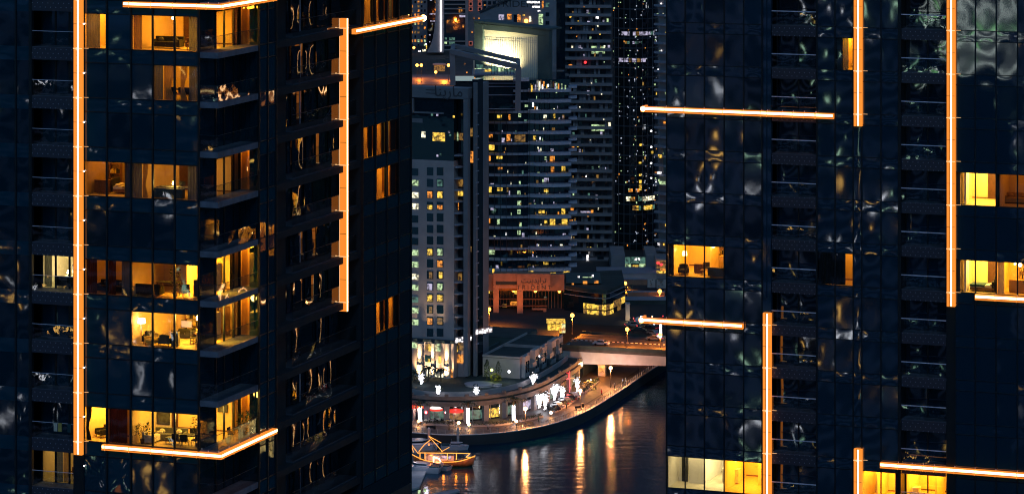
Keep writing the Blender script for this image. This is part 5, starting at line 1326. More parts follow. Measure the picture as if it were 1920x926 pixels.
# paving sheet
pvt = quay+[tuple(P(1300, 0, 990)[:2]), tuple(P(1040, 0, 990)[:2]), tuple(P(700, 0, 860)[:2])]
tag(MB().prism(pvt, ZQ-.019, ZQ).build('promenade', 'pave'), kind='structure')
mb = MB(); inner = []
for i, (x, y) in enumerate(quay):
    a = Vector(quay[max(0, i-1)]); c_ = Vector(quay[min(len(quay)-1, i+1)]); n_ = Vector((-(c_-a).y, (c_-a).x)).normalized(); inner.append((x+n_.x*.5, y+n_.y*.5))
def stripe(a, c_, z0, z1, name, m, parent=None):
    mb = MB(); n = len(a)
    vs = [(x, y, z) for z in (z0, z1) for x, y in a]+[(x, y, z) for z in (z0, z1) for x, y in c_]
    for i in range(n-1):
        mb.f += [(i, i+1, n+i+1, n+i), (2*n+i, 3*n+i, 3*n+i+1, 2*n+i+1), (n+i, n+i+1, 3*n+i+1, 3*n+i), (i, 2*n+i, 2*n+i+1, i+1)]
    mb.f += [(0, n, 3*n, 2*n), (n-1, 3*n-1, 4*n-1, 2*n-1)]
    mb.v = vs; mb.m = [0]*len(mb.f); mb.sm = [False]*len(mb.f); return mb.build(name, m, parent)
tag(stripe([(x, y-.12) for x, y in quay], inner, ZQ+.003, ZQ+.14, 'quay_kerb', 'white'), kind='structure')
def off(d):
    o = []
    for i, (x, y) in enumerate(quay):
        a = Vector(quay[max(0, i-1)]); c_ = Vector(quay[min(len(quay)-1, i+1)]); n_ = Vector((-(c_-a).y, (c_-a).x)).normalized(); o.append((x+n_.x*d, y+n_.y*d))
    return o
tag(stripe(off(3.2), off(3.7), ZQ+.004, ZQ+.012, 'paving_band', 'asph'), kind='structure')
# railing
RL = thing('quay_railing', 'long metal railing curving along the edge of the promenade above the water', 'railing', (0, 0, 0))
rl = off(.25)
mb = MB()
for z in (.5, .8, 1.1): mb.tube([(x, y, ZQ+.14+z) for x, y in rl], .035 if z > 1 else .018, 5)
mb.build('rail', 'metal', RL)
acc = 0; n = 0
for i in range(len(rl)-1):
    p, q = Vector(rl[i]), Vector(rl[i+1]); L_ = (q-p).length
    while acc < L_ and n < 95:
        c_ = p+(q-p)*(acc/L_); acc += 1.9; n += 1
        MB().box(c_.x-.06, c_.x+.06, c_.y-.08, c_.y+.08, ZQ+.14, ZQ+1.32).build('post', 'pale', RL)
    acc -= L_
# ================================================================== curved row of shops with a roof terrace
ZT = 8.9
bpx = [(700, 770), (760, 785), (800, 789.5), (850, 791), (900, 789), (945, 783), (985, 774), (1020, 761), (1050, 744), (1075, 728), (1092, 714)]
fc = smooth([tuple(G(x, y, ZQ)[:2]) for x, y in bpx], 4)
def foff(d, lst=fc):
    o = []
    for i, (x, y) in enumerate(lst):
        a = Vector(lst[max(0, i-1)]); c_ = Vector(lst[min(len(lst)-1, i+1)]); n_ = Vector((-(c_-a).y, (c_-a).x)).normalized(); o.append((x+n_.x*d, y+n_.y*d))
    return o
SH = thing('shop_terrace_building', 'curved two level row of shops and restaurants with a roof terrace along the promenade', 'building', (0, 0, 0))
back = [tuple(P(1100, 0, 905)[:2]), tuple(P(690, 0, 905)[:2])]
MB().prism(foff(1.0)+back, ZQ, 7.4).build('wall', 'cglass', SH)
MB().prism(foff(.4)+back, 7.41, 8.0).build('roof_terrace', 'roof', SH)
stripe(foff(-.25), foff(.6), 6.4, 7.6, 'cornice', 'shopst', SH)
stripe(foff(0.0), foff(.35), 8.0, 8.9, 'parapet', 'shopst', SH)
stripe(foff(4.0), foff(4.3), 8.01, 9.3, 'planter', 'conc', SH)
for i in range(2, len(fc)-1, 3):
    x, y = foff(.3)[i]; d = Vector(fc[i+1])-Vector(fc[i-1]); an = atan2(d.y, d.x)
    MB().box(-.75, .75, -.5, .6, ZQ, 6.39).build('pilaster', 'concd', SH, (x, y, 0), an)
    MB().box(-.5, .5, -.3, .2, 8.91, 9.5).build('parapet_block', 'shopst', SH, foff(.1)[i]+(0,), an)
def shopwin(i, j, z0, z1, m, name='window'):
    a = foff(.9)[i:j+1]; b_ = foff(1.05)[i:j+1]
    return stripe(a, b_, z0, z1, name, m, SH)
ws = ['wD', 'cglass', 'wT', 'wD', 'wT', 'wY', 'wT', 'wP', 'wD', 'wT', 'wD', 'wT']
for k, i in enumerate(range(2, len(fc)-4, 3)):
    shopwin(i, i+3, ZQ+.4, 5.2, ws[k % 12])
    x, y = foff(.8)[i+1]; MB().box(x-.08, x+.08, y-.1, y, ZQ, 6.3).build('door_frame', 'band', SH)
# vertical shop banner
an = .15; p = G(939, 781, ZQ)
sg = thing('shop_banner', 'vertical white lettered shop banner beside a lit shop window', 'sign', (p.x, p.y-1.2, ZQ), .1)
MB().box(-.55, .55, 0, .1, .9, 4.4).build('banner', 'tealw', sg)
for i in range(4):
    z = 1.1+i*.85; mb = MB(); mb.box(-.4, -.2, -.06, -.004, z, z+.6); mb.box(-.19, .35, -.06, -.004, z+(.45 if i % 2 else .2), z+(.6 if i % 2 else .36)); mb.build('letter', 'wL', sg)
# terrace: round pale platforms and lamps
for (x0, x1, y, lab) in ((872, 926, 721, 'oval pale lit platform on the roof terrace, larger one'), (922, 941, 722, 'oval pale lit platform on the roof terrace, smaller one')):
    c_ = G((x0+x1)/2, y, 8.2); rx = (x1-x0)/2/F*c_.y
    o = thing('terrace_platform', lab, 'platform', (c_.x, c_.y, 8.001)); mb = MB()
    pl = [(rx*cos(t), rx*.85*sin(t)) for t in [2*pi*i/28 for i in range(28)]]; mb.prism(pl, 0, .45); mb.build('deck', 'pale', o)
    pl2 = [(1.06*x, 1.06*y_) for x, y_ in pl]; MB().prism(pl2, .452, .55).build('rim', 'band', o)
# ================================================================== low block with courtyards
Rf = Frame(975, 866, 19)
LB = Rf.root('low_terrace_block', 'low grey block with flat dark roofs, green courtyard light and stepped side balconies', 'building')
zr = Rf.Z(671, 0); bL = 36.0; a0 = Rf.A(905)
mb = MB(); mb.box(a0, -.02, 0, bL, 8.0, zr-.4, 0); mb.build('wall', 'conc', LB)
mb = MB(); mb.box(a0+.2, -.2, .2, bL-.2, zr-.39, zr-.25); mb.build('roof', 'roof', LB)
mb = MB(); mb.box(a0-.1, .1, -.1, .25, zr-.24, zr+.25); mb.box(-.3, .1, .26, bL, zr-.24, zr+.25); mb.box(a0-.1, a0+.2, .26, bL, zr-.24, zr+.3); mb.box(a0+.21, -.31, bL*.45, bL*.45+.3, zr-.24, zr+.5); mb.build('parapet', 'conc', LB)
for i in range(5):
    b0 = 1.2+i*7.1; st = .35*(i % 2)
    MB().box(.0, 1.0+st, b0, b0+3.6, 8, zr+.2+.5*(i % 2)).build('side_bay', 'pale', LB)
    for j in (0, 1):
        f = MB().box(1.0+st, 1.05+st, b0+.5+1.5*j, b0+1.6+1.5*j, 9.2, zr-1.2).build('window', 'cglass', LB)
    q = MB().box(.0, 1.9, b0+3.7, b0+6.8, 8.9+1.2, 9.2+1.2).build('balcony', 'pale', LB); MB().box(1.8, 1.92, b0+3.7, b0+6.8, 10.41, 11.4).build('parapet', 'pale', q)
    MB().box(.02, .08, b0+4.2, b0+6.2, 10.5, zr-.6).build('window', 'cglass', LB)
    MB().box(-.1, 1.2, b0+3.9, b0+6.5, zr-.22+.5, zr+.75).build('roof_hood', 'pale', LB) if i % 2 else None
wins(LB, Rf, [(1010, 1012.5, 666, 669, 'wL')], 8)
for x0, x1, y0, y1, b_ in ((893, 970, 632, 652, 30), (890, 935, 655, 669, 12)):
    pass
# green lit service wing next to the marina tower
GW = thing('green_lit_annex', 'flat annex with teal lit walls between the grey tower and the low block', 'building', (Rf.o.x, Rf.o.y, 0), -Rf.th)
mb = MB(); mb.box(a0-22, a0-.3, 14, 46, 8, zr-3.2, 0); mb.box(a0-22, a0-.3, 30, 46, zr-3.1, zr-.6, 0); mb.build('wall', 'tealw', GW)
mb = MB(); mb.box(a0-21.8, a0-.5, 14.2, 29.8, zr-3.19, zr-3.05); mb.box(a0-21.8, a0-.5, 30.2, 45.8, zr-.59, zr-.45); mb.build('roof', 'roof', GW)
mb = MB(); mb.box(a0-14, a0-13.6, 14, 30, zr-3.04, zr-1.8); mb.box(a0-6, a0-5.6, 14, 30, zr-3.04, zr-1.6); mb.box(a0-13.5, a0-6.1, 20, 20.4, zr-3.04, zr-1.4); mb.build('parapet', 'tealw', GW)
MB().box(a0-12, a0-9.4, 13.8, 13.98, 8.2, 11).build('door', 'pale', GW)
plight(Rf.W(a0-9, 9.5, 14), 160, (.45, 1, .72), .4)
plight(Rf.W(a0+14, 52, zr+6), 120, (.5, 1, .75), .4)
def cypress(px, py, h, lab, seed):
    p = G(px, py, 8.0); r = random.Random(seed); t = thing('cypress_tree', lab, 'tree', tuple(p))
    MB().cyl((0, 0, 0), (0, 0, h*.5), .12, .05, 6).build('trunk', 'bark', t); mb = MB()
    for i in range(260):
        v = r.random(); z = .3+v*(h-.3); R_ = .85*sin(pi*min(1, .15+.85*v))**.7; an = r.uniform(0, 2*pi); q = R_*sqrt(r.random())
        c_ = Vector((q*cos(an), q*sin(an), z)); l = r.uniform(.25, .5); d = Vector((cos(an)*.4, sin(an)*.4, 1)).normalized(); s_ = d.orthogonal().normalized()*l*.25
        mb.add([tuple(c_), tuple(c_+d*l*.5+s_), tuple(c_+d*l), tuple(c_+d*l*.5-s_)], [(0, 1, 2, 3)])
    mb.build('crown', 'palm', t)
cypress(913, 713, 5.2, 'slim dark cypress against the low grey wall, away from the white lamp', 1); cypress(934.5, 714, 5.0, 'slim dark cypress between the green yellow floodlight and the white wall lamp', 2)
def wall_lamp(px, py, D, lab, m, r=.28):
    t = thing('wall_lamp', lab, 'lamp', tuple(P(px, py, D))); MB().ell((0, -.3, 0), r).build('lamp_globe', m, t); MB().box(-.08, .08, -.3, .1, -.1, -.02).build('bracket', 'post', t)
wall_lamp(954.5, 696, 862.5, 'bright white wall lamp on the low grey block', 'fairy', .34); plight(P(954.5, 697, 861.5), 90, (.8, .85, 1), .2)
wall_lamp(922, 693, 862.8, 'green yellow floodlight between two cypresses', emat('green_yellow_lamp', (.8, 1, .15), 6.0, sample=False), .36); plight(P(925, 700, 861.8), 130, (.95, 1, .08), .3)
# yellow lit bush under the floodlight
def shrub(p, rx, rz_, lab, seed, m='palm', n=160, name='shrub'):
    r = random.Random(seed); t = thing(name, lab, 'plant', tuple(p)); MB().cyl((0, 0, 0), (0, 0, rz_), .06, .03, 5).build('stem', 'bark', t); mb = MB()
    for i in range(n):
        v = Vector((r.gauss(0, 1), r.gauss(0, 1), r.gauss(0, 1))).normalized()*r.uniform(.45, 1); c_ = Vector((v.x*rx, v.y*rx, rz_+v.z*rz_)); l = r.uniform(.2, .45)
        d = (v+Vector((0, 0, .4))).normalized(); s_ = d.orthogonal().normalized()*l*.4; mb.add([tuple(c_), tuple(c_+d*l*.5+s_), tuple(c_+d*l), tuple(c_+d*l*.5-s_)], [(0, 1, 2, 3)])
    mb.build('foliage', m, t)
M_['bushY'] = mat('yellow_green_leaf', (.2, .2, .03), .7, var=.4)
shrub(G(927, 711, 8.0)-Vector((0, 1.5, 0)), 1.1, 1.0, 'rounded bush lit yellow by the floodlight', 5, 'bushY'); shrub(G(935, 713, 8.0)-Vector((0, 1.2, 0)), .7, .8, 'smaller bush lit amber beside the yellow bush', 6, 'bushY')
# ================================================================== upper street, road and bridge
ZS = 10.0
tag(MB().prism([tuple(P(600, 0, 912)[:2]), tuple(P(1046, 0, 915)[:2]), tuple(P(1052, 0, 940)[:2]), tuple(P(1400, 0, 925)[:2]), (9000, 925), (9000, 11900), (-9000, 11900), (-9000, 912)], ZQ-.018, ZS).build('street_terrace', 'ground'), kind='structure')
Bf2 = Frame(1053, 897, 17.5); BR = Bf2.root('road_bridge', 'concrete road bridge with a pale lit girder crossing over the promenade', 'bridge')
x1 = 48; bw = 23
mb = MB(); mb.box(-1, x1, .0, bw, 9.8, 10.5); mb.build('deck', 'asph', BR)
mb = MB(); v = [(0, 0, 9.79), (0, 0, 8.1), (5.4, 0, 7.9), (5.4, 0, 6.5), (12, 0, 6.75), (x1, 0, 7.9), (x1, 0, 9.79)]
mb.add(v+[(x, 1.2, z) for x, _, z in v], [tuple(range(7))[::-1], tuple(range(7, 14))]+[(i, (i+1) % 7, 7+(i+1) % 7, 7+i) for i in range(7)]); mb.build('girder', 'pale', BR)
mb = MB(); mb.box(-1, x1, .05, .3, 10.51, 11.5); mb.box(-1, x1, bw-.3, bw-.05, 10.51, 11.3); mb.build('parapet', 'roof', BR)
mb = MB(); mb.box(-1, x1, .31, 3.0, 10.503, 10.65); mb.box(-1, x1, 13, 14.5, 10.503, 10.68); mb.box(-1, x1, bw-3, bw-.31, 10.503, 10.65); mb.build('pavement', 'asph', BR)
mb = MB(); i = 0
while i < 38: mb.box(-1+i*1.3, -.35+i*1.3, 12.82, 12.99, 10.503, 10.70); mb.box(-1+i*1.3, -.35+i*1.3, 3.02, 3.2, 10.503, 10.7); i += 1
tag(mb.build('painted_kerb', 'white', BR), kind='stuff')
for px_, b_ in ((8, 17.5), (22, 17.5), (34, 17.5)): q_ = Bf2.W(px_, b_, 15.5); slight(q_, q_-Vector((0, .001, 1)), 2600, SODIUM, 118, .2, .4)  # sodium spots added to light the deck, without lamps of their own
mb = MB(); mb.box(-1, 5, 1.3, 19, ZQ, 8.05); mb.box(40, x1, 1.3, 19, ZQ, 8.05); mb.build('abutment', 'roof', BR)
ps = Bf2.W(9, -6, 3.4); slight(ps, Bf2.W(9, 0, 7.6), 1900, (1, .82, .86), 110, .4); ps = Bf2.W(18, -6, 3.6); slight(ps, Bf2.W(19, 0, 8.2), 1600, (1, .80, .88), 110, .4)
ps = Bf2.W(2.2, -3, 6.5); slight(ps, Bf2.W(2, 0, 8.8), 2200, (1, .62, .12), 110, .3)
# under-bridge kiosk
kp = G(1129, 704, ZQ); kt = thing('promenade_kiosk', 'orange lit kiosk standing under the bridge girder', 'kiosk', tuple(kp), -.3)
BX(-1.0, 1.0, -.6, .9, 0, 3.0).build('body', 'pale', kt); BX(-1.2, 1.2, -1.0, 1.0, 3.01, 3.2).build('roof', 'tan', kt); BX(-.8, .8, -.68, -.61, 1.0, 2.2).build('counter_window', 'wO', kt)
plight(kp+Vector((-.3, -2.2, 2.6)), 500, SODIUM, .2)
wl = P(1163, 679.5, 893); t = thing('strip_lamp', 'bright warm strip lamp under the bridge edge', 'lamp', tuple(wl)); BX(-1.1, 1.1, -.25, .2, -.12, .2).build('lamp_tube', 'globeW', t); BX(-1.2, 1.2, -.2, .25, .21, .3).build('housing', 'post', t)
plight(wl+Vector((0, -.6, -.5)), 450, (1, .45, .15), .2)
# ================================================================== lamps
def street_lamp(px, pyb, zb_, h, lab, m='lampglobe', power=900, col=SODIUM, r=.34, arm=0, base=None):
    p = base or G(px, pyb, zb_); t = thing('street_lamp', lab, 'street lamp', tuple(p))
    MB().cyl((0, 0, 0), (0, 0, h-r), .11, .06, 8).build('pole', 'post', t); MB().cyl((0, 0, 0), (0, 0, .5), .2, .16, 8).build('base', 'post', t)
    MB().ell((arm, 0, h), r).build('lamp_globe', m, t)
    if power and m == 'lampglobe':
        q = p+Vector((arm, -.15, h-r-.28)); slight(q, q-Vector((0, .001, 1)), power*2.2, col, 152, .18, .35)
    elif power: plight(p+Vector((arm, -.15, h-r-.28)), power, col, .18)
    return t
street_lamp(917, 613, ZS, 5.0, 'sodium street lamp in front of the tall stone portal column', power=6000, r=.55)
street_lamp(1073, 626, ZS, 5.2, 'sodium street lamp between the stone podium and the glass pavilion', power=9000, r=.58)
street_lamp(1176, 651, 10.5, 4.9, 'sodium street lamp on the bridge with a thin post', power=6000, r=.55)
street_lamp(1172, 546, ZS, 2.4, 'sodium lamp at the end of the glass pavilion roof', power=5000, r=.55)
street_lamp(1237, 560, ZS, 2.2, 'starry yellow sodium lamp beside the poster wall', power=5000, r=.6)
street_lamp(1238, 652, 10.5, 3.6, 'sodium lamp at the bridge end beside the dark tower corner', power=3000, r=.5)
street_lamp(1056, 618, ZS, 1.6, 'low sodium lamp standing on the roof of the yellow shelter', power=1500, r=.5)
street_lamp(985, 800, ZQ, 4.6, 'promenade globe lamp by the benches', 'globeW', 6000, (1, .38, .12), .5)
street_lamp(1088, 763, ZQ, 4.3, 'promenade globe lamp at the bend beside the fairy light trees', 'globeW', 7500, (1, .36, .11), .5)
street_lamp(1145, 726, ZQ, 5.2, 'promenade globe lamp nearest the bridge', 'globeW', 7000, (1, .36, .11), .48)
# the same kind of lamp goes on along the bank, mirrored in the water
for px, py, lab in ((782, 158, 'far sodium park lamp nearest the dark tower edge'), (790, 161, 'far sodium park lamp, second from the dark tower edge'), (841, 163, 'far sodium park lamp with twin glow by the sloped frame')):
    street_lamp(px, py, ZS, 8.5, lab, 'lampglobe', 0, r=.75, base=P(px, 0, 1640)*0+Vector(((px-960)/F*1640, 1640, ZS)))
for px, D, lab in ((817, 1660, 'low far sodium lamp on the park road'), (776, 1800, 'far white lamp at the foot of the sail tower')):
    street_lamp(px, 0, ZS, 3.2, lab, 'lampglobe', 0, r=.7, base=Vector(((px-960)/F*D, D, ZS)))
plight(Vector(((833-960)/F*1650, 1650, 13)), 12000, SODIUM, .8); plight(Vector(((786-960)/F*1660, 1660, 14)), 7000, SODIUM, .8)
tag(MB().box((770-960)/F*1650, (852-960)/F*1650, 1630, 1680, ZS+.004, ZS+.02).build('park_road', 'pave'), kind='structure')
for i, px in enumerate((786, 800, 812, 826, 838, 846)):
    shrub(Vector(((px-960)/F*(1690+9*i), 1690+9*i, ZS)), 4.0, 2.6, ('far dark tree by the park lamps nearest the tower edge', 'far dark tree second along the park edge', 'far dark tree in the middle of the park edge', 'far dark tree under the white light line', 'far dark tree right of the white light line', 'far dark tree beside the sloped frame')[i], 60+i, n=120, name='park_tree')
t = thing('park_pavilion', 'small orange roofed pavilion far off in the park', 'building', ((824-960)/F*1700, 1700, ZS)); BX(-2.8, 2.8, -2, 2, 0, 3.2).build('wall', 'wD', t); MB().prism([(-3.4, -2.5), (3.4, -2.5), (2, 1), (-2, 1)], 3.21, 4).build('roof', 'pale', t)
# bollard lamps at the planting beds
bol = [(785, 797, 'squat glowing bollard lamp at the far end of the restaurant hedge', 'sod'), (860, 800, 'glowing bollard lamp at the gap in the restaurant hedge', 'sod'), (879, 803, 'starry glowing bollard lamp under the white wrapped palm', 'sod'), (968, 797, 'glowing bollard lamp by the palm near the benches', 'w'), (1033, 781, 'bright bollard lamp at the foot of the fairy light trees', 'w')]
for x, y, lab, k in bol:
    p = G(x, y, ZQ); t = thing('bollard_lamp', lab, 'lamp', tuple(p)); MB().cyl((0, 0, 0), (0, 0, .8), .14, .11, 8).build('post', 'post', t); MB().ell((0, 0, 1.05), .42, .42, .4).build('lamp_globe', emat('bollard_glow', (1, .42, .08), 7.0, sample=False) if x == 785 else 'boll' if 'boll' in M_ else 'globeW', t)
    plight(p+Vector((0, -.8, 1.0)), 260, (1, .42, .12), .2)
# ================================================================== palms, fairy light trees, hedges
def palm(p, h, lab, seed, lit=False, lean=0):
    r = random.Random(seed); t = thing('palm_tree', lab, 'palm', tuple(p))
    MB().cyl((0, 0, 0), (lean, 0, h), .26, .18, 8).build('trunk', 'bark', t)
    mb = MB()
    for i in range(17):
        an = 2*pi*i/17+r.uniform(-.15, .15); L_ = r.uniform(1.9, 2.7); up = r.uniform(.1, 1.1); pts = []
        for k in range(6):
            u = k/5; pts.append(Vector((lean+cos(an)*L_*u, sin(an)*L_*u, h+up*sin(u*pi*.7)*1.2-u*u*1.0)))
        for k in range(5):
            d = (pts[k+1]-pts[k]); sd = Vector((-sin(an), cos(an), 0))*.5*(1-.14*k)
            for sg_ in (-1, 1): mb.add([tuple(pts[k]), tuple(pts[k+1]), tuple(pts[k+1]+sd*sg_-Vector((0, 0, .22))+d*.3)], [(0, 1, 2)]); mb.add([tuple(pts[k]+d*.5), tuple(pts[k+1]), tuple(pts[k]+d*.8+sd*sg_*.9-Vector((0, 0, .2)))], [(0, 1, 2)])
    mb.build('crown', 'palm', t)
    if lit:
        mb = MB(); n = int(h*46)
        for i in range(n):
            z = lit[0]+(lit[1]-lit[0])*i/n; an = i*.9; mb.ell((lean*z/h+.33*cos(an), .33*sin(an), z), .085, nu=4, nv=3)
        tag(mb.build('fairy_lights', 'fairy', t), kind='stuff')
    return t
palm(G(788, 795, ZQ), 5.4, 'palm with a white light wrapped trunk at the far end of the restaurant', 1, (.8, 4.2))
palm(G(877.5, 797, ZQ), 5.6, 'palm with a white light wrapped trunk between the red umbrella and the lit shop', 2, (.6, 4.3))
palm(G(963, 791, ZQ), 5.8, 'palm with a white light wrapped trunk in front of the lit shop by the benches', 3, (.5, 4.2))
palm(G(893, 786, ZQ)+Vector((0, 3, 0)), 5.0, 'dark unlit palm beside the shop fronts', 4)
palm(Mf.W(Mf.A(822), -7, 8.0), 3.2, 'dark palm on the terrace in front of the uplit columns', 5); palm(Mf.W(Mf.A(842), -6, 8.0), 2.6, 'shorter dark palm on the terrace beside the uplit columns', 6)
palm(Mf.W(Mf.A(800), -9, 8.0), 2.2, 'low dark palm on the terrace at the foot of the first uplit column', 16)
palm(G(1163, 741, ZQ), .1, 'low palm seedling', 9) if False else None
def fairy_tree(p, h, rx, lab, seed, n=150, trunk=True, top=True):
    r = random.Random(seed); t = thing('fairy_light_tree', lab, 'tree', tuple(p))
    mb = MB(); mb.cyl((0, 0, 0), (0, 0, h*.55), .16, .1, 6)
    ends = []
    for i in range(7):
        an = 2*pi*i/7+r.random(); e = Vector((cos(an)*rx*.8, sin(an)*rx*.8, h*r.uniform(.7, 1))); mb.cyl((0, 0, h*.4), tuple(e), .06, .02, 5); ends.append(e)
    mb.build('trunk', 'bark', t); mb = MB()
    for i in range(n):
        if i % 3 == 0: q = Vector((r.gauss(0, .12), r.gauss(0, .12), r.uniform(.4, h*.6)))
        else: e = r.choice(ends); u = r.random(); q = Vector((0, 0, h*.4))*(1-u)+e*u+Vector((r.gauss(0, .22), r.gauss(0, .22), r.gauss(0, .25)))
        mb.ell(tuple(q), .105, nu=4, nv=3)
    tag(mb.build('fairy_lights', 'fairy', t), kind='stuff'); mb = MB()
    for i in range(90):
        e = r.choice(ends); q = e+Vector((r.gauss(0, .5), r.gauss(0, .5), r.gauss(0, .4))); l = .35; d = Vector((r.gauss(0, 1), r.gauss(0, 1), r.gauss(0, 1))).normalized(); s_ = d.orthogonal()*l*.3; mb.add([tuple(q), tuple(q+d*l*.5+s_), tuple(q+d*l), tuple(q+d*l*.5-s_)], [(0, 1, 2, 3)])
    mb.build('crown', 'palm', t)
for (x, y, z, h, rx, lab, n) in ((1011, 767, ZQ, 4.6, 1.0, 'white fairy light tree nearest the shop corner pilaster', 330), (1022, 771, ZQ, 4.8, .7, 'slim white fairy light tree by the parked cars', 240), (1040, 752, ZQ, 4.8, 1.3, 'broadest white fairy light tree in the promenade cluster', 420), (1028, 750, ZQ, 5.0, .7, 'white fairy light tree behind the broadest one', 160), (1054.5, 753, ZQ, 4.0, .5, 'narrow white fairy light tree at the end of the car row', 220), (1082, 736, ZQ, 4.0, .4, 'narrow white fairy light tree beside the red neon terrace', 200),
        (1000, 724, 8.0, 3.4, .9, 'white fairy light tree on the roof terrace at the bend', 260), (822, 741, 8.9, 2.4, .55, 'white fairy light tree on the parapet below the uplit columns', 200), (893, 741, 8.9, 2.0, .5, 'white fairy light tree on the parapet by the oval platform', 170), (790, 722, 8.0, 3.0, .5, 'white fairy light tree at the terrace end by the dark tower', 140)):
    fairy_tree(G(x, y, z), h, rx, lab, int(x), n)
plight(G(1018, 770, ZQ)+Vector((0, -2, 3)), 160, (.9, .92, 1), .6); plight(G(1046, 752, ZQ)+Vector((0, -2, 3)), 160, (.9, .92, 1), .6)
plight(G(880, 735, 8)+Vector((0, 0, 3.2)), 260, (.8, .82, 1), .5); plight(G(925, 728, 8)+Vector((0, 0, 3.0)), 130, (.8, .85, 1), .5); plight(G(800, 735, 8)+Vector((0, 0, 3.2)), 150, (.85, .8, 1), .5)
def hedge(pts, w_, h, lab, seed):
    r = random.Random(seed); c_ = [G(x, y, ZQ) for x, y in pts]; t = thing('hedge', lab, 'hedge', tuple(c_[0])); mb = MB(); kb = MB()
    for i in range(len(c_)-1):
        p, q = c_[i]-c_[0], c_[i+1]-c_[0]; L_ = (q-p).length; sd = Vector((-(q-p).y, (q-p).x, 0)).normalized()
        for k in range(int(L_*34)):
            o = p+(q-p)*r.random()+sd*r.uniform(-w_, w_)+Vector((0, 0, .25+r.random()*h)); l = r.uniform(.14, .3); d = Vector((r.gauss(0, 1), r.gauss(0, 1), r.gauss(.6, .6))).normalized(); s_ = d.orthogonal()*l*.5; mb.add([tuple(o), tuple(o+d*l*.5+s_), tuple(o+d*l), tuple(o+d*l*.5-s_)], [(0, 1, 2, 3)])
        a = sd*w_*1.1; vs = [tuple(v+Vector((0, 0, z))) for z in (0, .38) for v in (p-a, q-a, q+a, p+a)]; kb.add(vs, [(0, 1, 5, 4), (1, 2, 6, 5), (2, 3, 7, 6), (3, 0, 4, 7), (4, 5, 6, 7)])
    mb.build('foliage', 'palm', t); kb.build('planter', 'conc', t)
hedge([(794, 796), (850, 798)], .5, .8, 'straight hedge in front of the restaurant tables', 1); hedge([(884, 799), (925, 798), (960, 794)], .5, .7, 'long hedge between the bollard lamp and the palm by the benches', 2)
hedge([(976, 790), (1000, 785), (1016, 781)], .5, .7, 'short curved hedge beside the promenade globe lamp', 3); hedge([(1037, 774), (1062, 760), (1080, 748)], .5, .8, 'hedge along the front of the parked cars', 4); hedge([(1092, 738), (1108, 725), (1120, 715)], .6, .8, 'hedge beside the orange lit terrace near the bridge', 5)
# ================================================================== restaurant terrace
M_['redc'] = mat('red_canopy', (.55, .02, .03), .7); M_['redcl'] = emat('red_canopy_glow', (1, .05, .03), .9, sample=False, base=(.5, .02, .03)); M_['whitec'] = emat('white_canopy_glow', (1, .85, .75), 1.6, sample=False)
def parasol(px, py, lab, R_, top, h=3.1, cone=1.0):
    p = G(px, py, ZQ); t = thing('parasol', lab, 'parasol', tuple(p)); MB().cyl((0, 0, 0), (0, 0, h+cone), .06, .05, 6).build('pole', 'metal', t)
    mb = MB(); n = 12; mb.add([(0, 0, h+cone)]+[(R_*cos(2*pi*i/n), R_*sin(2*pi*i/n), h) for i in range(n)], [(0, 1+i, 1+(i+1) % n) for i in range(n)]); mb.build('canopy', top, t)
    mb = MB(); [mb.quad((R_*cos(2*pi*i/n), R_*sin(2*pi*i/n), h), (R_*cos(2*pi*(i+1)/n), R_*sin(2*pi*(i+1)/n), h), (R_*cos(2*pi*(i+1)/n), R_*sin(2*pi*(i+1)/n), h-.5), (R_*cos(2*pi*i/n), R_*sin(2*pi*i/n), h-.5)) for i in range(n)]; mb.build('valance', 'redcl', t)
    plight(p+Vector((0, -.4, h-.6)), 420, (1, .72, .55), .3); return t
parasol(854, 789, 'round red parasol with a glowing white lamp on top', 2.1, 'redcl', 2.9, .5); t = thing('parasol_lamp', 'white lamp shining on top of the round red parasol', 'lamp', tuple(G(854, 789, ZQ)+Vector((0, 0, 3.62)))); MB().cyl((0, 0, 0), (0, 0, .7), .42, .34, 10).build('lamp_shade', 'fairy', t)
parasol(818, 788, 'white cone shaped parasol with red valance in the middle of the restaurant', 1.9, 'whitec', 3.2, 1.3)
p = G(786, 787, ZQ); t = thing('restaurant_canopy', 'long red restaurant canopy with yellow lettering glow at the dark tower edge', 'canopy', tuple(p)); BX(-2.6, 1.4, -1.2, 1.0, 3.2, 3.9).build('canopy', 'redcl', t)
for i in range(5): BX(-2.3+.7*i, -1.9+.7*i, -1.28, -1.21, 3.4, 3.75).build('letter', 'wY', t)
for x in (-2.4, 1.2): MB().cyl((x, -1, 0), (x, -1, 3.2), .06, .06, 6).build('post', 'metal', t)
plight(p+Vector((0, -.2, 2.8)), 420, (1, .7, .5), .3)
for i, (x, y) in enumerate(((799, 780), (836, 772), (799, 757))):
    pp = G(x, 789, ZQ) if i < 2 else G(x, 787, ZQ)
    t = thing('round_sign', ('small round red lit sign beside the far restaurant canopy', 'small round red lit sign between the two parasols', 'square white lit sign above the restaurant canopy')[i], 'sign', tuple(pp+Vector((0, -1.4, 0))))
    MB().cyl((0, 0, 0), (0, 0, 2.2 if i < 2 else 4.2), .04, .04, 5).build('post', 'metal', t)
    if i < 2: MB().cyl((0, -.08, 2.5), (0, .08, 2.5), .42, .42, 14).build('disc', 'redneon', t); MB().cyl((0, -.1, 2.5), (0, -.085, 2.5), .2, .2, 10).build('emblem', 'fairy', t)
    else: BX(-.45, .45, -.1, .1, 4.2, 4.9).build('panel', 'fairy', t)
rr = random.Random(12)
where = ['beside the hedge', 'under the white parasol', 'by the round red sign', 'under the red parasol', 'near the shop front', 'near the restaurant canopy']
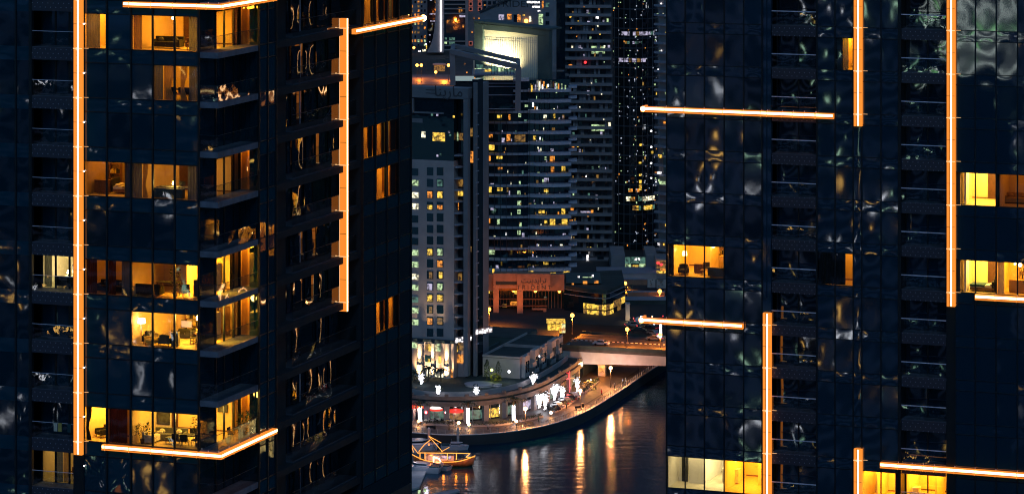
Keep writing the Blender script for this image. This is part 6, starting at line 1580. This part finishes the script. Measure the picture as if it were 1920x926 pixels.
def cafe_set(p, lab, seed, cloth='linen'):
    t = thing('cafe_table', lab, 'table', tuple(p), rr.uniform(0, 3)); MB().cyl((0, 0, .7), (0, 0, .75), .5, .5, 12).build('table_top', cloth, t); MB().cyl((0, 0, 0), (0, 0, .7), .05, .05, 6).build('leg', 'metal', t); MB().cyl((0, 0, 0), (0, 0, .03), .28, .28, 10).build('base', 'metal', t)
    for k in range(3): a_ = k*2.1+seed; tag(chair(tuple(Vector(p)+Vector((.85*cos(a_), .85*sin(a_), 0))), a_-pi/2, lab.replace('small cafe table', ('first', 'second', 'third')[k]+' cafe chair'), 'black' if k % 2 else 'linen', group='cafe chairs on the restaurant terrace', cat='chair'))
k = 0
for y in (786, 790, 793):
    for x in (800, 811, 824, 836, 846):
        if (k % 7) != 5: cafe_set(G(x+rr.uniform(-2, 2), y, ZQ), 'small cafe table '+('in the row at the shop front, ', 'in the middle row, ', 'in the row along the hedge, ')[(786, 790, 793).index(y)]+('nearest the canopy', 'before the white parasol', 'under the white parasol', 'by the round red sign', 'under the red parasol')[(800, 811, 824, 836, 846).index(x)], k, ('linen', 'yell', 'linen', 'white')[k % 4])
        k += 1
# orange and red terrace near the bridge
for i, (x, y) in enumerate(((1097, 722), (1104, 718), (1110, 722), (1101, 728), (1108, 729), (1115, 716))):
    cafe_set(G(x, y, ZQ), 'small cafe table on the orange lit terrace '+('nearest the neon frame', 'at the back', 'in the middle', 'at the hedge', 'at the hedge end', 'nearest the bridge')[i], i, 'yell')
plight(G(1105, 722, ZQ)+Vector((0, -1, 3.2)), 1200, (1, .38, .08), .3); plight(G(1112, 718, ZQ)+Vector((0, 0, 3)), 250, (1, .7, .05), .3)
t = thing('neon_frame', 'tall red neon frame at the entrance of the orange lit terrace', 'sign', tuple(G(1068, 735, ZQ))); MB().box(-.1, .1, -.1, .1, 0, 5.6).build('post', 'redneon', t); MB().box(-1.0, -.11, -.06, .06, 3.4, 5.2).build('panel', 'redneon', t); MB().box(.11, 1.9, -.05, .05, 3.6, 3.75).build('arm', 'orneon', t); MB().ell((.1, -.1, 1.2), .28).build('lamp', 'redneon', t)
t = thing('lit_sign', 'tilted glowing orange white sign at the end of the shops by the bridge', 'sign', tuple(G(1085, 718, ZQ)+Vector((0, 0, 4.6))), .35); MB().box(-1.1, 1.1, -.15, .15, 0, .9).build('panel', 'globeW', t); MB().box(-1.6, -1.15, -.15, .15, .1, .7).build('emblem', 'redneon', t); MB().cyl((0, 0, -4.6), (0, 0, 0), .06, .06, 6).build('post', 'metal', t)
plight(G(1064, 736, ZQ)+Vector((0, -1, 3)), 200, (1, .1, .08), .3)
# ================================================================== cars
M_['carw'] = mat('white_car_paint', (.6, .6, .62), .25, var=.04); M_['carb'] = mat('black_car_paint', (.02, .02, .024), .25, var=.05); M_['cars'] = mat('silver_car_paint', (.32, .33, .35), .25, .5, var=.05); M_['tyre'] = mat('tyre_rubber', (.015, .015, .015), .8)
def car(loc, rz, lab, m, heads=True):
    t = thing('parked_car', lab, 'car', tuple(loc), rz, 'parked cars'); pr = [(-2.2, .35), (-2.2, .8), (-1.3, .95), (-.75, 1.42), (.75, 1.42), (1.45, .95), (2.15, .85), (2.2, .35)]; mb = MB(); n = len(pr)
    mb.add([(x, -.85, z) for x, z in pr]+[(x, .85, z) for x, z in pr], [tuple(range(n))[::-1], tuple(range(n, 2*n))]+[(i, (i+1) % n, n+(i+1) % n, n+i) for i in range(n)]); mb.build('body', m, t)
    mb = MB()
    for y in (-.86, .86): mb.add([(-1.15, y, .98), (1.25, y, .98), (.7, y, 1.36), (-.7, y, 1.36)], [(0, 1, 2, 3)])
    mb.add([(1.40, -.75, 1.0), (1.40, .75, 1.0), (.82, .7, 1.40), (.82, -.7, 1.40)], [(0, 1, 2, 3)]); mb.build('window', 'cglass', t)
    for x in (-1.35, 1.35):
        for y in (-.82, .82): MB().cyl((x, y-.1, .33), (x, y+.1, .33), .33, .33, 12).build('wheel', 'tyre', t)
    for y in (-.6, .6): BX(2.19, 2.23, y-.16, y+.16, .6, .74).build('headlight', 'wW' if heads else 'metal', t); BX(-2.23, -2.19, y-.16, y+.16, .62, .76).build('taillight', 'redneon' if heads else 'redc', t)
for i in range(6):
    p = G(1038+7.5*i, 771-4.6*i, ZQ); p = Vector((p.x, p.y+2.0, ZQ)); car(p, RAD(122), ('black', 'white', 'black', 'silver', 'black', 'white')[i]+' car '+('first in the row from the slim fairy light tree', 'second in the row from the slim fairy light tree', 'third in the row behind the hedge', 'fourth in the row behind the hedge', 'fifth in the row behind the hedge', 'last in the row next to the narrow fairy light tree')[i], ('carb', 'carw', 'carb', 'cars', 'carb', 'carw')[i], False)
for i, (x, y, m, rz, lab) in enumerate(((1186, 612, 'cars', .3, 'silver car under the pale lit wall end'), (1199, 604, 'carw', 1.2, 'white car in the street behind the bridge'), (1219, 618, 'carb', 2.6, 'black car with red taillights towards the bridge lamp'), (1232, 610, 'carw', 2.9, 'white car nearest the dark tower corner'), (1196, 622, 'carb', .1, 'black car closest to the bridge parapet'), (1226, 628, 'cars', 2.2, 'silver car at the bridge end'))): car(G(x, y, ZS), rz, lab, m)
for i, (x, b_, m, rz, lab) in enumerate(((9, 7.5, 'carw', -17.5, 'white car driving on the near lane of the bridge'), (21, 19, 'cars', 162.5, 'silver car driving on the far lane of the bridge'), (31, 8.5, 'carb', -17.5, 'black car driving on the near lane of the bridge'))):
    q = Bf2.W(x, b_, 10.51); car(q, RAD(rz), lab, m)
rs = random.Random(31)
for i in range(9):
    p = G(1178+rs.random()*62, 596+rs.random()*28, ZS); t = thing('scooter', 'parked scooter with glinting chrome and small lamp in the crowded street', 'scooter', tuple(p), rs.uniform(0, 6), 'parked scooters')
    MB().box(-.6, .5, -.14, .14, .3, .7).build('body', ('carw', 'carb', 'redc')[i % 3], t); MB().cyl((.5, 0, .3), (.4, 0, 1.05), .04, .04, 6).build('handlebar', 'metal', t); MB().ell((.52, 0, .95), .17).build('headlight', ('fairy', 'globeW', 'redneon')[i % 3], t)
    for x in (-.55, .6): MB().cyl((x, -.05, .25), (x, .05, .25), .25, .25, 10).build('wheel', 'tyre', t)
# ================================================================== street behind: walls, posters, shelter, lit column
def wallbox(name, lab, px0, px1, py0, py1, D, m, dep=2, cat='wall'):
    t = thing(name, lab, cat, (0, 0, 0)); o = fbx(MB(), W0, px0, px1, py0, py1, D-1000, D-1000+dep).build('wall', m, t); fbx(MB(), W0, px0-.5, px1+.5, py0-1.2, py0, D-1000-.2, D-1000+dep).build('coping', 'band', t); return t
wallbox('retaining_wall', 'long grey retaining wall below the bright lobby', 1120, 1231, 513, 524, 1010, 'conc', 12); wallbox('retaining_wall', 'orange lit wall under the long grey retaining wall', 1150, 1213, 524.5, 550, 1008, 'brownst', 3)
wallbox('retaining_wall', 'dark planted embankment wall right of the glass pavilion', 1173, 1262, 563, 592, 972, 'roof', 6); wallbox('retaining_wall', 'low terracotta street wall with the starry lamp', 1176, 1246, 548, 560, 985, 'brownst', 2)
for i, (x0, x1, y0, y1, lab) in enumerate(((1214, 1229, 523, 539, 'pale poster with dark figures beside the orange lit wall'), (1231, 1250, 524, 540, 'wide pale poster with an orange edge at the dark tower corner'), (1176, 1187, 533, 543, 'small teal poster in the opening of the orange lit wall'))):
    t = thing('street_poster', lab, 'poster', (0, 0, 0)); fbx(MB(), W0, x0, x1, y0, y1, -4-i*.1, -3.7-i*.1).build('panel', 'pale' if i < 2 else 'tealw', t)
    r = random.Random(i)
    for k in range(5): fbx(MB(), W0, x0+1+r.random()*(x1-x0-6), x0+3+r.random()*(x1-x0-4)*.6+2, y0+1+2.6*k, y0+2.4+2.6*k, -4.2-i*.1, -4.02-i*.1).build('printed_mark', ('sign', 'brownst', 'tealw')[k % 3], t)
t = thing('street_cafe', 'small street cafe with orange window and red lamp, beside the dark tower corner', 'building', (0, 0, 0)); fbx(MB(), W0, 1229, 1270, 485, 523, 15, 25).build('wall', 'tan', t); wins(t, W0, [(1231, 1249, 488, 503, 'wD'), (1231, 1250, 508, 512, 'wY'), (1238, 1248, 503, 509, 'wO')], 14.8)
for x, y in ((1234, 493), (1240, 496)): MB().ell(tuple(P(x, y, 1014)), .5, .3, .4).build('red_lamp', 'redneon', t)
t = thing('bus_shelter', 'yellow lit glass shelter beside the stone podium', 'shelter', (0, 0, 0)); fbx(MB(), W0, 1027, 1053, 612, 624, -72, -68).build('glass_wall', 'wY', t); fbx(MB(), W0, 1053.2, 1060, 606, 624, -72, -68).build('end_wall', 'wG', t); fbx(MB(), W0, 1025, 1060, 604, 606, -73, -67).build('roof', 'wY', t)
for x in (1034, 1041, 1048): fbx(MB(), W0, x, x+.6, 606, 624, -72.3, -72.05).build('mullion', 'mull', t)
t = thing('uplit_column', 'white lit post at the edge of the crowded street by the dark tower', 'column', tuple(G(1241-2.2, 636, 10.5))); MB().cyl((0, 0, 0), (0, 0, 4.2), .35, .28, 10).build('shaft', 'fairy', t); MB().ell((0, 0, 4.4), .5, .5, .3).build('capital', 'pale', t)
t = thing('uplit_wall_end', 'pale stone wall end lit by a warm ground light, beside the glass pavilion', 'wall', tuple(G(1177, 601, ZS))); BX(-.6, .6, 0, 3, 0, 4.6).build('wall', 'pale', t); BX(-.7, .7, -.1, 3, 4.61, 4.8).build('coping', 'pale', t); plight(G(1178, 602, ZS)+Vector((.3, -1.6, .6)), 200, (1, .65, .3), .2)
street_lamp(1203, 616, ZS, 3.2, 'small white lamp standing on the bridge end beside the light strip', 'fairy', 0, r=.4)
# ================================================================== benches, bins, people
def bench(px, py, rz, lab):
    t = thing('park_bench', lab, 'bench', tuple(G(px, py, ZQ)), rz); BX(-.9, .9, -.25, .25, .42, .5).build('seat', 'black', t); mb = MB(); mb.add([(-.9, .24, .5), (.9, .24, .5), (.9, .38, .95), (-.9, .38, .95), (-.9, .3, .5), (.9, .3, .5), (.9, .44, .95), (-.9, .44, .95)], [(0, 1, 2, 3), (7, 6, 5, 4), (0, 4, 5, 1), (2, 6, 7, 3), (0, 3, 7, 4), (1, 5, 6, 2)]); mb.build('backrest', 'black', t)
    for x in (-.75, .75): BX(x-.05, x+.05, -.22, .22, 0, .42).build('leg', 'post', t)
bench(974, 800, .1, 'black bench nearer the palm, by the promenade railing'); bench(994, 798, .15, 'black bench beside the promenade globe lamp'); bench(806, 805, 0, 'dark bench in front of the restaurant hedge'); bench(1085, 768, .6, 'dark bench at the foot of the promenade lamp at the bend')
def bin_(px, py, lab): t = thing('litter_bin', lab, 'bin', tuple(G(px, py, ZQ))); MB().cyl((0, 0, 0), (0, 0, .95), .3, .34, 12).build('body', 'black', t); MB().cyl((0, 0, .96), (0, 0, 1.08), .36, .3, 12).build('lid', 'post', t)
bin_(815, 805, 'dark litter bin next to the bench by the restaurant hedge'); bin_(1093, 763, 'dark litter bin behind the promenade lamp at the bend')
def person(loc, rz, lab, mtop, mleg, stride=.12, name='person'):
    t = thing('person', lab, 'person', tuple(loc), rz)
    J = {'p': (0, 0, .93, .13), 'w': (0, 0, 1.1, .125), 'c': (0, 0, 1.33, .15), 'n': (0, 0, 1.5, .055), 'h': (0, -.02, 1.62, .10), 't': (0, -.01, 1.74, .07),
         'kl': (-.1, -stride*.5, .5, .07), 'fl': (-.1, -stride, .08, .05), 'tl': (-.11, -stride-.16, .05, .04), 'kr': (.1, stride*.3, .5, .07), 'fr': (.1, stride, .08, .05), 'tr': (.11, stride-.16, .05, .04),
         'sl': (-.19, 0, 1.4, .07), 'el': (-.25, .03, 1.13, .05), 'hl': (-.24, -.08, .88, .04), 'sr': (.19, 0, 1.4, .07), 'er': (.25, .03, 1.13, .05), 'hr': (.24, -.08, .88, .04)}
    E_ = ['p w', 'w c', 'c n', 'n h', 'h t', 'p kl', 'kl fl', 'fl tl', 'p kr', 'kr fr', 'fr tr', 'c sl', 'sl el', 'el hl', 'c sr', 'sr er', 'er hr']
    ks = list(J); me = bpy.data.meshes.new('body'); me.from_pydata([J[k][:3] for k in ks], [tuple(ks.index(q) for q in e.split()) for e in E_], [])
    o = bpy.data.objects.new('body', me); COL.objects.link(o); o.parent = t; md = o.modifiers.new('skin', 'SKIN')
    for k, v in zip(ks, me.skin_vertices[0].data): v.radius = (J[k][3], J[k][3]*.85)
    me.skin_vertices[0].data[0].use_root = True; o.modifiers.new('sub', 'SUBSURF').levels = 1; o.modifiers[-1].render_levels = 1
    me.materials.append(M_[mtop])
    mb = MB(); mb.ell((0, .01, 1.69), .105, .115, .1, 10, 6); mb.build('hair', 'black', t)
    mb = MB(); 
    for x, y0, y1 in ((-.1, -stride*.5, -stride), (.1, stride*.3, stride)): mb.cyl((x*.9, 0, .92), (x, y0, .5), .105, .085, 8); mb.cyl((x, y0, .5), (x, y1, .1), .085, .065, 8)
    mb.build('trousers', mleg, t)
    return t
person(G(1168, 722, ZQ), 2.2, 'person in dark clothes walking by the railing, nearer the lamp', 'black', 'black'); person(G(1173.5, 720, ZQ), 2.0, 'person in grey top walking by the railing, nearer the bridge', 'grey', 'black', .2)
person(G(1062, 766, ZQ), .5, 'person in a dark coat standing at the end of the car row hedge', 'grey', 'black', .05)
for i, (x, y, rz_, tp, lab) in enumerate(((915, 806, .4, 'linen', 'person in a pale shirt strolling behind the promenade railing'), (1010, 793, 2.5, 'teal', 'person in a teal top walking past the short curved hedge'), (1128, 742, 2.2, 'redc', 'person in a red top near the middle of the orange promenade'), (1152, 728, 1.0, 'linen', 'person in a pale top just past the lamp nearest the bridge'), (1200, 700, 2.3, 'black', 'person in black far along the promenade by the railing'), (842, 806, 1.2, 'grey', 'person in grey standing by the restaurant hedge gap'), (1117, 731, 2.0, 'yell', 'person in a mustard top beside the orange lit terrace'))):
    person(G(x, y, ZQ), rz_, lab, tp, 'black', .1+.03*(i % 3))
# ================================================================== boats
M_['hull'] = mat('dark_teak_hull', (.20, .09, .03), .5, var=.4, scale=1.2); M_['hullw'] = mat('white_gelcoat', (.6, .58, .62), .25, var=.05); M_['ropeO'] = emat('orange_rope_light', (1, .36, .03), 1.8, sample=False); M_['ropeW'] = emat('white_hot_rope_light', (1, .62, .35), 5.0, sample=False)
def wl_pt(px, py, z=0.0): return G(px, py, z)
bp_ = G(832, 873, 0)
DH = thing('wooden_dhow', 'wooden dhow outlined with orange rope lights, moored below the promenade', 'boat', (bp_.x, bp_.y, 0), RAD(-3))
hx = 7.6; st = []
for i in range(15):
    u = -1+2*i/14; w_ = 1.9*(1-abs(u)**2.6)+.12; zt2 = 1.35+.55*abs(u)**2+(1.5*max(0, u-.45)**1.4 if u > 0 else 1.9*max(0, -u-.5)**1.3); zb2 = -.2+.9*max(0, abs(u)-.75)*2; st.append((u*hx*(1 if abs(u) < .9 else 1.0), w_, zt2, zb2))
mb = MB(); vs = []
for x, w_, zt2, zb2 in st: vs += [(x, -w_, zt2), (x*.94, -w_*.6, zb2+.35), (x*.92, 0, zb2-.2), (x*.94, w_*.6, zb2+.35), (x, w_, zt2)]
fs = []
for i in range(14):
    for j in range(4): fs.append((5*i+j, 5*i+5+j, 5*i+6+j, 5*i+1+j))
    fs.append((5*i, 5*i+4, 5*i+9, 5*i+5))
mb.add(vs, fs, 0, True); mb.build('hull', 'hull', DH)
mb = MB(); mb.box(-6.0, 3.2, -1.5, 1.5, 3.3, 3.42); mb.build('deck_roof', 'hull', DH)
for x in (-5.8, -3.8, -1.0, 1.0, 3.0):
    for y in (-1.45, 1.45): MB().cyl((x, y, 1.4), (x, y, 3.3), .05, .05, 5).build('roof_post', 'hull', DH)
mb = MB(); mb.box(-4.5, 2.5, -1.0, 1.0, 1.5, 2.7); mb.build('cabin', 'hullw', DH)
wl_ = MB(); wl_.box(-1.0, 1.8, -1.06, -1.01, 1.9, 2.6); wl_.build('cabin_window', 'wP', DH)
mb = MB(); mb.tube([(x, -w_-.05, zt2+.05) for x, w_, zt2, _ in st], .10, 5); mb.build('rope_light', 'ropeO', DH)
mb = MB(); mb.tube([(-6.0, -1.55, 3.45), (3.2, -1.55, 3.45), (6.4, -.5, 3.2), (5.4, -.6, 2.3), (7.4, -.2, 2.3)], .09, 5); mb.build('rope_light', 'ropeO', DH)
for x in (-5.6, -4.4, 1.0, 3.2): MB().tube([(x, -1.6, 1.9), (x, -1.6, 3.4)], .10, 5).build('rope_light', 'ropeO', DH)
MB().cyl((-.5, 0, 1), (-3.6, 0, 7.2), .11, .06, 6).build('mast', 'hull', DH); MB().tube([(-.3, -.15, 3.5), (-3.6, -.1, 7.2), (-.6, -.12, 5.6)], .08, 5).build('rope_light', 'ropeO', DH)
MB().tube([(-6.0, -.4, 3.5), (-4.6, -.1, 5.2), (-3.2, -.1, 6.3)], .09, 5).build('rope_light', 'ropeO', DH); MB().tube([(-.6, -.3, 3.5), (1.4, -.2, 4.6)], .07, 5).build('rope_light', 'ropeO', DH)
MB().tube([(-6.0, -1.5, 3.2), (-7.9, 0, 5.2), (-7.3, 0, 3.2)], .08, 5).build('rope_light', 'ropeO', DH)
MB().tube([(-2.3, -2.1, 1.0), (-2.3, -2.1, 2.6), (-1.0, -2.1, 2.2), (-.5, -2.1, 1.4), (-.6, -2.1, .8), (-2.3, -2.1, .7), (-2.3, -2.1, 1.0)], .16, 6).build('ring_light', 'ropeW', DH)
plight(Vector((bp_.x-1.5, bp_.y-3, 2.2)), 120, SODIUM, .3); plight(Vector((bp_.x-3, bp_.y, 2.9)), 60, SODIUM, .3)
for i, x in enumerate((-3, 0, 3, 5.5)): plight(Vector((bp_.x+x, bp_.y-2.8, 2.2)), 110, SODIUM, .2)
def motorboat(px, py, Lb, lab, rz, cabin=True, m='hullw'):
    p = G(px, py, 0); t = thing('motor_boat', lab, 'boat', (p.x, p.y, 0), rz); h = Lb/2
    top = [(-h, -.2*Lb), (h*.35, -.2*Lb), (h*.75, -.12*Lb), (h, 0), (h*.75, .12*Lb), (h*.35, .2*Lb), (-h, .2*Lb)]; bot = [(x*.9, y*.7) for x, y in top]; n = 7; mb = MB()
    mb.add([(x, y, -.1) for x, y in bot]+[(x, y, .15*Lb+.02*max(0, x)) for x, y in top], [tuple(range(n))[::-1], tuple(range(n, 2*n))]+[(i, (i+1) % n, n+(i+1) % n, n+i) for i in range(n)]); mb.build('hull', m, t)
    z = .15*Lb+.03
    if cabin:
        mb = MB(); mb.prism([(-h*.3, -.13*Lb), (h*.3, -.13*Lb), (h*.55, 0), (h*.3, .13*Lb), (-h*.3, .13*Lb)], z+.1, z+.1*Lb); mb.build('cabin', m, t); mb = MB(); mb.prism([(-h*.28, -.135*Lb), (h*.31, -.135*Lb), (h*.57, 0), (h*.31, .135*Lb), (-h*.28, .135*Lb)], z+.045*Lb, z+.085*Lb); mb.build('windscreen', 'cglass', t)
    BX(-h*.95, -h*.4, -.15*Lb, .15*Lb, z, z+.25).build('cockpit_seat', 'teal', t); MB().cyl((-h*.2, 0, z), (-h*.25, 0, z+.22*Lb), .04, .03, 5).build('mast', 'metal', t)
motorboat(793, 884, 9, 'white motor boat tied in front of the dhow stern', 2.9); motorboat(822, 879, 6.5, 'small lilac white motor boat just below the dhow', 2.6, True); motorboat(777, 846, 12, 'large white yacht moored behind the dhow stern', .1); motorboat(853, 842, 7, 'white motor boat behind the dhow, under the quay wall', 0)
plight(G(778, 850, 0)+Vector((0, -4, 5)), 260, (1, .8, .85), .4); plight(G(800, 884, 0)+Vector((0, -4, 4.5)), 260, (.8, .78, 1), .4)
dk = thing('floating_pontoon', 'pale floating pontoon at the edge of the dark tower', 'pontoon', (0, 0, 0)); c4 = [G(x, y, .5) for x, y in ((740, 926), (786, 912), (800, 880), (740, 880))]
MB().prism([(v.x, v.y) for v in c4], .05, .5).build('deck', 'pale', dk); c5 = [G(x, y, .5) for x, y in ((788, 928), (858, 915), (862, 919), (800, 936))]; MB().prism([(v.x, v.y) for v in c5], .05, .45).build('walkway', 'conc', dk)
for x, y0, lab in ((803, 833, 'orange lit'), (858, 830, 'pale')): 
    p = G(x, 846, 0); t = thing('mooring_pile', lab+' mooring pile standing in front of the quay wall', 'pile', (p.x, p.y+6, -2)); MB().cyl((0, 0, 0), (0, 0, 6.4), .32, .32, 10).build('pile', 'pale', t); MB().cyl((0, 0, 6.41), (0, 0, 6.8), .34, .05, 10).build('cap', 'white', t)
plight(G(803, 846, 0)+Vector((0, 3.6, 3)), 60, SODIUM, .2)
for i, (x, y, w_) in enumerate(((786, 924, 3), (797, 921, 2))):
    tag(MB().box(*(lambda p: (p.x-.3, p.x+.3, p.y-.3, p.y+.3, .5, 1.2))(G(x, y, .5))).build('pontoon_light', 'wG'), ('low green white pontoon light nearer the dark tower', 'low green white pontoon light at the pontoon corner')[i], 'lamp')
for i, (x, y, wx, wy, h, dg) in enumerate(((-84, 1010, 36, 30, 120, 10), (-135, 960, 34, 34, 95, 22), (-70, 1230, 44, 36, 150, 5), (84, 1040, 34, 30, 110, 15), (128, 985, 30, 30, 85, 20))):
    plain_tower(x, y, wx, wy, h, dg, ('pale banded tower on the far bank, hidden behind the nearer dark tower', 'shorter pale banded tower on the far bank behind the balcony tower', 'tall pale banded tower farthest back behind the nearer dark tower', 'pale banded tower on the far bank behind the wide dark tower', 'lowest pale banded tower on the far bank behind the wide dark tower')[i], 90+i)
# ================================================================== light and output
w = bpy.data.worlds.new('World'); scene.world = w; w.use_nodes = True
nt = w.node_tree; bg = nt.nodes['Background']
sk = nt.nodes.new('ShaderNodeTexSky'); sk.sky_type = 'NISHITA'; sk.sun_disc = False
SUN_EL, SUN_ROT = RAD(4.0), RAD(15)
sk.sun_elevation = SUN_EL; sk.sun_rotation = SUN_ROT; sk.altitude = 0; sk.air_density = 1.0; sk.dust_density = 0.4; sk.ozone_density = 4.6
nt.links.new(sk.outputs[0], bg.inputs[0]); bg.inputs[1].default_value = 0.15
sl = bpy.data.lights.new('moon_light', 'SUN'); sl.energy = 0.27; sl.angle = RAD(10); sl.color = (.52, .78, 1.0)  # cool directional fill added to lift the facades, no moon in view
so = bpy.data.objects.new('moon_light', sl); COL.objects.link(so)
so.rotation_euler = (RAD(48), 0, RAD(10))
vs = scene.view_settings
scene.display_settings.display_device = 'sRGB'
vs.view_transform = 'Standard'; vs.look = 'None'; vs.gamma = 1; vs.exposure = 0; vs.use_curve_mapping = False
cy = scene.cycles
cy.use_denoising = True
cy.max_bounces = 8; cy.diffuse_bounces = 3; cy.glossy_bounces = 4; cy.transmission_bounces = 4; cy.transparent_max_bounces = 12
cy.sample_clamp_indirect = 4.0; cy.sample_clamp_direct = 0.0
cy.caustics_reflective = False; cy.caustics_refractive = False
cy.use_light_tree = True
cy.pixel_filter_type = 'BLACKMAN_HARRIS'; cy.filter_width = 1.1
